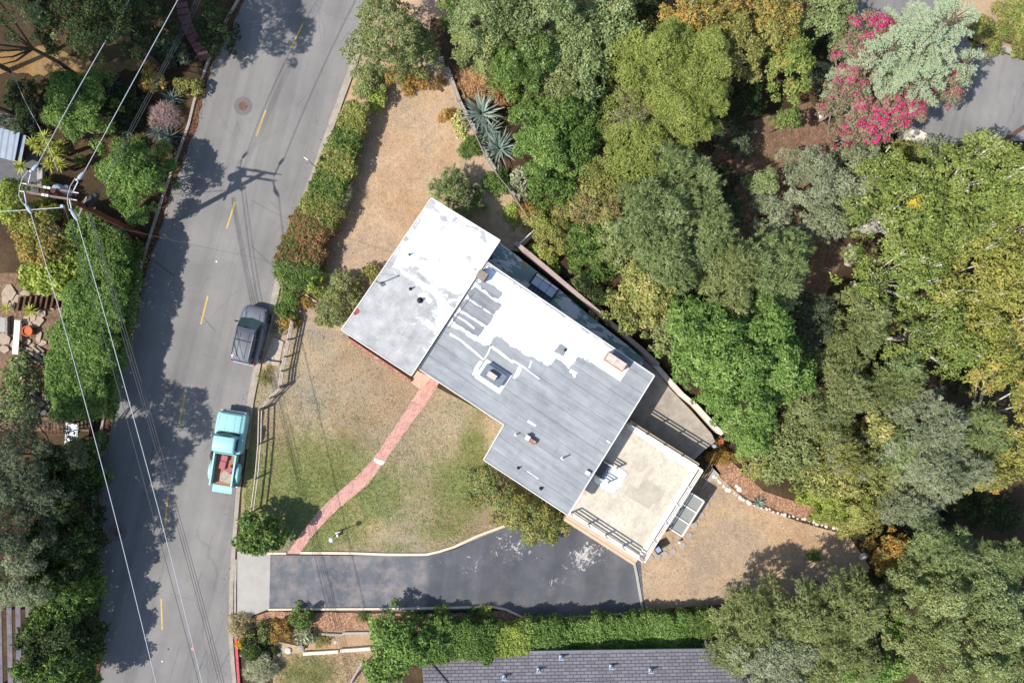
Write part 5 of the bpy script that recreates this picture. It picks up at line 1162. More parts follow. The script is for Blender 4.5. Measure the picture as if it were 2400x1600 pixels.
mb.build('slat', M_WOODB, sf_); mb = MB(); mb.bar((-1.7, 0.5, 0.8), (1.1, 0.42, 0.8), 0.08, 0.1); mb.bar((-1.0, -0.45, 0.8), (1.1, -0.45, 0.8), 0.08, 0.1); mb.build('beam', M_WOODB, sf_)
for k in (-.95, .95):
    mb = MB(); mb.box(k, 0.4, 0.38, 0.09, 0.09, 0.76); mb.build('post', M_WOODB, sf_)
# pergola at bottom-left
x, y, z = G(28, 1520, 2.2); pg = empty('timber_pergola', (x, y, z - 2.2), 0, 'purple grey timber plank roof at the bottom left corner', 'pergola')
M_PURP = paint('purple_grey_boards', (118, 108, 118), 0.85, 0.2, 3)
for k in range(5):
    mb = MB(); mb.box(-1.35 + 0.62 * k, -0.6, 2.2 + 0.06 * (k % 2), 0.34, 7.4, 0.06, 0.02); mb.build('board', M_PURP, pg)
mb = MB(); mb.box(-0.1, 2.6, 2.0, 3.4, 0.12, 0.14); mb.box(-0.1, -3.0, 2.0, 3.4, 0.12, 0.14); mb.build('beam', M_WOODB, pg)
for a in ((-1.6, 2.6), (1.4, 2.6), (-1.6, -3.0), (1.4, -3.0)):
    mb = MB(); mb.box(a[0], a[1], 0.95, 0.13, 0.13, 1.9); mb.build('post', M_WOODB, pg)
# garden stair at top-left of the road
x, y, z = G(460, 95, 0); sr = empty('garden_stair', (x, y, z), 0, 'dark red brick garden stair climbing beside the upper road', 'stair')
Ps = [(424, -30), (430, 10), (436, 40), (442, 62), (452, 84), (462, 102), (474, 122), (484, 142)]
for i in range(len(Ps) - 1):
    a, b = G(*Ps[i]), G(*Ps[i + 1]); A = Vector(a); B = Vector(b); dd = (B - A)
    for k in range(2):
        p = A.lerp(B, (k + .5) / 2); mb = MB(); mb.box(p.x, p.y, max(p.z, 0) + 0.08 + (len(Ps) - i) * 0.03, dd.length / 2 * 0.94, 0.75, 0.16, math.atan2(dd.y, dd.x)); mb.build('step', M_BRICK if False else paint('dark_red_step%d%d' % (i, k), (116 + 4 * (i % 3), 84, 82), 0.85, 0.15), sr, (x, y, z))
# white slab and parked things at east
mb = MB(); x, y, z = G(2135, 318, 0.3); mb.box(0, 0, 0.15, 1.9, 1.1, 0.3, -0.5); o = mb.build('concrete_slab', M_WALL, None); o.location = (x, y, z); tag(o, 'white concrete slab below the magenta blossoms beside the street', 'slab')
for k, (x, y, w, h, lb) in enumerate([(2035, 530, 90, 40, 'pale grey rocky outcrop at the left edge of the big sycamore'), (2180, 650, 46, 30, 'grey rock visible through a gap in the sycamore'), (1990, 600, 40, 60, 'shaded grey rock slab beside the dark path')]):
    g0 = G(x, y, 0); mb = rock_mesh(70 + k); mb.v = [(a * w / 68, b * h / 68, c * .35) for a, b, c in mb.v]; o = mb.build('rock_outcrop', M_ROCK, None, smooth=False); o.location = g0; tag(o, lb, 'rock')
mb = MB(); A = Vector(G(2400, 298, 1.5)); B = Vector(G(2330, 345, 1.5)); mb.bar(A, B, 0.3, 0.1); o = mb.build('roadside_barrier', M_WOODB, None, tuple(B)); tag(o, 'dark brown timber barrier across the street at the right edge', 'barrier')
A = Vector(G(820, 1602, .2)); B = Vector(G(852, 1548, 1.0)); mb = MB(); mb.tube([A, B], [.09, .06], 8); o = mb.build('fallen_log', M_TWIG, None, tuple(A), smooth=True); tag(o, 'grey bare branch leaning by the bright bush at the bottom', 'branch')
mb = MB(); A = Vector(G(1026, 204, .06)); B = Vector(G(1038, 214, .06)); mb.bar(A, B, 0.2, 0.1); o = mb.build('wood_block', M_WOODB, None, tuple(A)); tag(o, 'small brown wood block lying on the dead grass near the gate', 'block')
mb = MB(); A = Vector(G(772, 483, 1.3)); B = Vector(G(757, 535, 1.3)); mb.bar(A, B, 0.06, 0.06); o = mb.build('hedge_rail', M_WOODL, None, tuple(A)); tag(o, 'pale rail along the yard side of the roadside hedge', 'rail')
mb = MB(); A = Vector(G(716, 690, .5)); B = Vector(G(742, 708, .5)); mb.bar(A, B, 0.07, 0.08); o = mb.build('hedge_rail', M_WOODL, None, tuple(A)); tag(o, 'short pale rail between the lime shrub and the round olive bush', 'rail')
strip('entry_pad_edge', [(640, 790), (665, 801)], 0.18, -0.05, 0.14, M_CONC, side=1, label='pale concrete lip above the entry pad beside the SUV', cat='edging')
drape('entry_pad', [(618, 846), (640, 792), (664, 803), (655, 848), (652, 856), (612, 850)], 0.07, concrete('stained_pad', (188, 176, 160), 0.12, (160, 134, 112), 2), 0.4)
strip('entry_pad_wall', [(619, 848), (655, 853)], 0.12, -0.05, 0.3, M_CONC, side=-1, label='low concrete wall at the foot of the entry pad beside the SUV', cat='wall')
# ------------------------------------------------------------------ foliage
PAL = {
 'oak':   [(84, 94, 54), (112, 122, 70), (138, 146, 92), (162, 166, 116)],
 'grey':  [(96, 104, 76), (122, 130, 98), (146, 152, 120), (170, 172, 144)],
 'feather': [(86, 100, 58), (112, 128, 76), (138, 150, 98), (164, 174, 126)],
 'lush':  [(62, 86, 38), (86, 112, 50), (112, 138, 64), (142, 162, 88)],
 'bright': [(78, 104, 48), (102, 132, 60), (128, 156, 78), (158, 182, 102)],
 'lime':  [(104, 122, 48), (136, 152, 60), (164, 178, 80), (188, 194, 106)],
 'syc':   [(86, 104, 48), (114, 132, 60), (140, 152, 76), (168, 174, 98)],
 'sycy':  [(106, 116, 52), (136, 142, 64), (162, 160, 80), (188, 170, 92)],
 'yellow': [(178, 150, 40), (212, 176, 50), (228, 192, 64), (200, 156, 56)],
 'autumn': [(100, 112, 58), (138, 136, 68), (176, 150, 80), (204, 146, 80)],
 'pine':  [(108, 122, 58), (138, 150, 72), (160, 170, 88), (180, 184, 108)],
 'olive': [(92, 98, 50), (122, 124, 64), (150, 148, 82), (174, 166, 102)],
 'toyon': [(84, 98, 52), (122, 130, 68), (158, 154, 88), (200, 186, 128)],
 'rust':  [(120, 88, 62), (156, 114, 78), (186, 138, 96), (198, 162, 122)],
 'reddish': [(82, 94, 48), (114, 114, 62), (156, 112, 80), (190, 128, 98)],
 'orange': [(112, 102, 50), (154, 128, 60), (186, 146, 72), (198, 162, 88)],
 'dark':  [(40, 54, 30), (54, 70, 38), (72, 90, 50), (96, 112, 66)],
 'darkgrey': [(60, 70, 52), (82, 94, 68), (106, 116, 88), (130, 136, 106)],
 'cedar': [(120, 136, 108), (148, 164, 130), (172, 186, 150), (192, 202, 170)],
 'magenta': [(180, 24, 100), (222, 36, 132), (240, 74, 156), (212, 100, 140)],
 'bougleaf': [(104, 110, 76), (132, 130, 96), (158, 142, 118), (168, 132, 120)],
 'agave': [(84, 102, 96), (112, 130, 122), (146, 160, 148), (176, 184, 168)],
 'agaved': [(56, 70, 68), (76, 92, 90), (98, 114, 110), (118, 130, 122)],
 'yucca': [(100, 114, 40), (138, 148, 54), (176, 178, 80), (204, 200, 108)],
 'straw': [(138, 134, 88), (168, 160, 114), (190, 178, 136), (162, 134, 112)],
 'silver': [(122, 128, 94), (150, 154, 120), (176, 176, 144), (196, 194, 166)],
 'var':   [(118, 134, 64), (168, 170, 98), (206, 198, 132), (222, 212, 160)],
 'pinkgrey': [(144, 122, 116), (172, 146, 140), (192, 168, 160), (164, 142, 138)],
 'straw2': [(170, 136, 94), (190, 156, 110), (206, 174, 128), (156, 124, 94)],
}
def tone(c):     # leaf colours turned a little paler and greyer than the palette above
    g = sum(c) / 3 + 14; return tuple(min(255, (x * 0.92 + g * 0.08) * 1.11) for x in c)
PAL = {k: ([tone(tuple(x * (1.07 if k in ('oak', 'feather', 'grey', 'toyon', 'olive') else 1.0) for x in c)) for c in v] if k not in ('magenta', 'yellow') else v) for k, v in PAL.items()}
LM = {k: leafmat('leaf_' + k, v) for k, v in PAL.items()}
# style: (leaf length, leaf width, normal randomness, leaves per m2 of lobe surface, twig leaves)
STY = {
 'broad': (0.17, 0.10, 0.7, 215), 'big': (0.26, 0.17, 0.7, 100), 'fine': (0.135, 0.058, 0.8, 380), 'spray': (0.27, 0.038, 0.9, 400),
 'puff': (0.14, 0.04, 1.0, 560), 'hedge': (0.135, 0.07, 0.75, 360), 'twig': (0.4, 0.02, 1.0, 150), 'small': (0.11, 0.055, 0.8, 420), 'dry': (0.32, 0.032, 1.2, 270),
}
def unit(n, rs):
    v = rs.normal(size=(n, 3)); return v / np.linalg.norm(v, axis=1, keepdims=True)
def quads(p, t, s, L, Wd, fold=0.0):
    """diamond leaves: p base, t direction, s side (unit)"""
    n = len(p); V = np.empty((n, 4, 3)); L = np.broadcast_to(np.asarray(L, float).reshape(-1, 1), (n, 1)); Wd = np.broadcast_to(np.asarray(Wd, float).reshape(-1, 1), (n, 1))
    V[:, 0] = p; V[:, 1] = p + t * L * 0.45 + s * Wd * 0.5; V[:, 2] = p + t * L; V[:, 3] = p + t * L * 0.45 - s * Wd * 0.5
    F = np.arange(n * 4).reshape(n, 4); return V.reshape(-1, 3), F
def leaves(lobes, style, rs, dens=1.0, zmin=-0.3, keep=None):
    """lobes: array (m,4) x y z r ; returns verts, faces, tint"""
    L0, W0, rnd, per = STY[style]; P = []; N = []; TT = []
    lob = np.asarray(lobes); cen = lob[:, :2].mean(0); sprd = float(np.abs(lob[:, :2] - cen).max()); tl = rs.uniform(-0.17, 0.17, len(lob)) + 0.1 * np.sin(lob[:, 0] * 1.3 + lob[:, 1] * .9)
    for k, (x, y, z, r) in enumerate(lob):
        n = int(2 * math.pi * r * r * 1.3 * per * dens * 0.62)
        if n < 4: n = 4
        u = unit(n, rs); u[:, 2] = np.where(u[:, 2] < zmin, -u[:, 2] * 0.9, u[:, 2])
        # lumpy surface
        ph = rs.uniform(0, 6.28, 3); bump = 0.12 * np.sin(u[:, 0] * 5.1 + ph[0]) + 0.12 * np.sin(u[:, 1] * 6.3 + ph[1]) + 0.08 * np.sin((u[:, 0] + u[:, 1]) * 11 + ph[2])
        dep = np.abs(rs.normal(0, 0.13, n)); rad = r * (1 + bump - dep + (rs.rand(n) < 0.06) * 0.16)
        pos = np.array([x, y, z]) + u * rad[:, None] * np.array([1, 1, 0.82])
        fr = {'spray': .75, 'broad': .4, 'fine': .45, 'hedge': .3, 'puff': .2, 'small': .2}.get(style, 0)
        m_ = int(n * fr)
        if m_ > 20:       # leaves strung along twigs that poke out of the clump
            nt = max(6, m_ // 26); tu = unit(nt, rs); tu[:, 2] = np.abs(tu[:, 2]) * .9 + .05; tu[:, :2] += (np.array([x, y]) - cen) / (sprd + 1e-6) * .5; tu /= np.linalg.norm(tu, axis=1, keepdims=True)
            tl_ = r * rs.uniform(.85, 1.0 + {'spray': .75, 'broad': .5, 'fine': .5}.get(style, .3), nt); ti = rs.randint(0, nt, m_); tt_ = rs.uniform(.45, 1, m_)
            q_ = tu[ti] * (tl_[ti] * tt_)[:, None]; q_[:, 2] -= .12 * r * tt_ ** 2
            pos[:m_] = np.array([x, y, z]) + q_ + rs.normal(0, .035 + .03 * r, (m_, 3)) * (1.25 - tt_)[:, None]; u[:m_] = tu[ti]; dep[:m_] = .12 * (1 - tt_)
        P.append(pos); N.append(u)
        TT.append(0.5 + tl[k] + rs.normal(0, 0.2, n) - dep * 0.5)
    P = np.concatenate(P); N = np.concatenate(N); TT = np.concatenate(TT)
    # drop leaves buried inside other lobes
    kp = np.ones(len(P), bool)
    for (x, y, z, r) in lob:
        d2 = ((P - np.array([x, y, z])) / np.array([1, 1, 0.82])) ** 2; kp &= ~(d2.sum(1) < (0.62 * r) ** 2)
    P, N, TT = P[kp], N[kp], TT[kp]; n = len(P)
    if style in ('spray', 'twig', 'dry', 'puff'):
        t = N * (1.0 if style != 'dry' else 0.2) + unit(n, rs) * rnd
    else:
        nn = N * 0.7 + np.array([0, 0, 0.5]) + unit(n, rs) * rnd; nn /= np.linalg.norm(nn, axis=1, keepdims=True)
        t = np.cross(nn, unit(n, rs))
    t /= np.linalg.norm(t, axis=1, keepdims=True) + 1e-9
    s = np.cross(t, N + unit(n, rs) * (0.6 if style in ('spray', 'puff') else 0.8)); s /= np.linalg.norm(s, axis=1, keepdims=True) + 1e-9
    L = L0 * rs.uniform(0.5, 1.5, n); Wd = W0 * rs.uniform(0.7, 1.3, n)
    V, F = quads(P - t * (L * 0.3)[:, None], t, s, L, Wd)
    if style in ('spray',):      # twiglets: side needles along each
        m = int(n * 0.55); idx = rs.choice(n, m, replace=False)
        b = P[idx] + t[idx] * (L[idx] * rs.uniform(0, 0.6, m))[:, None]; t2 = t[idx] * 0.6 + s[idx] * np.where(rs.rand(m) < .5, 1, -1)[:, None]; t2 /= np.linalg.norm(t2, axis=1, keepdims=True)
        s2 = np.cross(t2, N[idx]); s2 /= np.linalg.norm(s2, axis=1, keepdims=True) + 1e-9
        V2, F2 = quads(b, t2, s2, L[idx] * .5, Wd[idx] * 1.2); F = np.concatenate([F, F2 + len(V)]); V = np.concatenate([V, V2]); TT = np.concatenate([TT, TT[idx]])
    return V, F, np.clip(TT, 0, 1)
def crown_lobes(cx, cy, zg, h, rx, ry, rot, rs, lr=None, fill=1.0, low=0.35, flat=False):
    """foliage clumps spread over a lumpy, uneven dome of half-axes rx, ry; top at zg + h"""
    R0 = (rx + ry) / 2
    if lr is None: lr = min(0.56, max(0.24, 0.09 * R0 + 0.24))
    nl = max(5, int(2.3 * fill * (rx * ry) / (lr * lr)) + 2); L = []
    nb = max(0.3, min(h * 0.6, R0 * 0.9)); ph = rs.uniform(0, 6.28, 5)
    nbg = max(2, int(2.2 * R0)) if not flat else 1
    BG_ = [(rs.uniform(0, 6.28), math.sqrt(rs.uniform(0.02, .9)), rs.uniform(.8, 1.1)) for _ in range(nbg)]; br = 0.62 if nbg < 5 else 0.42
    for i in range(nl + nl // 4):
        rim = i >= nl
        q = math.sqrt((i + 0.5) / nl) if not rim else rs.uniform(.97, 1.13); a = i * 2.39996 + rs.uniform(-.5, .5)
        q = q * rs.uniform(.9, 1.08)
        out = 1 + .10 * math.sin(3 * a + ph[0]) + .09 * math.sin(5 * a + ph[1]) + .07 * math.sin(8 * a + ph[2])
        if flat: out = 1 + .06 * math.sin(5 * a + ph[1])
        r = lr * rs.uniform(.6, 1.3) * (.6 if rim else 1)
        ex = (1 - lr * 0.3 / max(rx, lr)) * q * math.cos(a); ey = (1 - lr * 0.3 / max(ry, lr)) * q * math.sin(a)
        bump = max((1 - ((ex - b_[1] * math.cos(b_[0])) ** 2 + (ey - b_[1] * math.sin(b_[0])) ** 2) / br ** 2) * b_[2] for b_ in BG_) if not flat else .8
        bump = max(-.5, bump)
        if bump < -.3 and rs.rand() < .35 and not flat: continue
        if flat: z = zg + h * (1 - .22 * q ** 4) - r * .8 - abs(rs.normal(0, .06)) * h
        else: z = zg + h - nb + nb * math.sqrt(max(0, 1 - min(q, 1) ** 2 * 0.9)) - r * 0.8 + nb * .42 * (bump - .8) - abs(rs.normal(0, .07)) * nb
        if rim: z -= rs.uniform(0, .25) * nb
        c, s = math.cos(rot), math.sin(rot); ex *= rx * out; ey *= ry * out
        L.append((cx + ex * c - ey * s, cy + ex * s + ey * c, max(z, zg + r * 0.3), r))
    return np.array(L)
def trunk(root, base, lobes, r, mat, rs, nlimb=7, name='trunk', org=None, reach=1.0, rise=0.0):
    b = Vector(base); top = Vector((float(np.mean(lobes[:, 0])), float(np.mean(lobes[:, 1])), float(np.min(lobes[:, 2]))))
    top = b.lerp(top, 0.7); mb = MB(); mid = b.lerp(top, .5) + Vector((rs.uniform(-.15, .15), rs.uniform(-.15, .15), 0))
    mb.tube([b - Vector((0, 0, .3)), b, mid, top], [r * 1.35, r * 1.15, r * .9, r * .75], 9)
    idx = rs.choice(len(lobes), min(nlimb, len(lobes)), replace=False)
    for i in idx:
        q = Vector(lobes[i][:3]); q = top.lerp(q, reach) + Vector((0, 0, rise * lobes[i][3])); m = top.lerp(q, .5) + Vector((0, 0, -0.12 * (q - top).length + rs.uniform(-.1, .2)))
        mb.tube([top.lerp(mid, .15), m, q], [r * .5, r * .35, r * (.1 if not rise else .26)], 6)
        for _ in range(2):
            e = q + Vector(unit(1, rs)[0] * lobes[i][3] * .9); mb.tube([m.lerp(q, .6), q.lerp(e, .5), e], [r * .18, r * .12, r * .05], 4)
    return mb.build(name, mat, root, org or base, smooth=True)
NLEAF = 0
def plant(name, label, cat, px, py, rx, ry, rot, h, pal, style, group=None, seed=1, bark=None, dens=1.0, lr=None, fill=1.0, limbs=7, tr=None, extra=None, low=0.3, flat=False, grow=1.07):
    """px py: crown centre in the photograph; rx ry: half-axes in photo pixels; rot in degrees (anticlockwise); h metres"""
    global NLEAF
    rs = np.random.RandomState(seed)
    x, y, zc = G(px, py, h * 0.72); zg = zc - h * 0.72; s = (1 - zc / H) / PX
    L = crown_lobes(x, y, zg, h, rx * s * grow, ry * s * grow, math.radians(rot), rs, lr, fill, low, flat)
    root = empty(name, (x, y, zg), 0, label, cat, group)
    V, F, tt = leaves(L, style, rs, dens)
    NLEAF += len(F)
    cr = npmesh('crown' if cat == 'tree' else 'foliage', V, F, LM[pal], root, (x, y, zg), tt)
    if extra:
        for (p2, st2, frac, d2) in extra:
            # second tone: clusters of another colour on some lobes
            k = max(1, int(len(L) * frac)); idx = rs.choice(len(L), k, replace=False); L2 = L[idx].copy(); L2[:, 3] *= 1.03
            if frac < 0.999: L2[:, 3] *= 0.75; L2[:, 2] += L[idx][:, 3] * 0.25
            V, F, tt = leaves(L2, st2, rs, d2); NLEAF += len(F)
            npmesh({'magenta': 'blossom', 'yellow': 'yellow_leaves', 'twig': 'bare_twigs'}.get(p2, 'leaf_clusters'), V, F, LM[p2], root, (x, y, zg), tt)
    r = tr or max(0.05, (rx + ry) * s * 0.028)
    trunk(root, (x, y, zg), L, r, bark or M_BARK, rs, limbs, 'trunk' if cat == 'tree' else 'stem', reach=1.0, rise=1.0 if bark is M_BARKW else 0)
    return root
def hedge_run(name, labels, group, line, hw, h, pals, style='hedge', seed=1, lr=.34, extra=None, dens=1.0, cat='shrub', wob=1.0):
    """one continuous planting strip made of separate bushes; line = photo points of its centre, hw = half width in photo pixels along it"""
    global NLEAF
    rs = np.random.RandomState(seed); pts = [Vector(G(x, y, h * .75)) for x, y in line]; seg = [0]
    for i in range(len(pts) - 1): seg.append(seg[-1] + (pts[i + 1] - pts[i]).length)
    tot = seg[-1]; nb = len(labels); bins = [[] for _ in range(nb)]; st = lr * .72; s_ = 0.0
    wv = rs.uniform(0, 6.28, 4)
    while s_ < tot:
        i = max(k for k in range(len(pts) - 1) if seg[k] <= s_ + 1e-9); t = (s_ - seg[i]) / (seg[i + 1] - seg[i]); c = pts[i].lerp(pts[i + 1], t)
        dd = (pts[i + 1] - pts[i]).normalized(); nr = Vector((-dd.y, dd.x, 0)); w = float(np.interp(s_ / tot, np.linspace(0, 1, len(hw)), hw)) / PX
        w *= 1 + wob * (.07 * math.sin(s_ * 1.7 + wv[0]) + .05 * math.sin(s_ * 4.1 + wv[1])); zg = T(c.x, c.y); o_ = -w
        while o_ <= w:
            q = c + nr * (o_ + rs.normal(0, lr * .25)) + dd * rs.normal(0, lr * .25); r = lr * rs.uniform(.7, 1.25)
            z = zg + h * (1 - .12 * abs(o_ / w) ** 4 + .05 * wob * math.sin(s_ * 2.3 + wv[2]) + (.07 * wob * math.sin(s_ * 3.1 + o_ * 2.7 + wv[3]) if wob > 1 else 0)) - r * .8 - abs(rs.normal(0, .05 * wob)) * h
            bins[min(nb - 1, int(s_ / tot * nb + rs.normal(0, .04)))].append((q.x, q.y, z, r))
            if abs(o_) > w * .8: bins[min(nb - 1, int(s_ / tot * nb))].append((q.x, q.y, zg + (z - zg) * .5, r * 1.1))
            o_ += st
        s_ += st
    for k, lb in enumerate(labels):
        L = np.array(bins[k]); x, y = float(L[:, 0].mean()), float(L[:, 1].mean()); zg = T(x, y); root = empty(name, (x, y, zg), 0, lb, cat, group)
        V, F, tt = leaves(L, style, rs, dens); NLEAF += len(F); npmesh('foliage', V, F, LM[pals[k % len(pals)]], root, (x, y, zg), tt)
        for (p2, st2, fr2, d2) in (extra[k] if extra and k in extra else (extra or {}).get('all', [])):
            idx = rs.choice(len(L), max(3, int(len(L) * fr2)), replace=False); L2 = L[idx].copy(); L2[:, 2] += L2[:, 3] * .2; L2[:, 3] *= .8
            V, F, tt = leaves(L2, st2, rs, d2); NLEAF += len(F); npmesh('leaf_clusters', V, F, LM[p2], root, (x, y, zg), tt)
        trunk(root, (x, y, zg), L[rs.choice(len(L), min(12, len(L)), replace=False)], .05, M_BARK, rs, 6, 'stem')
SD = 100
def P(*a, **k):
    global SD
    SD += 1; k.setdefault('seed', SD); return plant(*a, **k)
WO = 'trees of the wooded slope east of the house'; SHg = 'shrubs at the edge of the wooded slope'
TR = 'tree'; SB = 'shrub'
# ---- top, roadside
P('oak_tree', 'dusty olive oak overhanging the road kerb at the top beside the dry yard', TR, 905, 75, 85, 95, 0, 6.0, 'oak', 'fine', dens=1.1)
P('oak_tree', 'small dusty oak just right of the one overhanging the upper road kerb', TR, 980, 118, 48, 55, 0, 4.2, 'oak', 'fine')
P('roadside_shrub', 'rust and olive shrub at the upper edge of the dry yard', SB, 955, 180, 62, 26, 0, 1.6, 'orange', 'fine', extra=[('rust', 'dry', .25, .5)])
P('roadside_shrub', 'green bush under the overhanging oak at the road corner', SB, 862, 178, 38, 34, 0, 1.8, 'oak', 'hedge')
P('white_flower_bush', 'bright green bush dotted with white flowers at the yard corner', SB, 885, 230, 20, 24, 0, 1.4, 'lime', 'broad', extra=[('var', 'small', .2, .25)])
P('roadside_shrub', 'green shrub just above the white flowered bush', SB, 858, 212, 22, 18, 0, 1.4, 'oak', 'hedge')
HG = 'shrubs forming the hedge between road and dry yard'
hedge_run('hedge_shrub', ['yellow green shrub at the top end of the roadside hedge', 'mixed green section just below the top of the roadside hedge', 'olive green hedge section with tan tips left of the dry grass', 'mid green hedge section beside the street sign', 'green and tan hedge section above the reddish shrub', 'reddish tipped shrub, uppermost of two in the roadside hedge', 'brown red tipped shrub above the lime shrub in the roadside hedge', 'dark green end section of the roadside hedge beside the gutter'], HG,
  [(842, 250), (822, 295), (806, 345), (788, 395), (768, 445), (748, 495), (722, 545), (706, 590), (696, 635), (690, 672)], [16, 27, 32, 34, 36, 38, 42, 45, 44, 34], 1.7, ['olive', 'lush', 'olive', 'lush', 'olive', 'reddish', 'reddish', 'lush'], 'hedge', 501, .3,
  {0: [('lime', 'hedge', .3, .6)], 1: [('olive', 'hedge', .4, .7)], 2: [('lush', 'hedge', .4, .7)], 3: [('olive', 'hedge', .4, .7)], 4: [('lush', 'hedge', .4, .7)], 5: [('lush', 'hedge', .45, .7)], 6: [('lush', 'hedge', .35, .6), ('rust', 'small', .15, .5)], 7: [('olive', 'hedge', .3, .6)]})
P('hedge_shrub', 'silvery bare twigged shrub on the yard side of the roadside hedge', SB, 790, 455, 29, 39, 0, 1.5, 'grey', 'twig', HG, flat=True, extra=[('lush', 'small', .5, .6)])
P('lime_shrub', 'bright lime green shrub at the lower end of the roadside hedge', SB, 733, 650, 25, 42, 10, 1.7, 'lime', 'broad', HG)
P('round_shrub', 'round green shrub between roadside hedge and parked SUV', SB, 672, 712, 27, 34, 0, 1.3, 'lush', 'hedge')
P('orange_shrub', 'small orange brown shrub below the round green shrub near the fence top', SB, 676, 750, 22, 18, 0, .9, 'orange', 'fine')
P('orange_shrub', 'tiny orange leaved bush right of the round green shrub', SB, 714, 706, 12, 12, 0, .8, 'orange', 'fine')
P('grey_weeds', 'thin grey green weeds beside the SUV bonnet', SB, 648, 772, 16, 10, 0, .4, 'grey', 'dry', dens=.5)
P('verge_weeds', 'brown green weeds on the verge below the SUV', SB, 620, 880, 14, 22, 0, .35, 'olive', 'dry', dens=.5)
P('round_shrub', 'big round olive shrub against the street side of the white roof wing', SB, 797, 703, 52, 66, -35, 2.0, 'oak', 'fine', extra=[('olive', 'fine', .4, .5)], dens=1.1)
P('yellow_shrub', 'yellow green shrub squeezed along the white wing wall', SB, 868, 640, 18, 22, -35, 1.2, 'olive', 'hedge')
P('round_shrub', 'feathery green shrub touching the top corner of the white roof wing', SB, 1068, 452, 58, 42, -38, 2.6, 'feather', 'spray', dens=.9)
P('small_round_bush', 'tiny round golden brown bush standing alone in the dry yard', SB, 1044, 268, 13, 13, 0, .7, 'orange', 'small')
P('variegated_shrub', 'narrow cream and green shrub inside the thin yard fence', SB, 1077, 288, 13, 32, 10, .7, 'var', 'broad')
P('grass_clump', 'green strap leaved clump inside the yard fence below the cream shrub', SB, 1103, 342, 26, 28, 0, .7, 'lush', 'dry', dens=1.3)
P('fence_shrub', 'dark green shrub in the shade between wing roof corner and yard fence', SB, 1165, 425, 28, 30, 0, 1.0, 'lush', 'hedge')
P('fence_shrub', 'yellow green low shrub inside the lower yard fence', SB, 1200, 505, 18, 28, 0, .8, 'lime', 'hedge')
P('cactus_shrub', 'pale grey green cactus like shrub just outside the yard fence', SB, 1222, 425, 22, 36, 15, 1.2, 'silver', 'big', dens=.8)
P('orange_shrub', 'golden shrub outside the lower yard fence', SB, 1248, 490, 26, 22, 0, 1.0, 'orange', 'fine')
P('dry_brush', 'heap of dry rust brown brush above the big blue agave', SB, 1130, 190, 70, 36, -12, 1.2, 'straw2', 'dry', dens=.9, extra=[('rust', 'broad', .3, .5)])
P('dry_brush', 'orange brown dead bush beside the dry brush heap', SB, 1170, 215, 26, 34, 0, 1.3, 'rust', 'broad')
# ---- slope trees, top band
P('slope_tree', 'dark green shrub by the dry gap at the top edge', TR, 1062, 18, 36, 36, 0, 3.5, 'lush', 'hedge', WO)
P('slope_tree', 'olive green tree at the top edge right of the dry gap', TR, 1150, 45, 82, 70, 0, 7.5, 'feather', 'fine', WO)
P('slope_tree', 'yellow green speckled tree above the dry brush heap', TR, 1135, 120, 66, 52, 0, 6.2, 'oak', 'hedge', WO, extra=[('lime', 'small', .25, .5)])
P('slope_tree', 'large dusty green tree at the top edge above the agaves', TR, 1275, 40, 84, 84, 0, 8.5, 'feather', 'fine', WO)
P('slope_tree', 'green broad crowned tree at the top edge left of the dark gap', TR, 1395, 70, 84, 90, 0, 8.5, 'feather', 'broad', WO, dens=.9)
P('slope_tree', 'green tree directly above right of the agaves', TR, 1240, 155, 72, 70, 0, 7.0, 'lush', 'hedge', WO, extra=[('feather', 'hedge', .5, .7)])
P('slope_tree', 'mid green tree west of the yellow pine', TR, 1345, 175, 76, 72, 0, 7.2, 'feather', 'broad', WO)
P('slope_tree', 'green leafy tree below right of the large agave', TR, 1290, 262, 88, 56, 0, 6.0, 'lush', 'broad', WO, extra=[('bright', 'small', .25, .5)])
P('slope_tree', 'vine covered green tree below the pines beside the lower agave', TR, 1275, 350, 66, 70, 0, 5.0, 'bright', 'hedge', WO, extra=[('lush', 'broad', .5, .8)])
P('autumn_tree', 'orange tinted autumn tree at the top edge above the pine', TR, 1600, 60, 90, 62, 0, 7.5, 'autumn', 'broad', WO, bark=M_BARKW, dens=.75, extra=[('yellow', 'small', .15, .3)])
P('autumn_tree', 'olive and tan autumn tree right of the pine', TR, 1735, 105, 86, 84, 0, 7.5, 'olive', 'broad', WO, bark=M_BARKW, dens=.75, extra=[('autumn', 'broad', .5, .6)])
P('autumn_tree', 'golden spotted tree beside the dark gap left of the blue green cedar', TR, 1845, 140, 56, 88, 0, 7.0, 'syc', 'broad', WO, extra=[('orange', 'broad', .3, .6)])
P('slope_tree', 'rounded olive oak at the top edge left of the cedar', TR, 1890, 32, 96, 62, -15, 7.5, 'feather', 'fine', WO)
P('slope_tree', 'shaded dark green tree behind the autumn trees at the top edge', TR, 1500, 25, 56, 50, 0, 5.5, 'dark', 'hedge', WO)
P('slope_tree', 'small dark tree in the shade below the autumn trees', TR, 1745, 240, 50, 42, 0, 4.0, 'dark', 'hedge', WO)
P('slope_tree', 'lone leafy branchlet tree at the edge of the red dirt path', TR, 1840, 282, 30, 24, 0, 4.0, 'lush', 'broad', WO, dens=.7)
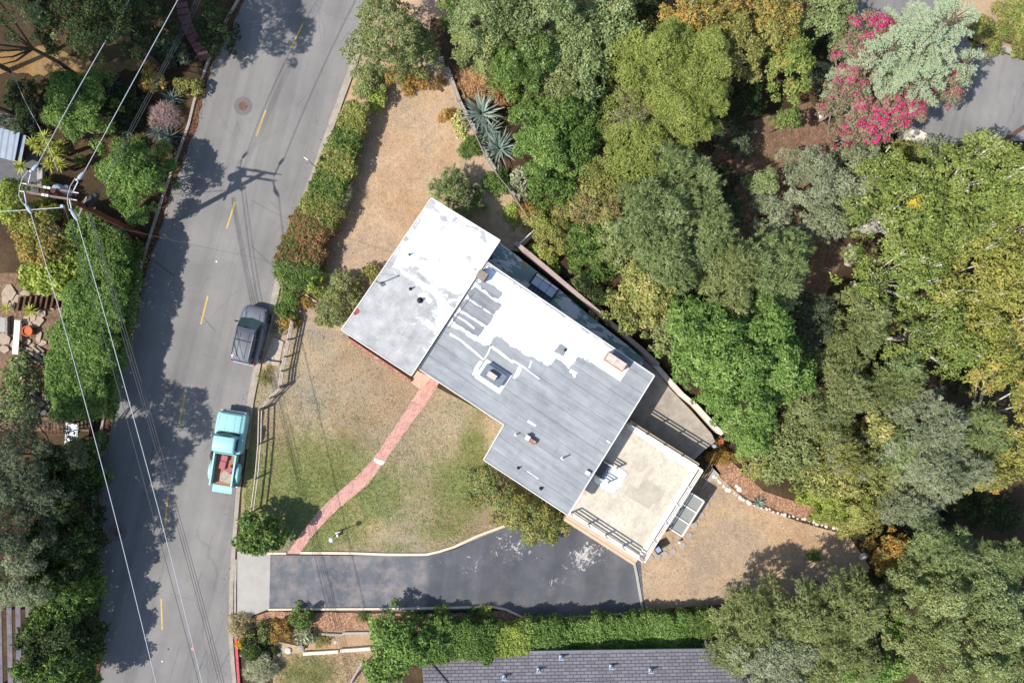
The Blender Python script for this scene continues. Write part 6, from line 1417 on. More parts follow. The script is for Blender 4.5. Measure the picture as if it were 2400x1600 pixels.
# pines with puffs
P('pine_tree', 'tall yellow green pine, the largest crown in the middle of the wooded slope', TR, 1525, 155, 92, 92, 0, 9.0, 'pine', 'puff', WO, lr=.55, dens=.95, fill=1.0)
P('pine_tree', 'yellow green pine overlapping the right side of the largest pine', TR, 1640, 180, 72, 88, 0, 8.6, 'pine', 'puff', WO, lr=.5, dens=.95)
P('pine_tree', 'lower yellow green pine below the two tall pines', TR, 1610, 275, 78, 66, 0, 7.8, 'pine', 'puff', WO, lr=.5, dens=.95)
P('pine_tree', 'thin browning pine with bare grey twigs left below the tall pines', TR, 1470, 265, 78, 60, -20, 7.0, 'pine', 'puff', WO, lr=.42, dens=.4, fill=.8, bark=M_TWIG, limbs=24, extra=[('pinkgrey', 'twig', .6, .5)])
P('pine_tree', 'lowest yellow green pine above the feathery grey green tree', TR, 1480, 365, 86, 72, 0, 7.4, 'pine', 'puff', WO, lr=.48, dens=.85, fill=.95)
# middle slope
P('slope_shrub', 'green speckled shrub left below the lowest pine', SB, 1300, 440, 66, 42, 0, 3.6, 'lush', 'broad', SHg, extra=[('lime', 'small', .3, .4)])
P('slope_shrub', 'brownish green shrub with grey twigs and pinkish flowers', SB, 1385, 470, 78, 70, 0, 4.0, 'olive', 'fine', SHg, extra=[('pinkgrey', 'twig', .5, .5), ('rust', 'small', .2, .4)])
P('slope_shrub', 'yellow olive shrub just above the top end of the patio wall', SB, 1292, 538, 56, 60, -20, 1.9, 'olive', 'hedge', SHg, extra=[('lime', 'hedge', .35, .6)])
P('slope_tree', 'dark glossy green tree shading the patio wall', TR, 1404, 582, 74, 70, -30, 2.8, 'lush', 'broad', WO, extra=[('toyon', 'small', .3, .5)])
P('slope_shrub', 'light green shrub hugging the pink patio wall beside the sofa', SB, 1370, 672, 24, 42, 45, 1.2, 'oak', 'hedge', SHg)
P('slope_shrub', 'yellow green ivy strip along the upper patio wall', SB, 1278, 596, 18, 40, 42, 1.1, 'lime', 'small', SHg)
P('toyon_tree', 'tan blossomed olive tree, upper of two beside the patio wall', TR, 1530, 665, 70, 60, 0, 5.0, 'toyon', 'broad', WO)
P('toyon_tree', 'tan blossomed olive tree, larger of two beside the patio wall', TR, 1494, 710, 84, 62, 0, 3.1, 'toyon', 'broad', WO, extra=[('var', 'small', .3, .25)])
P('toyon_tree', 'olive shrub tree leaning over the end of the pink patio wall', TR, 1576, 780, 50, 50, 0, 3.2, 'oak', 'broad', WO, extra=[('toyon', 'small', .4, .5)])
P('feathery_tree', 'feathery grey green tree, topmost of the tall group in the slope centre', TR, 1590, 430, 82, 74, 0, 8.0, 'feather', 'spray', WO, dens=.9)
P('feathery_tree', 'feathery grey green tree in the very middle of the slope', TR, 1525, 520, 82, 86, 0, 8.0, 'feather', 'spray', WO, dens=.9)
P('feathery_tree', 'feathery tree whose crown points toward the dark gap at right', TR, 1635, 545, 66, 84, 0, 7.4, 'feather', 'spray', WO, dens=.9)
P('feathery_tree', 'lower feathery tree above the tan blossomed trees', TR, 1570, 605, 66, 62, 0, 7.0, 'feather', 'spray', WO, dens=.85)
P('feathery_tree', 'wide feathery green tree left of the dark path', TR, 1790, 635, 92, 78, 0, 7.4, 'feather', 'spray', WO, dens=.9)
P('feathery_tree', 'feathery green tree above the bright green tree', TR, 1710, 665, 72, 78, 0, 7.2, 'oak', 'spray', WO, dens=.9)
P('slope_tree', 'small grey leaved tree standing in the dark gap', TR, 1798, 500, 42, 46, 0, 4.4, 'grey', 'fine', WO)
P('slope_tree', 'small green tree just above the grey one in the dark gap', TR, 1785, 432, 36, 30, 0, 4.2, 'feather', 'hedge', WO)
P('slope_tree', 'dusty grey olive tree below the magenta bush, left of two', TR, 1915, 425, 76, 82, 0, 6.2, 'grey', 'fine', WO, dens=1.1)
P('slope_tree', 'dusty grey olive tree below the magenta bush, right of two', TR, 2005, 415, 72, 84, 0, 6.0, 'grey', 'fine', WO, extra=[('olive', 'fine', .4, .6)])
P('slope_tree', 'grey olive tree lobe reaching down to the dark path', TR, 1925, 525, 48, 42, 0, 5.0, 'grey', 'fine', WO)
P('slope_shrub', 'olive shrub beside the white slab and the street', SB, 2110, 352, 56, 32, -10, 3.0, 'olive', 'fine', SHg)
P('slope_shrub', 'grey thin leaved shrub at the street edge under the cedar', SB, 2195, 345, 46, 30, 0, 3.0, 'grey', 'fine', SHg, dens=.6)
P('slope_shrub', 'green bush on the bank at the top right corner', SB, 2375, 55, 66, 58, 0, 2.4, 'olive', 'hedge', SHg, extra=[('lush', 'hedge', .4, .6)])
P('dry_grass_clump', 'pale dry pampas like clump on the bank at the top right', SB, 2330, 78, 30, 28, 0, 1.4, 'straw', 'dry', SHg)
# sycamores
SY = 'sycamore crowns at the right side'
P('sycamore_tree', 'sycamore with a bright yellow patch at its left edge', TR, 2115, 500, 104, 92, 0, 9.0, 'syc', 'broad', SY, bark=M_BARKW, limbs=13, dens=.62, extra=[('yellow', 'broad', .06, .8)])
P('sycamore_tree', 'top right sycamore beside the shaded street', TR, 2290, 420, 118, 92, 0, 9.6, 'syc', 'broad', SY, bark=M_BARKW, limbs=13, dens=.62)
P('sycamore_tree', 'sycamore at the right edge with long white limbs', TR, 2370, 560, 80, 104, 0, 9.6, 'sycy', 'broad', SY, bark=M_BARKW, limbs=13, dens=.56)
P('sycamore_tree', 'green sycamore beside the dark path with a rock showing through', TR, 2095, 650, 104, 92, 0, 8.2, 'syc', 'broad', SY, bark=M_BARKW, limbs=13, dens=.62, extra=[('bright', 'broad', .3, .4)])
P('sycamore_tree', 'yellowing sycamore in the centre of the right side', TR, 2250, 660, 96, 104, 0, 9.0, 'sycy', 'broad', SY, bark=M_BARKW, limbs=13, dens=.6)
P('sycamore_tree', 'lower yellow green sycamore above the grey feathery tree', TR, 2190, 790, 104, 78, -20, 8.4, 'syc', 'broad', SY, bark=M_BARKW, limbs=13, dens=.62)
P('sycamore_tree', 'tan and orange tinted sycamore at the right edge below the middle', TR, 2340, 800, 96, 104, 0, 8.8, 'sycy', 'broad', SY, bark=M_BARKW, limbs=13, dens=.56, extra=[('autumn', 'broad', .35, .5)])
P('sycamore_tree', 'lowest sycamore at the right edge over the black shadow', TR, 2365, 990, 72, 124, 0, 8.0, 'sycy', 'broad', SY, bark=M_BARKW, limbs=13, dens=.56, extra=[('autumn', 'broad', .5, .6)])
P('slope_shrub', 'orange and yellow bush below the lowest sycamore', SB, 2325, 1105, 50, 34, 0, 3.4, 'orange', 'broad', SHg)
# bright tree and the lower slope
P('bright_tree', 'bright green tree, upper left of three beside the garage patio wall', TR, 1660, 790, 84, 80, 0, 7.0, 'bright', 'broad', WO, dens=1.0)
P('bright_tree', 'bright green tree, upper right of three with the tallest crown', TR, 1780, 800, 92, 86, 0, 7.6, 'bright', 'broad', WO, dens=1.0)
P('bright_tree', 'bright green tree, lowest of three touching the white patio wall', TR, 1752, 915, 98, 84, 0, 6.8, 'bright', 'broad', WO, dens=1.0, extra=[('feather', 'broad', .3, .4)])
P('bright_tree', 'bright green crown end below the patio wall pot', TR, 1766, 1016, 58, 44, 0, 5.0, 'bright', 'hedge', WO)
P('slope_tree', 'grey green tree at the lower end of the dark path', TR, 2005, 760, 56, 72, 0, 6.6, 'oak', 'spray', WO, dens=.8)
P('slope_tree', 'sparse shaded blue green tree right of the bright trees', TR, 1910, 750, 50, 56, 0, 5.0, 'darkgrey', 'fine', WO, dens=.7)
P('slope_tree', 'small feathery tree between bright trees and lower sycamore', TR, 2110, 860, 50, 50, 0, 6.4, 'feather', 'spray', WO, dens=.8)
P('slope_tree', 'dusty spiky tree with grey twigs, upper in the lower slope', TR, 1975, 900, 62, 72, 0, 6.6, 'oak', 'spray', WO, dens=.7, extra=[('pinkgrey', 'twig', .4, .4)])
P('slope_tree', 'dusty spiky tree right of the bright trees lower end', TR, 1895, 985, 82, 72, 0, 6.0, 'oak', 'spray', WO, dens=.7, extra=[('grey', 'fine', .4, .4)])
P('slope_tree', 'grey brown twiggy tree in the middle of the lower slope', TR, 1990, 1060, 84, 62, 0, 6.0, 'olive', 'spray', WO, dens=.7, extra=[('grey', 'spray', .5, .5)])
P('slope_tree', 'narrow yellow tan tree between the twiggy and the grey feathery trees', TR, 2050, 985, 28, 50, 0, 6.2, 'toyon', 'broad', WO)
P('feathery_tree', 'large silvery feathery tree near the right, upper half', TR, 2165, 985, 84, 72, 0, 7.8, 'grey', 'spray', WO, dens=1.0)
P('feathery_tree', 'large silvery feathery tree near the right, lower half', TR, 2205, 1090, 88, 72, 0, 7.6, 'grey', 'spray', WO, dens=1.0)
P('feathery_tree', 'silvery feathery side crown by the lowest sycamore', TR, 2290, 1010, 50, 50, 0, 6.8, 'feather', 'spray', WO, dens=.8)
P('slope_shrub', 'green bush left part above the mulch slope', SB, 1835, 1080, 66, 46, -20, 3.6, 'oak', 'broad', SHg, extra=[('toyon', 'small', .3, .4)])
P('slope_shrub', 'low olive shrub at the top of the mulch slope', SB, 1775, 1095, 46, 28, -25, 1.6, 'olive', 'hedge', SHg)
P('slope_shrub', 'rust coloured bush at the garage patio corner', SB, 1688, 1068, 24, 26, 0, .9, 'orange', 'dry', SHg, dens=1.2)
P('slope_shrub', 'yellow green bush overhanging the right end of the white rocks', SB, 1950, 1170, 62, 56, 0, 2.8, 'lime', 'hedge', SHg, extra=[('olive', 'hedge', .6, .8)])
P('slope_shrub', 'olive yellow bush right of the white rock row', SB, 2030, 1215, 66, 56, 0, 3.2, 'olive', 'hedge', SHg, extra=[('lime', 'hedge', .3, .5)])
P('slope_shrub', 'large olive bush above the one right of the rock row', SB, 2065, 1135, 74, 50, 0, 4.2, 'toyon', 'broad', SHg)
P('slope_shrub', 'golden olive bush beside the bluish boulder', SB, 2095, 1300, 46, 50, 0, 3.0, 'orange', 'hedge', SHg, extra=[('olive', 'hedge', .6, .8)])
P('slope_shrub', 'small shaded weeds in the tree shadow of the lower lawn', SB, 1912, 1308, 13, 12, 0, .5, 'lush', 'dry', SHg)
P('slope_tree', 'feathery green tree below the black shadow at the right', TR, 2210, 1285, 74, 56, -15, 6.4, 'feather', 'spray', WO, dens=.85)
P('slope_tree', 'feathery green tree at the far right below the black shadow', TR, 2325, 1325, 66, 56, -15, 6.2, 'feather', 'spray', WO, dens=.85)
P('slope_tree', 'round leafy oak, upper left of four in the bottom right corner', TR, 2190, 1420, 88, 78, 0, 7.0, 'oak', 'hedge', WO, extra=[('feather', 'hedge', .5, .6)])
P('slope_tree', 'round leafy oak, upper right of four in the bottom right corner', TR, 2330, 1440, 84, 84, 0, 7.2, 'feather', 'hedge', WO)
P('slope_tree', 'round leafy oak, lower left of four in the bottom right corner', TR, 2250, 1545, 92, 72, 0, 7.2, 'oak', 'hedge', WO, extra=[('feather', 'hedge', .5, .6)])
P('slope_tree', 'round leafy oak, lower right of four in the bottom right corner', TR, 2375, 1565, 66, 66, 0, 7.0, 'feather', 'hedge', WO)
P('slope_tree', 'bright yellow green tree at the bottom edge between the olive oaks', TR, 2055, 1575, 84, 46, 0, 4.2, 'bright', 'broad', WO)
P('slope_tree', 'small bright green sapling in the dark gap near the bottom right', TR, 2098, 1465, 28, 24, 0, 3.4, 'bright', 'broad', WO)
P('olive_oak', 'spiky olive oak whose shadow falls on the lower lawn, right of three', TR, 1985, 1420, 66, 72, 0, 6.4, 'oak', 'spray', WO, dens=.9)
P('olive_oak', 'spiky olive oak at the right end of the long hedge, left of three', TR, 1775, 1440, 66, 72, 0, 5.4, 'oak', 'spray', WO, dens=.9)
P('olive_oak', 'spiky olive oak between the other two near the lower lawn', TR, 1885, 1450, 72, 72, 0, 6.2, 'oak', 'spray', WO, dens=.9)
P('olive_oak', 'big dusty oak at the bottom edge hiding the shingle roof end', TR, 1800, 1555, 110, 72, 0, 5.8, 'grey', 'fine', WO, dens=1.1)
P('olive_oak', 'dusty oak at the bottom edge right of the shingle roof', TR, 1935, 1545, 84, 72, 0, 5.8, 'oak', 'fine', WO)
# ---- around the house front
P('deck_shrub', 'bristly round bush, upper of two between lawn and garage drive', SB, 1140, 1152, 56, 48, -40, 1.9, 'oak', 'fine', extra=[('orange', 'fine', .2, .5), ('olive', 'dry', .3, .3)])
P('deck_shrub', 'bristly round bush in the middle of the bush row under the grey roof', SB, 1200, 1192, 52, 46, -35, 1.9, 'olive', 'fine', extra=[('oak', 'fine', .5, .6)])
P('deck_shrub', 'bristly round bush with red brown spots overhanging the black driveway', SB, 1272, 1228, 66, 48, -25, 2.0, 'olive', 'hedge', extra=[('oak', 'fine', .6, .7), ('rust', 'small', .12, .7)])
P('citrus_tree', 'small glossy dark green tree at the foot of the brick path', TR, 605, 1255, 58, 44, 0, 3.0, 'lush', 'big', dens=1.3, tr=.06)
P('ornamental_grass', 'tuft of pale ornamental grass at the corner of the concrete apron', SB, 562, 1468, 26, 24, 0, .9, 'straw', 'dry', dens=1.5)
P('garden_shrub', 'green and rust shrub at the left end of the bark mulch bed', SB, 622, 1482, 24, 24, 0, 1.0, 'oak', 'hedge')
P('garden_shrub', 'rust brown shrub right of the green one in the mulch bed', SB, 652, 1482, 22, 26, 0, 1.0, 'orange', 'fine', extra=[('rust', 'fine', .4, .6)])
P('rose_bush', 'dark green bush with one red flower at the mulch bed', SB, 704, 1450, 28, 22, 0, 1.3, 'lush', 'broad')
P('garden_shrub', 'pale sage green shrub below the red flowered bush', SB, 704, 1488, 30, 22, 0, .9, 'grey', 'broad', dens=.8)
P('garden_shrub', 'dark evergreen bush beside the red kerb', SB, 598, 1520, 38, 32, 0, 1.3, 'dark', 'hedge', extra=[('lush', 'hedge', .5, .7)])
P('silver_shrub', 'silvery strap leaved shrub at the bottom beside the red kerb', SB, 600, 1570, 38, 32, 0, 1.1, 'silver', 'dry', dens=1.4)
P('yellow_flower_plant', 'small yellow flowering plant at the top of the red kerb', SB, 562, 1508, 6, 6, 0, .4, 'yellow', 'small')
P('garden_weeds', 'thin brown green weeds left of the small pale boulder', SB, 752, 1502, 20, 12, 0, .5, 'olive', 'dry', dens=.6)
for k, (x, y, lb) in enumerate([(850, 1447, 'lone tuft in the middle of the mulch bed'), (1033, 1431, 'bright tuft at the driveway edging of the mulch bed'), (1107, 1434, 'thin green tuft near the right end of the mulch bed'), (1135, 1430, 'yellow green tuft at the right end of the mulch bed'), (985, 1452, 'sparse yellowish seedling in front of the hedge shadow')]):
    P('mulch_plant', lb, SB, x, y, 11, 10, 0, .45, 'lime' if k in (1, 3) else 'lush', 'dry', 'small plants in the bark mulch bed', dens=.8)
P('bright_bush', 'large bright green leafy bush at the left end of the neighbour roof', TR, 935, 1520, 78, 66, -20, 3.2, 'bright', 'broad', dens=1.1)
P('bright_bush', 'bright bush lower lobe at the bottom edge over the neighbour driveway', TR, 905, 1570, 48, 40, 0, 2.8, 'bright', 'broad')
LH = 'bushes of the long hedge above the shingle roof'
hedge_run('hedge_bush', ['dark green hedge bush right beside the large bright bush', 'green hedge bush under the end of the mulch bed', 'yellow green hedge bush, the palest of the long hedge', 'fresh green hedge bush below the retaining wall start', 'fresh green hedge bush below the first third of the retaining wall', 'hedge bush directly below the end of the driveway', 'hedge bush below the narrow concrete wall', 'hedge bush below the brown timber edging', 'last hedge bush before the spiky olive oaks'], LH,
  [(1000, 1500), (1100, 1500), (1200, 1500), (1300, 1503), (1400, 1502), (1500, 1498), (1600, 1494), (1700, 1482)], [42, 40, 34, 42, 50, 52, 50, 44], 1.75, ['lush', 'lush', 'lime', 'bright', 'bright', 'bright', 'bright', 'bright', 'lush'], 'hedge', 502, .32,
  {0: [('bright', 'hedge', .4, .6)], 1: [('bright', 'hedge', .4, .6)], 2: [('bright', 'hedge', .4, .6)], 3: [('lush', 'hedge', .35, .6)], 4: [('lush', 'hedge', .35, .6)], 5: [('lush', 'hedge', .35, .6), ('rust', 'small', .03, .7)], 6: [('lush', 'hedge', .35, .6)], 7: [('lush', 'hedge', .35, .6), ('rust', 'small', .04, .7)], 8: [('olive', 'hedge', .4, .6)]}, dens=1.1)
# ---- west side
WH_ = 'hedge and trees on the left side of the road'
P('round_tree', 'round bright green tree, upper of two left of the road', TR, 168, 238, 76, 78, 0, 3.6, 'bright', 'hedge', WH_, lr=.5, extra=[('lush', 'hedge', .6, .8)])
P('round_tree', 'round bright green tree, lower of two right beside the road shadow', TR, 292, 402, 86, 92, 20, 4.4, 'bright', 'hedge', WH_, lr=.5, extra=[('lush', 'hedge', .6, .8)])
P('west_shrub', 'pale variegated shrub at the road kerb below the brick stair', SB, 440, 198, 34, 18, 0, 1.3, 'olive', 'broad', WH_)
P('west_shrub', 'red tinged leafy shrub left of the variegated one', SB, 352, 182, 36, 24, -20, 1.4, 'autumn', 'broad', WH_)
P('dead_shrub', 'round pinkish grey dry flowering shrub beside the kerb', SB, 378, 270, 31, 28, 0, 1.2, 'pinkgrey', 'twig', WH_, dens=1.6, bark=M_TWIG, limbs=14)
P('fig_tree', 'autumn tinted fig tree with bare white branches below the utility pole', TR, 95, 545, 92, 78, 0, 3.6, 'autumn', 'broad', WH_, bark=M_BARKW, limbs=13, dens=.85, extra=[('lime', 'broad', .5, .7)])
P('fig_tree', 'smaller yellow green tree at the left edge beside the crossarms', TR, 25, 475, 50, 50, 0, 3.0, 'lime', 'broad', WH_, dens=.8)
P('lime_tree', 'lime green leafy tree just above the timber sleepers', TR, 118, 645, 82, 50, 0, 2.8, 'lime', 'big', WH_, dens=1.0)
P('lime_tree', 'bright apple green bush right of the lime tree', TR, 165, 620, 36, 48, 0, 2.6, 'lime', 'big', WH_)
P('dark_tree', 'dark green leafy tree under the utility pole', TR, 200, 530, 50, 46, 0, 3.6, 'lush', 'broad', WH_)
CH = 'clipped bushes of the hedge along the left kerb'
hedge_run('hedge_bush', ['top bush of the clipped left hedge beside the pole foot', 'second bush of the clipped left hedge', 'third bush of the clipped left hedge, level with the timber sleepers', 'fourth bush of the clipped left hedge, level with the terracotta pot', 'bright middle bush of the clipped left hedge below the terracotta pot', 'bush of the clipped left hedge level with the shaded paving', 'lowest bush of the clipped left hedge above the white awning'], CH,
  [(262, 548), (248, 630), (232, 705), (212, 770), (190, 830), (184, 890), (188, 972)], [36, 48, 54, 60, 62, 60, 44], 3.5, ['lush', 'lush', 'bright', 'bright', 'bright', 'bright', 'bright'], 'hedge', 503, .38, {'all': [('lush', 'hedge', .4, .6)]})
P('west_shrub', 'leafy green shrub at the left edge below the flagstones', SB, 28, 915, 44, 78, 0, 2.2, 'feather', 'broad', WH_, extra=[('bright', 'broad', .3, .5)])
P('dark_tree', 'dusty dark tree at the left edge below the slatted screen', TR, 34, 1090, 120, 116, 0, 8.8, 'darkgrey', 'fine', WH_)
P('dark_tree', 'dark grey green tree at the left edge in deep shade', TR, 14, 1205, 100, 96, 0, 8.4, 'darkgrey', 'fine', WH_)
P('dark_tree', 'shaded green tree beside the kerb below the white awning', TR, 165, 1090, 62, 62, 0, 3.0, 'lush', 'hedge', WH_)
P('dusty_tree', 'pale dusty olive tree at the left edge above the plank roof', TR, 34, 1335, 72, 92, 0, 7.6, 'grey', 'fine', WH_, bark=M_BARK)
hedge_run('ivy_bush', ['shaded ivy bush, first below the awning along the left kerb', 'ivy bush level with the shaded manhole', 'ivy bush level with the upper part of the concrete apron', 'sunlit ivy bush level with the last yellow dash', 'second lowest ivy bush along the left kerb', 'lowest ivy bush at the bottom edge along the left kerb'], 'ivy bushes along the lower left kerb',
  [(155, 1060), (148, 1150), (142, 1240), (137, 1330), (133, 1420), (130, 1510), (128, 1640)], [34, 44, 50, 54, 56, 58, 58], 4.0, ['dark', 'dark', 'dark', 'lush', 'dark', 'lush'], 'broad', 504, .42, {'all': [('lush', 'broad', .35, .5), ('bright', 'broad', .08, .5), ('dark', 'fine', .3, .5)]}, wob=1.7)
# hillside top left: the shade on it is put into dark leaf colours
HT = 'shaded trees of the hillside at the top left'
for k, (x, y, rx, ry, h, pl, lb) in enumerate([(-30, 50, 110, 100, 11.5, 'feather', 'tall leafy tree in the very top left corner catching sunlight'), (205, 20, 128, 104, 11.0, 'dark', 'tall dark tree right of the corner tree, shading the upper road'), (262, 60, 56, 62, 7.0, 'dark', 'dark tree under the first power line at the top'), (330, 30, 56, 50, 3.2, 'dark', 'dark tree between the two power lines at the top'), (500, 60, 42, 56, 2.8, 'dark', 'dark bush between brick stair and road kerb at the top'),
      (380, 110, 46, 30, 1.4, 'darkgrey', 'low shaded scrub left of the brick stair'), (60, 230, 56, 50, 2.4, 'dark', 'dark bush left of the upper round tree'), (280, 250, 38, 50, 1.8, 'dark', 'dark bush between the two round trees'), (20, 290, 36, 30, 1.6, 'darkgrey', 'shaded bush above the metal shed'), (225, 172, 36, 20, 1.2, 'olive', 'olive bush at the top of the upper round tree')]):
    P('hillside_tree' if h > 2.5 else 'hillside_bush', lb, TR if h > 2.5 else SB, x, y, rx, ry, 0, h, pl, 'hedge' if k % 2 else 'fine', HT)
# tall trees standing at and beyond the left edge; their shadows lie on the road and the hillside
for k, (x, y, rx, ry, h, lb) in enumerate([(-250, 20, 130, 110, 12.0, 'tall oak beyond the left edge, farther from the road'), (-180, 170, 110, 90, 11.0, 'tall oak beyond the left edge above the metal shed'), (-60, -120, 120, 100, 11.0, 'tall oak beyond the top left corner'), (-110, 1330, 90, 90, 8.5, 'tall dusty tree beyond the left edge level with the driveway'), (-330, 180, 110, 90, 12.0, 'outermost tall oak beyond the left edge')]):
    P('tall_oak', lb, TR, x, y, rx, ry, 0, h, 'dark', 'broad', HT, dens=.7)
# ------------------------------------------------------------------ rosettes: agaves and yuccas
def blade(P_, D, L, w, droop, rs, curve=4):
    """tapering arching blade as a strip of quads"""
    D = np.array(D) / np.linalg.norm(D); side = np.cross(D, [0, 0, 1.0]); side /= np.linalg.norm(side) + 1e-9
    V = []; p = np.array(P_, float); d = D.copy()
    wid = [.7, 1.0, .85, .5, .04] if curve == 4 else [.9, 1, .5, .04]
    n = len(wid)
    for i in range(n):
        V += [p - side * w * wid[i] / 2 + np.array([0, 0, w * .15]), p + side * w * wid[i] / 2 + np.array([0, 0, w * .15])]
        p = p + d * L / (n - 1); d = d + np.array([0, 0, -droop]); d /= np.linalg.norm(d)
    return V, [(2 * i, 2 * i + 1, 2 * i + 3, 2 * i + 2) for i in range(n - 1)]
def rosette(name, label, cat, px, py, r, n, w, pal, h=0.0, group=None, seed=1, droop=.12, emin=8, emax=75, stem=False):
    rs = np.random.RandomState(seed); x, y, z = G(px, py, h); V = []; F = []; TT = []
    root = empty(name, (x, y, z - h), 0, label, cat, group)
    for i in range(n):
        a = i * 2.39996 + rs.uniform(-.15, .15); e = math.radians(emin + (emax - emin) * (i / n) ** 1.0 + rs.uniform(-5, 5))
        D = (math.cos(a) * math.cos(e), math.sin(a) * math.cos(e), math.sin(e)); L = r * rs.uniform(.8, 1.1) * (1 - .25 * i / n)
        v, f = blade((x + D[0] * .05, y + D[1] * .05, z), D, L, w * rs.uniform(.8, 1.15), droop, rs)
        F += [tuple(k + len(V) for k in q) for q in f]; V += v; TT += [np.clip(rs.uniform(.2, .9), 0, 1)] * len(f)
    npmesh('leaves', np.array(V), np.array(F), LM[pal], root, (x, y, z - h), TT)
    if stem:
        mb = MB(); mb.tube([(x, y, z - h - .1), (x, y, z)], [.11, .09], 8); mb.build('stem', M_BARK, root, (x, y, z - h))
    return root
AG = 'agaves along the thin yard fence'
rosette('agave', 'largest blue green agave at the upper end of the yard fence', 'agave', 1128, 268, 1.75, 62, .15, 'agave', .35, AG, 1, .10)
rosette('agave', 'small blue green agave squeezed between the two large ones', 'agave', 1146, 308, 1.2, 38, .12, 'agave', .2, AG, 2)
rosette('agave', 'second large blue green agave lower along the yard fence', 'agave', 1170, 350, 1.6, 56, .14, 'agave', .3, AG, 3, .10)
rosette('agave', 'pale blue agave half hidden under the vine covered tree', 'agave', 1292, 400, .7, 26, .12, 'cedar', 1.6, AG, 4)
rosette('agave', 'blue agave on the mulch slope above the white rocks', 'agave', 1777, 1176, .6, 26, .09, 'agave', .1, AG, 5)
rosette('agave', 'pale striped yucca at the top of the mulch slope', 'agave', 1752, 1098, .6, 26, .08, 'silver', .5, AG, 6)
rosette('agave', 'silvery agave by the top edge right of the dry gap', 'agave', 1105, 12, .9, 26, .14, 'cedar', 3.2, AG, 7)
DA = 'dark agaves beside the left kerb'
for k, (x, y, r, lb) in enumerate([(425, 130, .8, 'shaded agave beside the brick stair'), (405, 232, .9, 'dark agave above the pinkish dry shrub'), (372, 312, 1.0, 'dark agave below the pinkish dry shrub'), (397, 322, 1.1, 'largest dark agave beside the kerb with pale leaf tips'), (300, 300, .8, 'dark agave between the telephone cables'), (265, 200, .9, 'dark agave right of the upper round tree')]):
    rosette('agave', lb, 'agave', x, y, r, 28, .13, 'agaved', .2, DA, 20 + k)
YU = 'yuccas between the metal shed and the utility pole'
for k, (x, y, r, h, lb) in enumerate([(78, 335, .55, 1.6, 'leftmost yucca head of the cluster'), (106, 322, .6, 1.8, 'topmost yucca head of the cluster'), (118, 345, .6, 1.9, 'central yucca head under the first power line'), (143, 342, .55, 1.4, 'shaded yucca head at the right of the cluster'), (131, 362, .6, 1.8, 'lower middle yucca head of the cluster'), (116, 385, .6, 1.5, 'yucca head at the lower left of the cluster'), (140, 385, .6, 1.5, 'lowest yucca head of the cluster above the crossarms'), (92, 352, .5, 1.2, 'partly hidden yucca head of the cluster'), (49, 391, .6, 1.1, 'lone yucca left of the cluster by the metal shed'), (112, 428, .45, .4, 'small yucca right above the crossarms'), (187, 375, .5, .5, 'small shaded yucca left of the lower round tree'), (72, 727, .6, .5, 'yucca plant between timber sleepers and terracotta pot')]):
    rosette('yucca', lb, 'yucca', x, y, r, 46, .07, 'yucca' if k != 10 else 'lush', h, YU, 40 + k, .10, -5, 85, stem=True)
rosette('potted_succulent', 'yellow flowering succulent at the left edge of the stone terrace', 'plant', 16, 722, .5, 22, .07, 'yucca', .3, None, 60)
# ------------------------------------------------------------------ cedar with magenta bougainvillea
def cedar(name, label, px, py, R0, h, seed, group, nb=70):
    rs = np.random.RandomState(seed); x, y, zc = G(px, py, h * .75); zg = zc - h * .75
    root = empty(name, (x, y, zg), 0, label, 'tree', group); Ps = []; Ts = []; Ss = []; Ls = []; Ws = []; TT = []; mb = MB()
    mb.tube([(x, y, zg - .3), (x, y, zg + h * .5), (x, y, zg + h * .96)], [.3, .18, .02], 9)
    for i in range(nb):
        f = i / nb; a = i * 2.39996 + rs.uniform(-.3, .3); z0 = zg + h * (.35 + .63 * f); Lb = R0 * (1.05 - .78 * f) * rs.uniform(.75, 1.12)
        n = max(4, int(Lb / .16)); d = np.array([math.cos(a), math.sin(a), .12]); p = np.array([x, y, z0]); pl = [tuple(p)]
        bend = rs.uniform(-.05, .05)
        for k in range(n):
            p = p + d * (Lb / n); d = d + np.array([-d[1] * bend, d[0] * bend, -.045 * (k / n)]); d /= np.linalg.norm(d); pl.append(tuple(p))
            if k < n * .15: continue
            for sg in (-1, 1):
                side = np.array([-d[1], d[0], 0]) * sg; t2 = d * .75 + side * .8 + np.array([0, 0, rs.uniform(-.12, .25)]); t2 /= np.linalg.norm(t2)
                lb = .55 * (1 - .55 * k / n) * rs.uniform(.7, 1.25)
                for q in range(3):      # a rope of short leaf tufts
                    b = p + t2 * lb * q / 3; s2 = np.cross(t2, [0, 0, 1.0]); s2 /= np.linalg.norm(s2)
                    Ps.append(b); Ts.append(t2); Ss.append(s2); Ls.append(lb / 3 * 1.35); Ws.append(.075); TT.append(.5 + rs.normal(0, .2))
                    Ps.append(b); Ts.append(t2); Ss.append(np.array([0, 0, 1.0])); Ls.append(lb / 3 * 1.3); Ws.append(.06); TT.append(.45 + rs.normal(0, .2))
                    for s3 in (-1, 1):
                        if rs.rand() < .75:
                            t3 = t2 * .7 + s2 * s3 * .8; t3 /= np.linalg.norm(t3); Ps.append(b); Ts.append(t3); Ss.append(np.cross(t3, [0, 0, 1.0])); Ls.append(.17); Ws.append(.05); TT.append(.5 + rs.normal(0, .2))
        mb.tube(pl, [max(.01, .05 * (1 - j / len(pl))) for j in range(len(pl))], 4)
    V, F = quads(np.array(Ps), np.array(Ts), np.array(Ss), np.array(Ls), np.array(Ws))
    npmesh('crown', V, F, LM['cedar'], root, (x, y, zg), np.clip(TT, 0, 1)); mb.build('trunk', M_BARK, root, (x, y, zg), smooth=True); return root
CD = 'silvery cedars in the top right'
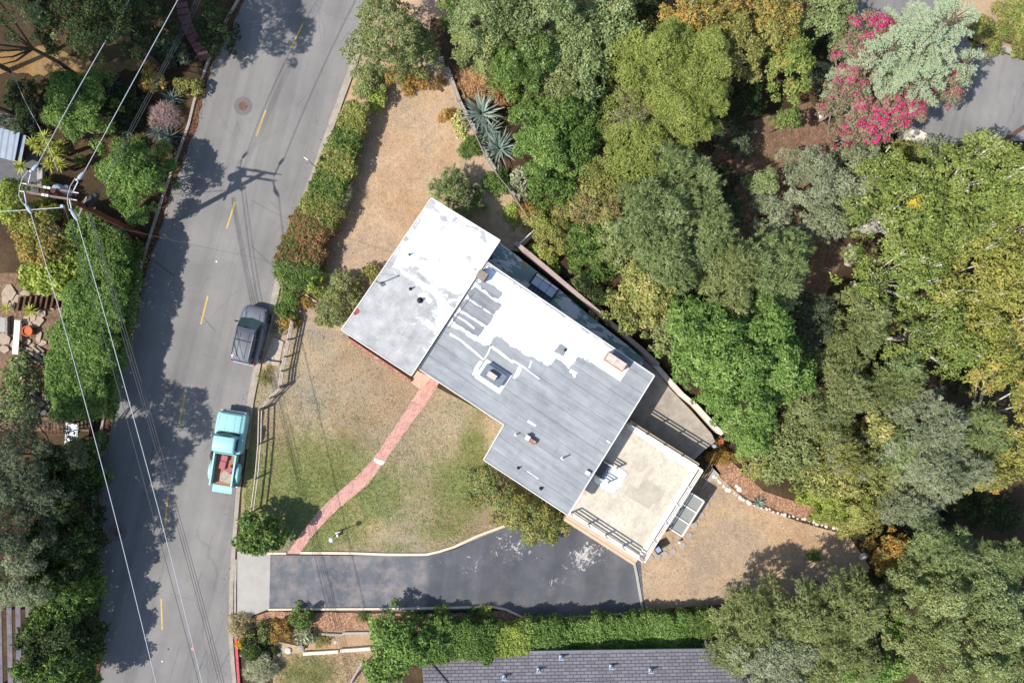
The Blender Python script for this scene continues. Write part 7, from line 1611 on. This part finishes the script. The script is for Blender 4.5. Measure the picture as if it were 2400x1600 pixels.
cedar('cedar_tree', 'tallest silvery blue green cedar at the top right beside the street', 2180, 85, 4.0, 12.0, 5, CD, 72)
cedar('cedar_tree', 'lower silvery cedar at the left behind the magenta blossoms', 2060, 140, 3.1, 9.8, 6, CD, 44)
cedar('cedar_tree', 'lowest silvery cedar over the magenta blossoms by the street', 2140, 205, 2.9, 9.2, 8, CD, 44)
cedar('cedar_tree', 'small silvery cedar reaching over the shaded street', 2235, 165, 2.2, 8.0, 9, CD, 44)
BG = 'magenta bougainvillea mounds in the top right'
for k, (x, y, rx, ry, h, fr, dn, lb) in enumerate([(2045, 290, 66, 46, 6.8, .8, 1.0, 'brightest magenta bougainvillea mound at the bottom of the group'), (2100, 262, 52, 42, 7.6, .7, .9, 'magenta bougainvillea mound right of the brightest one'), (1985, 235, 62, 66, 6.5, .42, .5, 'sparse magenta bougainvillea at the left beside the dirt path'), (2030, 78, 66, 36, 7.9, .8, .9, 'magenta bougainvillea mound at the top beside the street'), (1998, 150, 50, 66, 7.5, .5, .6, 'reddish bougainvillea between top and bottom mounds'), (2140, 170, 80, 66, 7.6, .16, .5, 'mostly green bougainvillea under the tallest cedar'), (2205, 200, 46, 46, 7.2, .2, .5, 'bougainvillea beside the shaded street with few pink spots'), (2000, 312, 56, 34, 5.0, .25, .4, 'trailing bougainvillea above the dusty grey olive trees')]):
    P('bougainvillea', lb, SB, x, y, rx, ry, 0, h, 'bougleaf', 'fine', BG, extra=[('magenta', 'small', fr, dn)], dens=.75, limbs=12, bark=M_TWIG)
FT = 'filler trees of the wooded slope'
for x, y, rx, ry, h, pl, st, lb in [(1210, 60, 60, 60, 7.4, 'feather', 'fine', 'dusty green tree crown between the first two trees at the top edge'), (1190, 170, 50, 50, 6.0, 'lush', 'hedge', 'green tree just above the largest agave'), (1330, 110, 66, 60, 7.6, 'feather', 'hedge', 'grey green tree in the middle of the top left grove'), (1300, 200, 60, 56, 6.6, 'oak', 'hedge', 'olive green tree between the agaves and the grove'), (1370, 300, 60, 56, 5.8, 'lush', 'hedge', 'green tree pressed against the browning pine'), (1350, 385, 60, 52, 4.6, 'lush', 'broad', 'dark leafy tree right of the vine covered one'),
    (1560, 120, 70, 50, 8.0, 'pine', 'puff', 'pine crown tip at the very top of the pine group'), (1560, 240, 60, 60, 7.8, 'pine', 'puff', 'pine crown in the centre between the tall pines'), (1420, 420, 60, 50, 5.4, 'olive', 'fine', 'olive tree below left of the lowest pine'), (1450, 560, 50, 50, 4.6, 'oak', 'hedge', 'low olive tree left of the feathery trees'), (1680, 600, 60, 56, 6.4, 'feather', 'spray', 'feathery tree joining the two feathery crowns'), (1840, 590, 50, 50, 5.6, 'feather', 'spray', 'feathery branch tips at the dark path'),
    (1640, 110, 66, 60, 7.2, 'olive', 'broad', 'tan olive tree behind the pines'), (1680, 30, 60, 46, 7.0, 'autumn', 'broad', 'orange flecked tree at the top edge'), (1800, 60, 60, 56, 7.4, 'autumn', 'broad', 'tan tree between the oak and the autumn trees'), (2200, 520, 90, 80, 8.8, 'syc', 'broad', 'sycamore crown between the yellow patch and the right edge'), (2320, 680, 76, 70, 8.6, 'sycy', 'broad', 'yellow sycamore crown at the right edge, middle'), (2260, 560, 70, 60, 8.8, 'syc', 'broad', 'sycamore crown left of the long white limbs'), (2150, 590, 76, 60, 7.8, 'syc', 'broad', 'green sycamore crown above the rock gap'), (2270, 770, 70, 64, 8.2, 'sycy', 'broad', 'tan sycamore crown right of the lower one'), (2330, 480, 80, 60, 9.0, 'syc', 'broad', 'sycamore crown below the shaded street'), (2060, 420, 60, 60, 6.6, 'syc', 'broad', 'green sycamore edge beside the grey olive trees'),
    (1652, 848, 64, 62, 5.2, 'bright', 'broad', 'bright green crown at the left of the three bright trees'), (1830, 880, 66, 66, 6.6, 'bright', 'broad', 'bright green crown at the right of the three bright trees'), (1720, 850, 70, 60, 7.0, 'bright', 'broad', 'bright green crown in the centre of the bright group'), (1690, 936, 50, 46, 5.4, 'bright', 'hedge', 'bright green crown hanging over the whitewashed wall'), (1610, 745, 50, 44, 5.4, 'bright', 'broad', 'bright green crown tip beside the tan blossomed trees'),
    (1930, 830, 60, 56, 5.6, 'oak', 'spray', 'dusty tree between the bright group and the spiky trees'), (1870, 1040, 60, 56, 4.8, 'oak', 'broad', 'dusty olive tree above the mulch slope'), (2080, 920, 60, 56, 6.4, 'oak', 'spray', 'dusty tree left of the silvery feathery one'), (2100, 1060, 56, 60, 6.4, 'feather', 'spray', 'green feathery tree left of the silvery lower half'), (1940, 1120, 66, 50, 4.4, 'toyon', 'broad', 'tan flecked tree above the yellow green bush'), (2130, 1180, 66, 46, 5.2, 'grey', 'spray', 'silvery lower fringe of the feathery tree group'), (2290, 1090, 60, 56, 6.0, 'olive', 'broad', 'olive tree right of the silvery feathery tree'),
    (2270, 1380, 70, 56, 6.4, 'feather', 'hedge', 'leafy crown above the four round oaks'), (2150, 1350, 50, 46, 5.0, 'oak', 'hedge', 'small oak crown right of the golden olive bush'), (2160, 1500, 60, 60, 6.0, 'oak', 'hedge', 'oak crown beside the bright sapling'), (2290, 1490, 70, 66, 7.0, 'oak', 'hedge', 'oak crown in the middle of the four round oaks'), (1840, 1500, 70, 60, 6.0, 'grey', 'fine', 'dusty oak crown between the spiky and the bottom oaks'), (1950, 1480, 66, 56, 5.8, 'oak', 'spray', 'spiky oak crown in the middle of the bottom group'), (1720, 1510, 60, 60, 4.8, 'oak', 'fine', 'dusty oak crown over the right end of the shingle roof'), (2010, 1540, 50, 50, 4.6, 'oak', 'fine', 'small oak crown left of the bright bottom tree'), (1740, 340, 30, 24, 2.4, 'darkgrey', 'fine', 'shaded little tree on the red dirt path'), (1690, 500, 44, 50, 5.0, 'dark', 'hedge', 'dark crown in the gap right of the feathery group')]:
    P('slope_tree', lb, TR, x, y, rx, ry, 0, h, pl, st, FT, bark=M_BARKW if 'syc' in pl else M_BARK, lr=.5 if pl == 'pine' else None, limbs=9 if 'syc' in pl else 6, dens=.7 if 'syc' in pl else .85)
# low understorey scrub added in the gaps; dark leaves stand in for shade
US = 'low scrub under the wooded slope'
rsu = np.random.RandomState(77); k = 0
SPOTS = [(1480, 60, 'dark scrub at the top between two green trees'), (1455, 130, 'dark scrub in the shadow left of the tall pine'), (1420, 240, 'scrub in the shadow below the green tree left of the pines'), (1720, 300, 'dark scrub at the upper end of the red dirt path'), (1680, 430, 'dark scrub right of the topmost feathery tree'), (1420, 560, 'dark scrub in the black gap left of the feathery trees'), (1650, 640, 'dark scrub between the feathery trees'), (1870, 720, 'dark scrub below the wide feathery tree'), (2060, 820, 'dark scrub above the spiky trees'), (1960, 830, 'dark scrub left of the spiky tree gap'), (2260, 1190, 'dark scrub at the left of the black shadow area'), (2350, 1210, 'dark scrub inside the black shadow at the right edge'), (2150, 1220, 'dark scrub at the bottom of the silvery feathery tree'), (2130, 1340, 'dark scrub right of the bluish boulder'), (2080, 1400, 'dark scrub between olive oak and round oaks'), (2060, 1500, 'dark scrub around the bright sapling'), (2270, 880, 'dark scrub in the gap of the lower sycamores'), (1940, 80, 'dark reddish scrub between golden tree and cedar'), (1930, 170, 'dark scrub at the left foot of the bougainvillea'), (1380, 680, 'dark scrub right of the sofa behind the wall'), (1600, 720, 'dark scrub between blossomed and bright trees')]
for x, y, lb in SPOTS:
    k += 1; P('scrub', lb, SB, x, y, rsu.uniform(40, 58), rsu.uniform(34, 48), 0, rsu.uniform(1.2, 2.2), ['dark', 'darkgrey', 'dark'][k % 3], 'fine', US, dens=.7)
# ------------------------------------------------------------------ grass tufts, fallen leaves
def scatter(name, poly, n, fn, pal, L, w, seed, dz=0.03, up=0.5, blades=3):
    rs = np.random.RandomState(seed); xs_ = [p[0] for p in poly]; ys_ = [p[1] for p in poly]; out = []
    while len(out) < n:
        px, py = rs.uniform(min(xs_), max(xs_)), rs.uniform(min(ys_), max(ys_))
        if inside(poly, px, py): out.append((px, py))
    o_ = np.array(out); u, v = o_[:, 0], o_[:, 1]
    keep_ = np.array([fn(a, b) for a, b in out]); m_ = rs.rand(n) < keep_[:, 0]; u, v, k2 = u[m_], v[m_], keep_[m_, 1]
    x = (u - 1200) / PX; y = (800 - v) / PX
    z = Tuv(u, v) + dz; c = np.repeat(np.stack([x, y, z], 1), blades, 0); N_ = len(c)
    t = unit(N_, rs); t[:, 2] = np.abs(t[:, 2]) * up + .12; t /= np.linalg.norm(t, axis=1, keepdims=True); s = np.cross(t, unit(N_, rs)); s /= np.linalg.norm(s, axis=1, keepdims=True) + 1e-9
    V, F = quads(c, t, s, L * rs.uniform(.5, 1.4, N_), w * rs.uniform(.6, 1.4, N_))
    o = npmesh(name, V, F, LM[pal], None, (0, 0, 0), np.clip(np.repeat(k2, blades) + rs.normal(0, .16, N_), 0, 1)); o['kind'] = 'stuff'; return o
LM['turf'] = leafmat('leaf_turf', [(222, 200, 168), (196, 178, 148), (172, 166, 124), (144, 154, 98), (124, 142, 78)], .1)
LM['litter'] = leafmat('leaf_fallen', [(150, 110, 78), (186, 150, 110), (120, 92, 70), (96, 84, 66)], .05)
FL = [(690, 770), (801, 775), (964, 880), (1000, 895), (1180, 990), (1150, 1060), (1290, 1170), (1190, 1228), (1120, 1256), (1065, 1279), (1000, 1294), (900, 1294), (630, 1292), (568, 1290), (572, 1154), (585, 1050), (598, 940), (612, 862), (650, 858), (664, 800)]
PATHP = Lp + Rp[::-1]; rsn = np.random.RandomState(5); NZ = rsn.rand(64, 64)
def vn(u, v, s):
    a, b = u / s, v / s; i, j = int(math.floor(a)), int(math.floor(b)); fa, fb = a - i, b - j; q = lambda x_, y_: NZ[x_ % 64, y_ % 64]
    return (q(i, j) * (1 - fa) + q(i + 1, j) * fa) * (1 - fb) + (q(i, j + 1) * (1 - fa) + q(i + 1, j + 1) * fa) * fb
PATHI = [(p[0] + 2.5, p[1] + 1) for p in Lp] + [(p[0] - 2.5, p[1] - 1) for p in Rp[::-1]]
def lawnfn(u, v):
    if inside(PATHI, u, v): return (0, 0)
    n1 = vn(u, v, 23) * .5 + vn(u + 50, v, 9) * .5; gq = grn(u, v)
    return (max(0.05, min(1, .2 + n1 * .9 - bar(u, v) * .8 + gq * .4)), .12 + gq * .75 + (n1 - .5) * .7)
scatter('lawn_grass', FL, 42000, lawnfn, 'turf', .12, .02, 31, .03)
BY = [(880, 200), (1030, 170), (1068, 250), (1120, 345), (1190, 460), (1245, 545), (1172, 560), (1011, 464), (801, 770), (700, 765), (640, 855), (665, 780), (760, 560), (800, 440), (860, 280)]
yf = lambda u, v: (max(0.02, min(1, (vn(u, v, 31) * .6 + vn(u, v, 11) * .5) - .15)), .05 + .25 * vn(u + 9, v, 40))
scatter('yard_dry_grass', BY, 9000, yf, 'turf', .11, .018, 32, .03)
scatter('lower_dry_grass', [(1512, 1306), (1570, 1215), (1668, 1120), (1700, 1140), (1760, 1190), (1880, 1232), (1985, 1262), (2030, 1330), (1890, 1412), (1700, 1418), (1515, 1428)], 12000, yf, 'turf', .12, .018, 33, .03)
scatter('neighbour_grass', [(645, 1530), (870, 1530), (860, 1640), (645, 1640)], 9000, lambda u, v: (.3 + .6 * vn(u, v, 15), .15 + .8 * math.exp(-(((u - 720) / 80) ** 2 + ((v - 1580) / 55) ** 2))), 'turf', .12, .02, 34, .03)
scatter('fallen_leaves', [(q[0], q[1]) for q in LE[2:]] + [(x + 26, y) for x, y in LE[2:]][::-1], 2600, lambda u, v: (.8, rsn.rand()), 'litter', .09, .06, 35, .05, .2, 1)
scatter('fallen_leaves', RE + [(x - 22, y) for x, y in RE][::-1], 420, lambda u, v: (vn(u, v, 40), rsn.rand()), 'litter', .08, .05, 36, .04, .2, 1)
scatter('fallen_leaves', FL, 900, lambda u, v: (.8, rsn.rand()), 'litter', .1, .06, 37, .05, .2, 1)
scatter('fallen_leaves', [(1650, 300), (1950, 250), (1990, 600), (1780, 720), (1650, 450)], 5000, lambda u, v: (.8, rsn.rand()), 'litter', .12, .07, 38, .06, .3, 1)
scatter('fallen_petals', [(1930, 230), (2150, 250), (2120, 350), (1930, 350)], 700, lambda u, v: (.6, .5), 'magenta', .07, .05, 39, .07, .2, 1)
print('LEAVES', NLEAF)
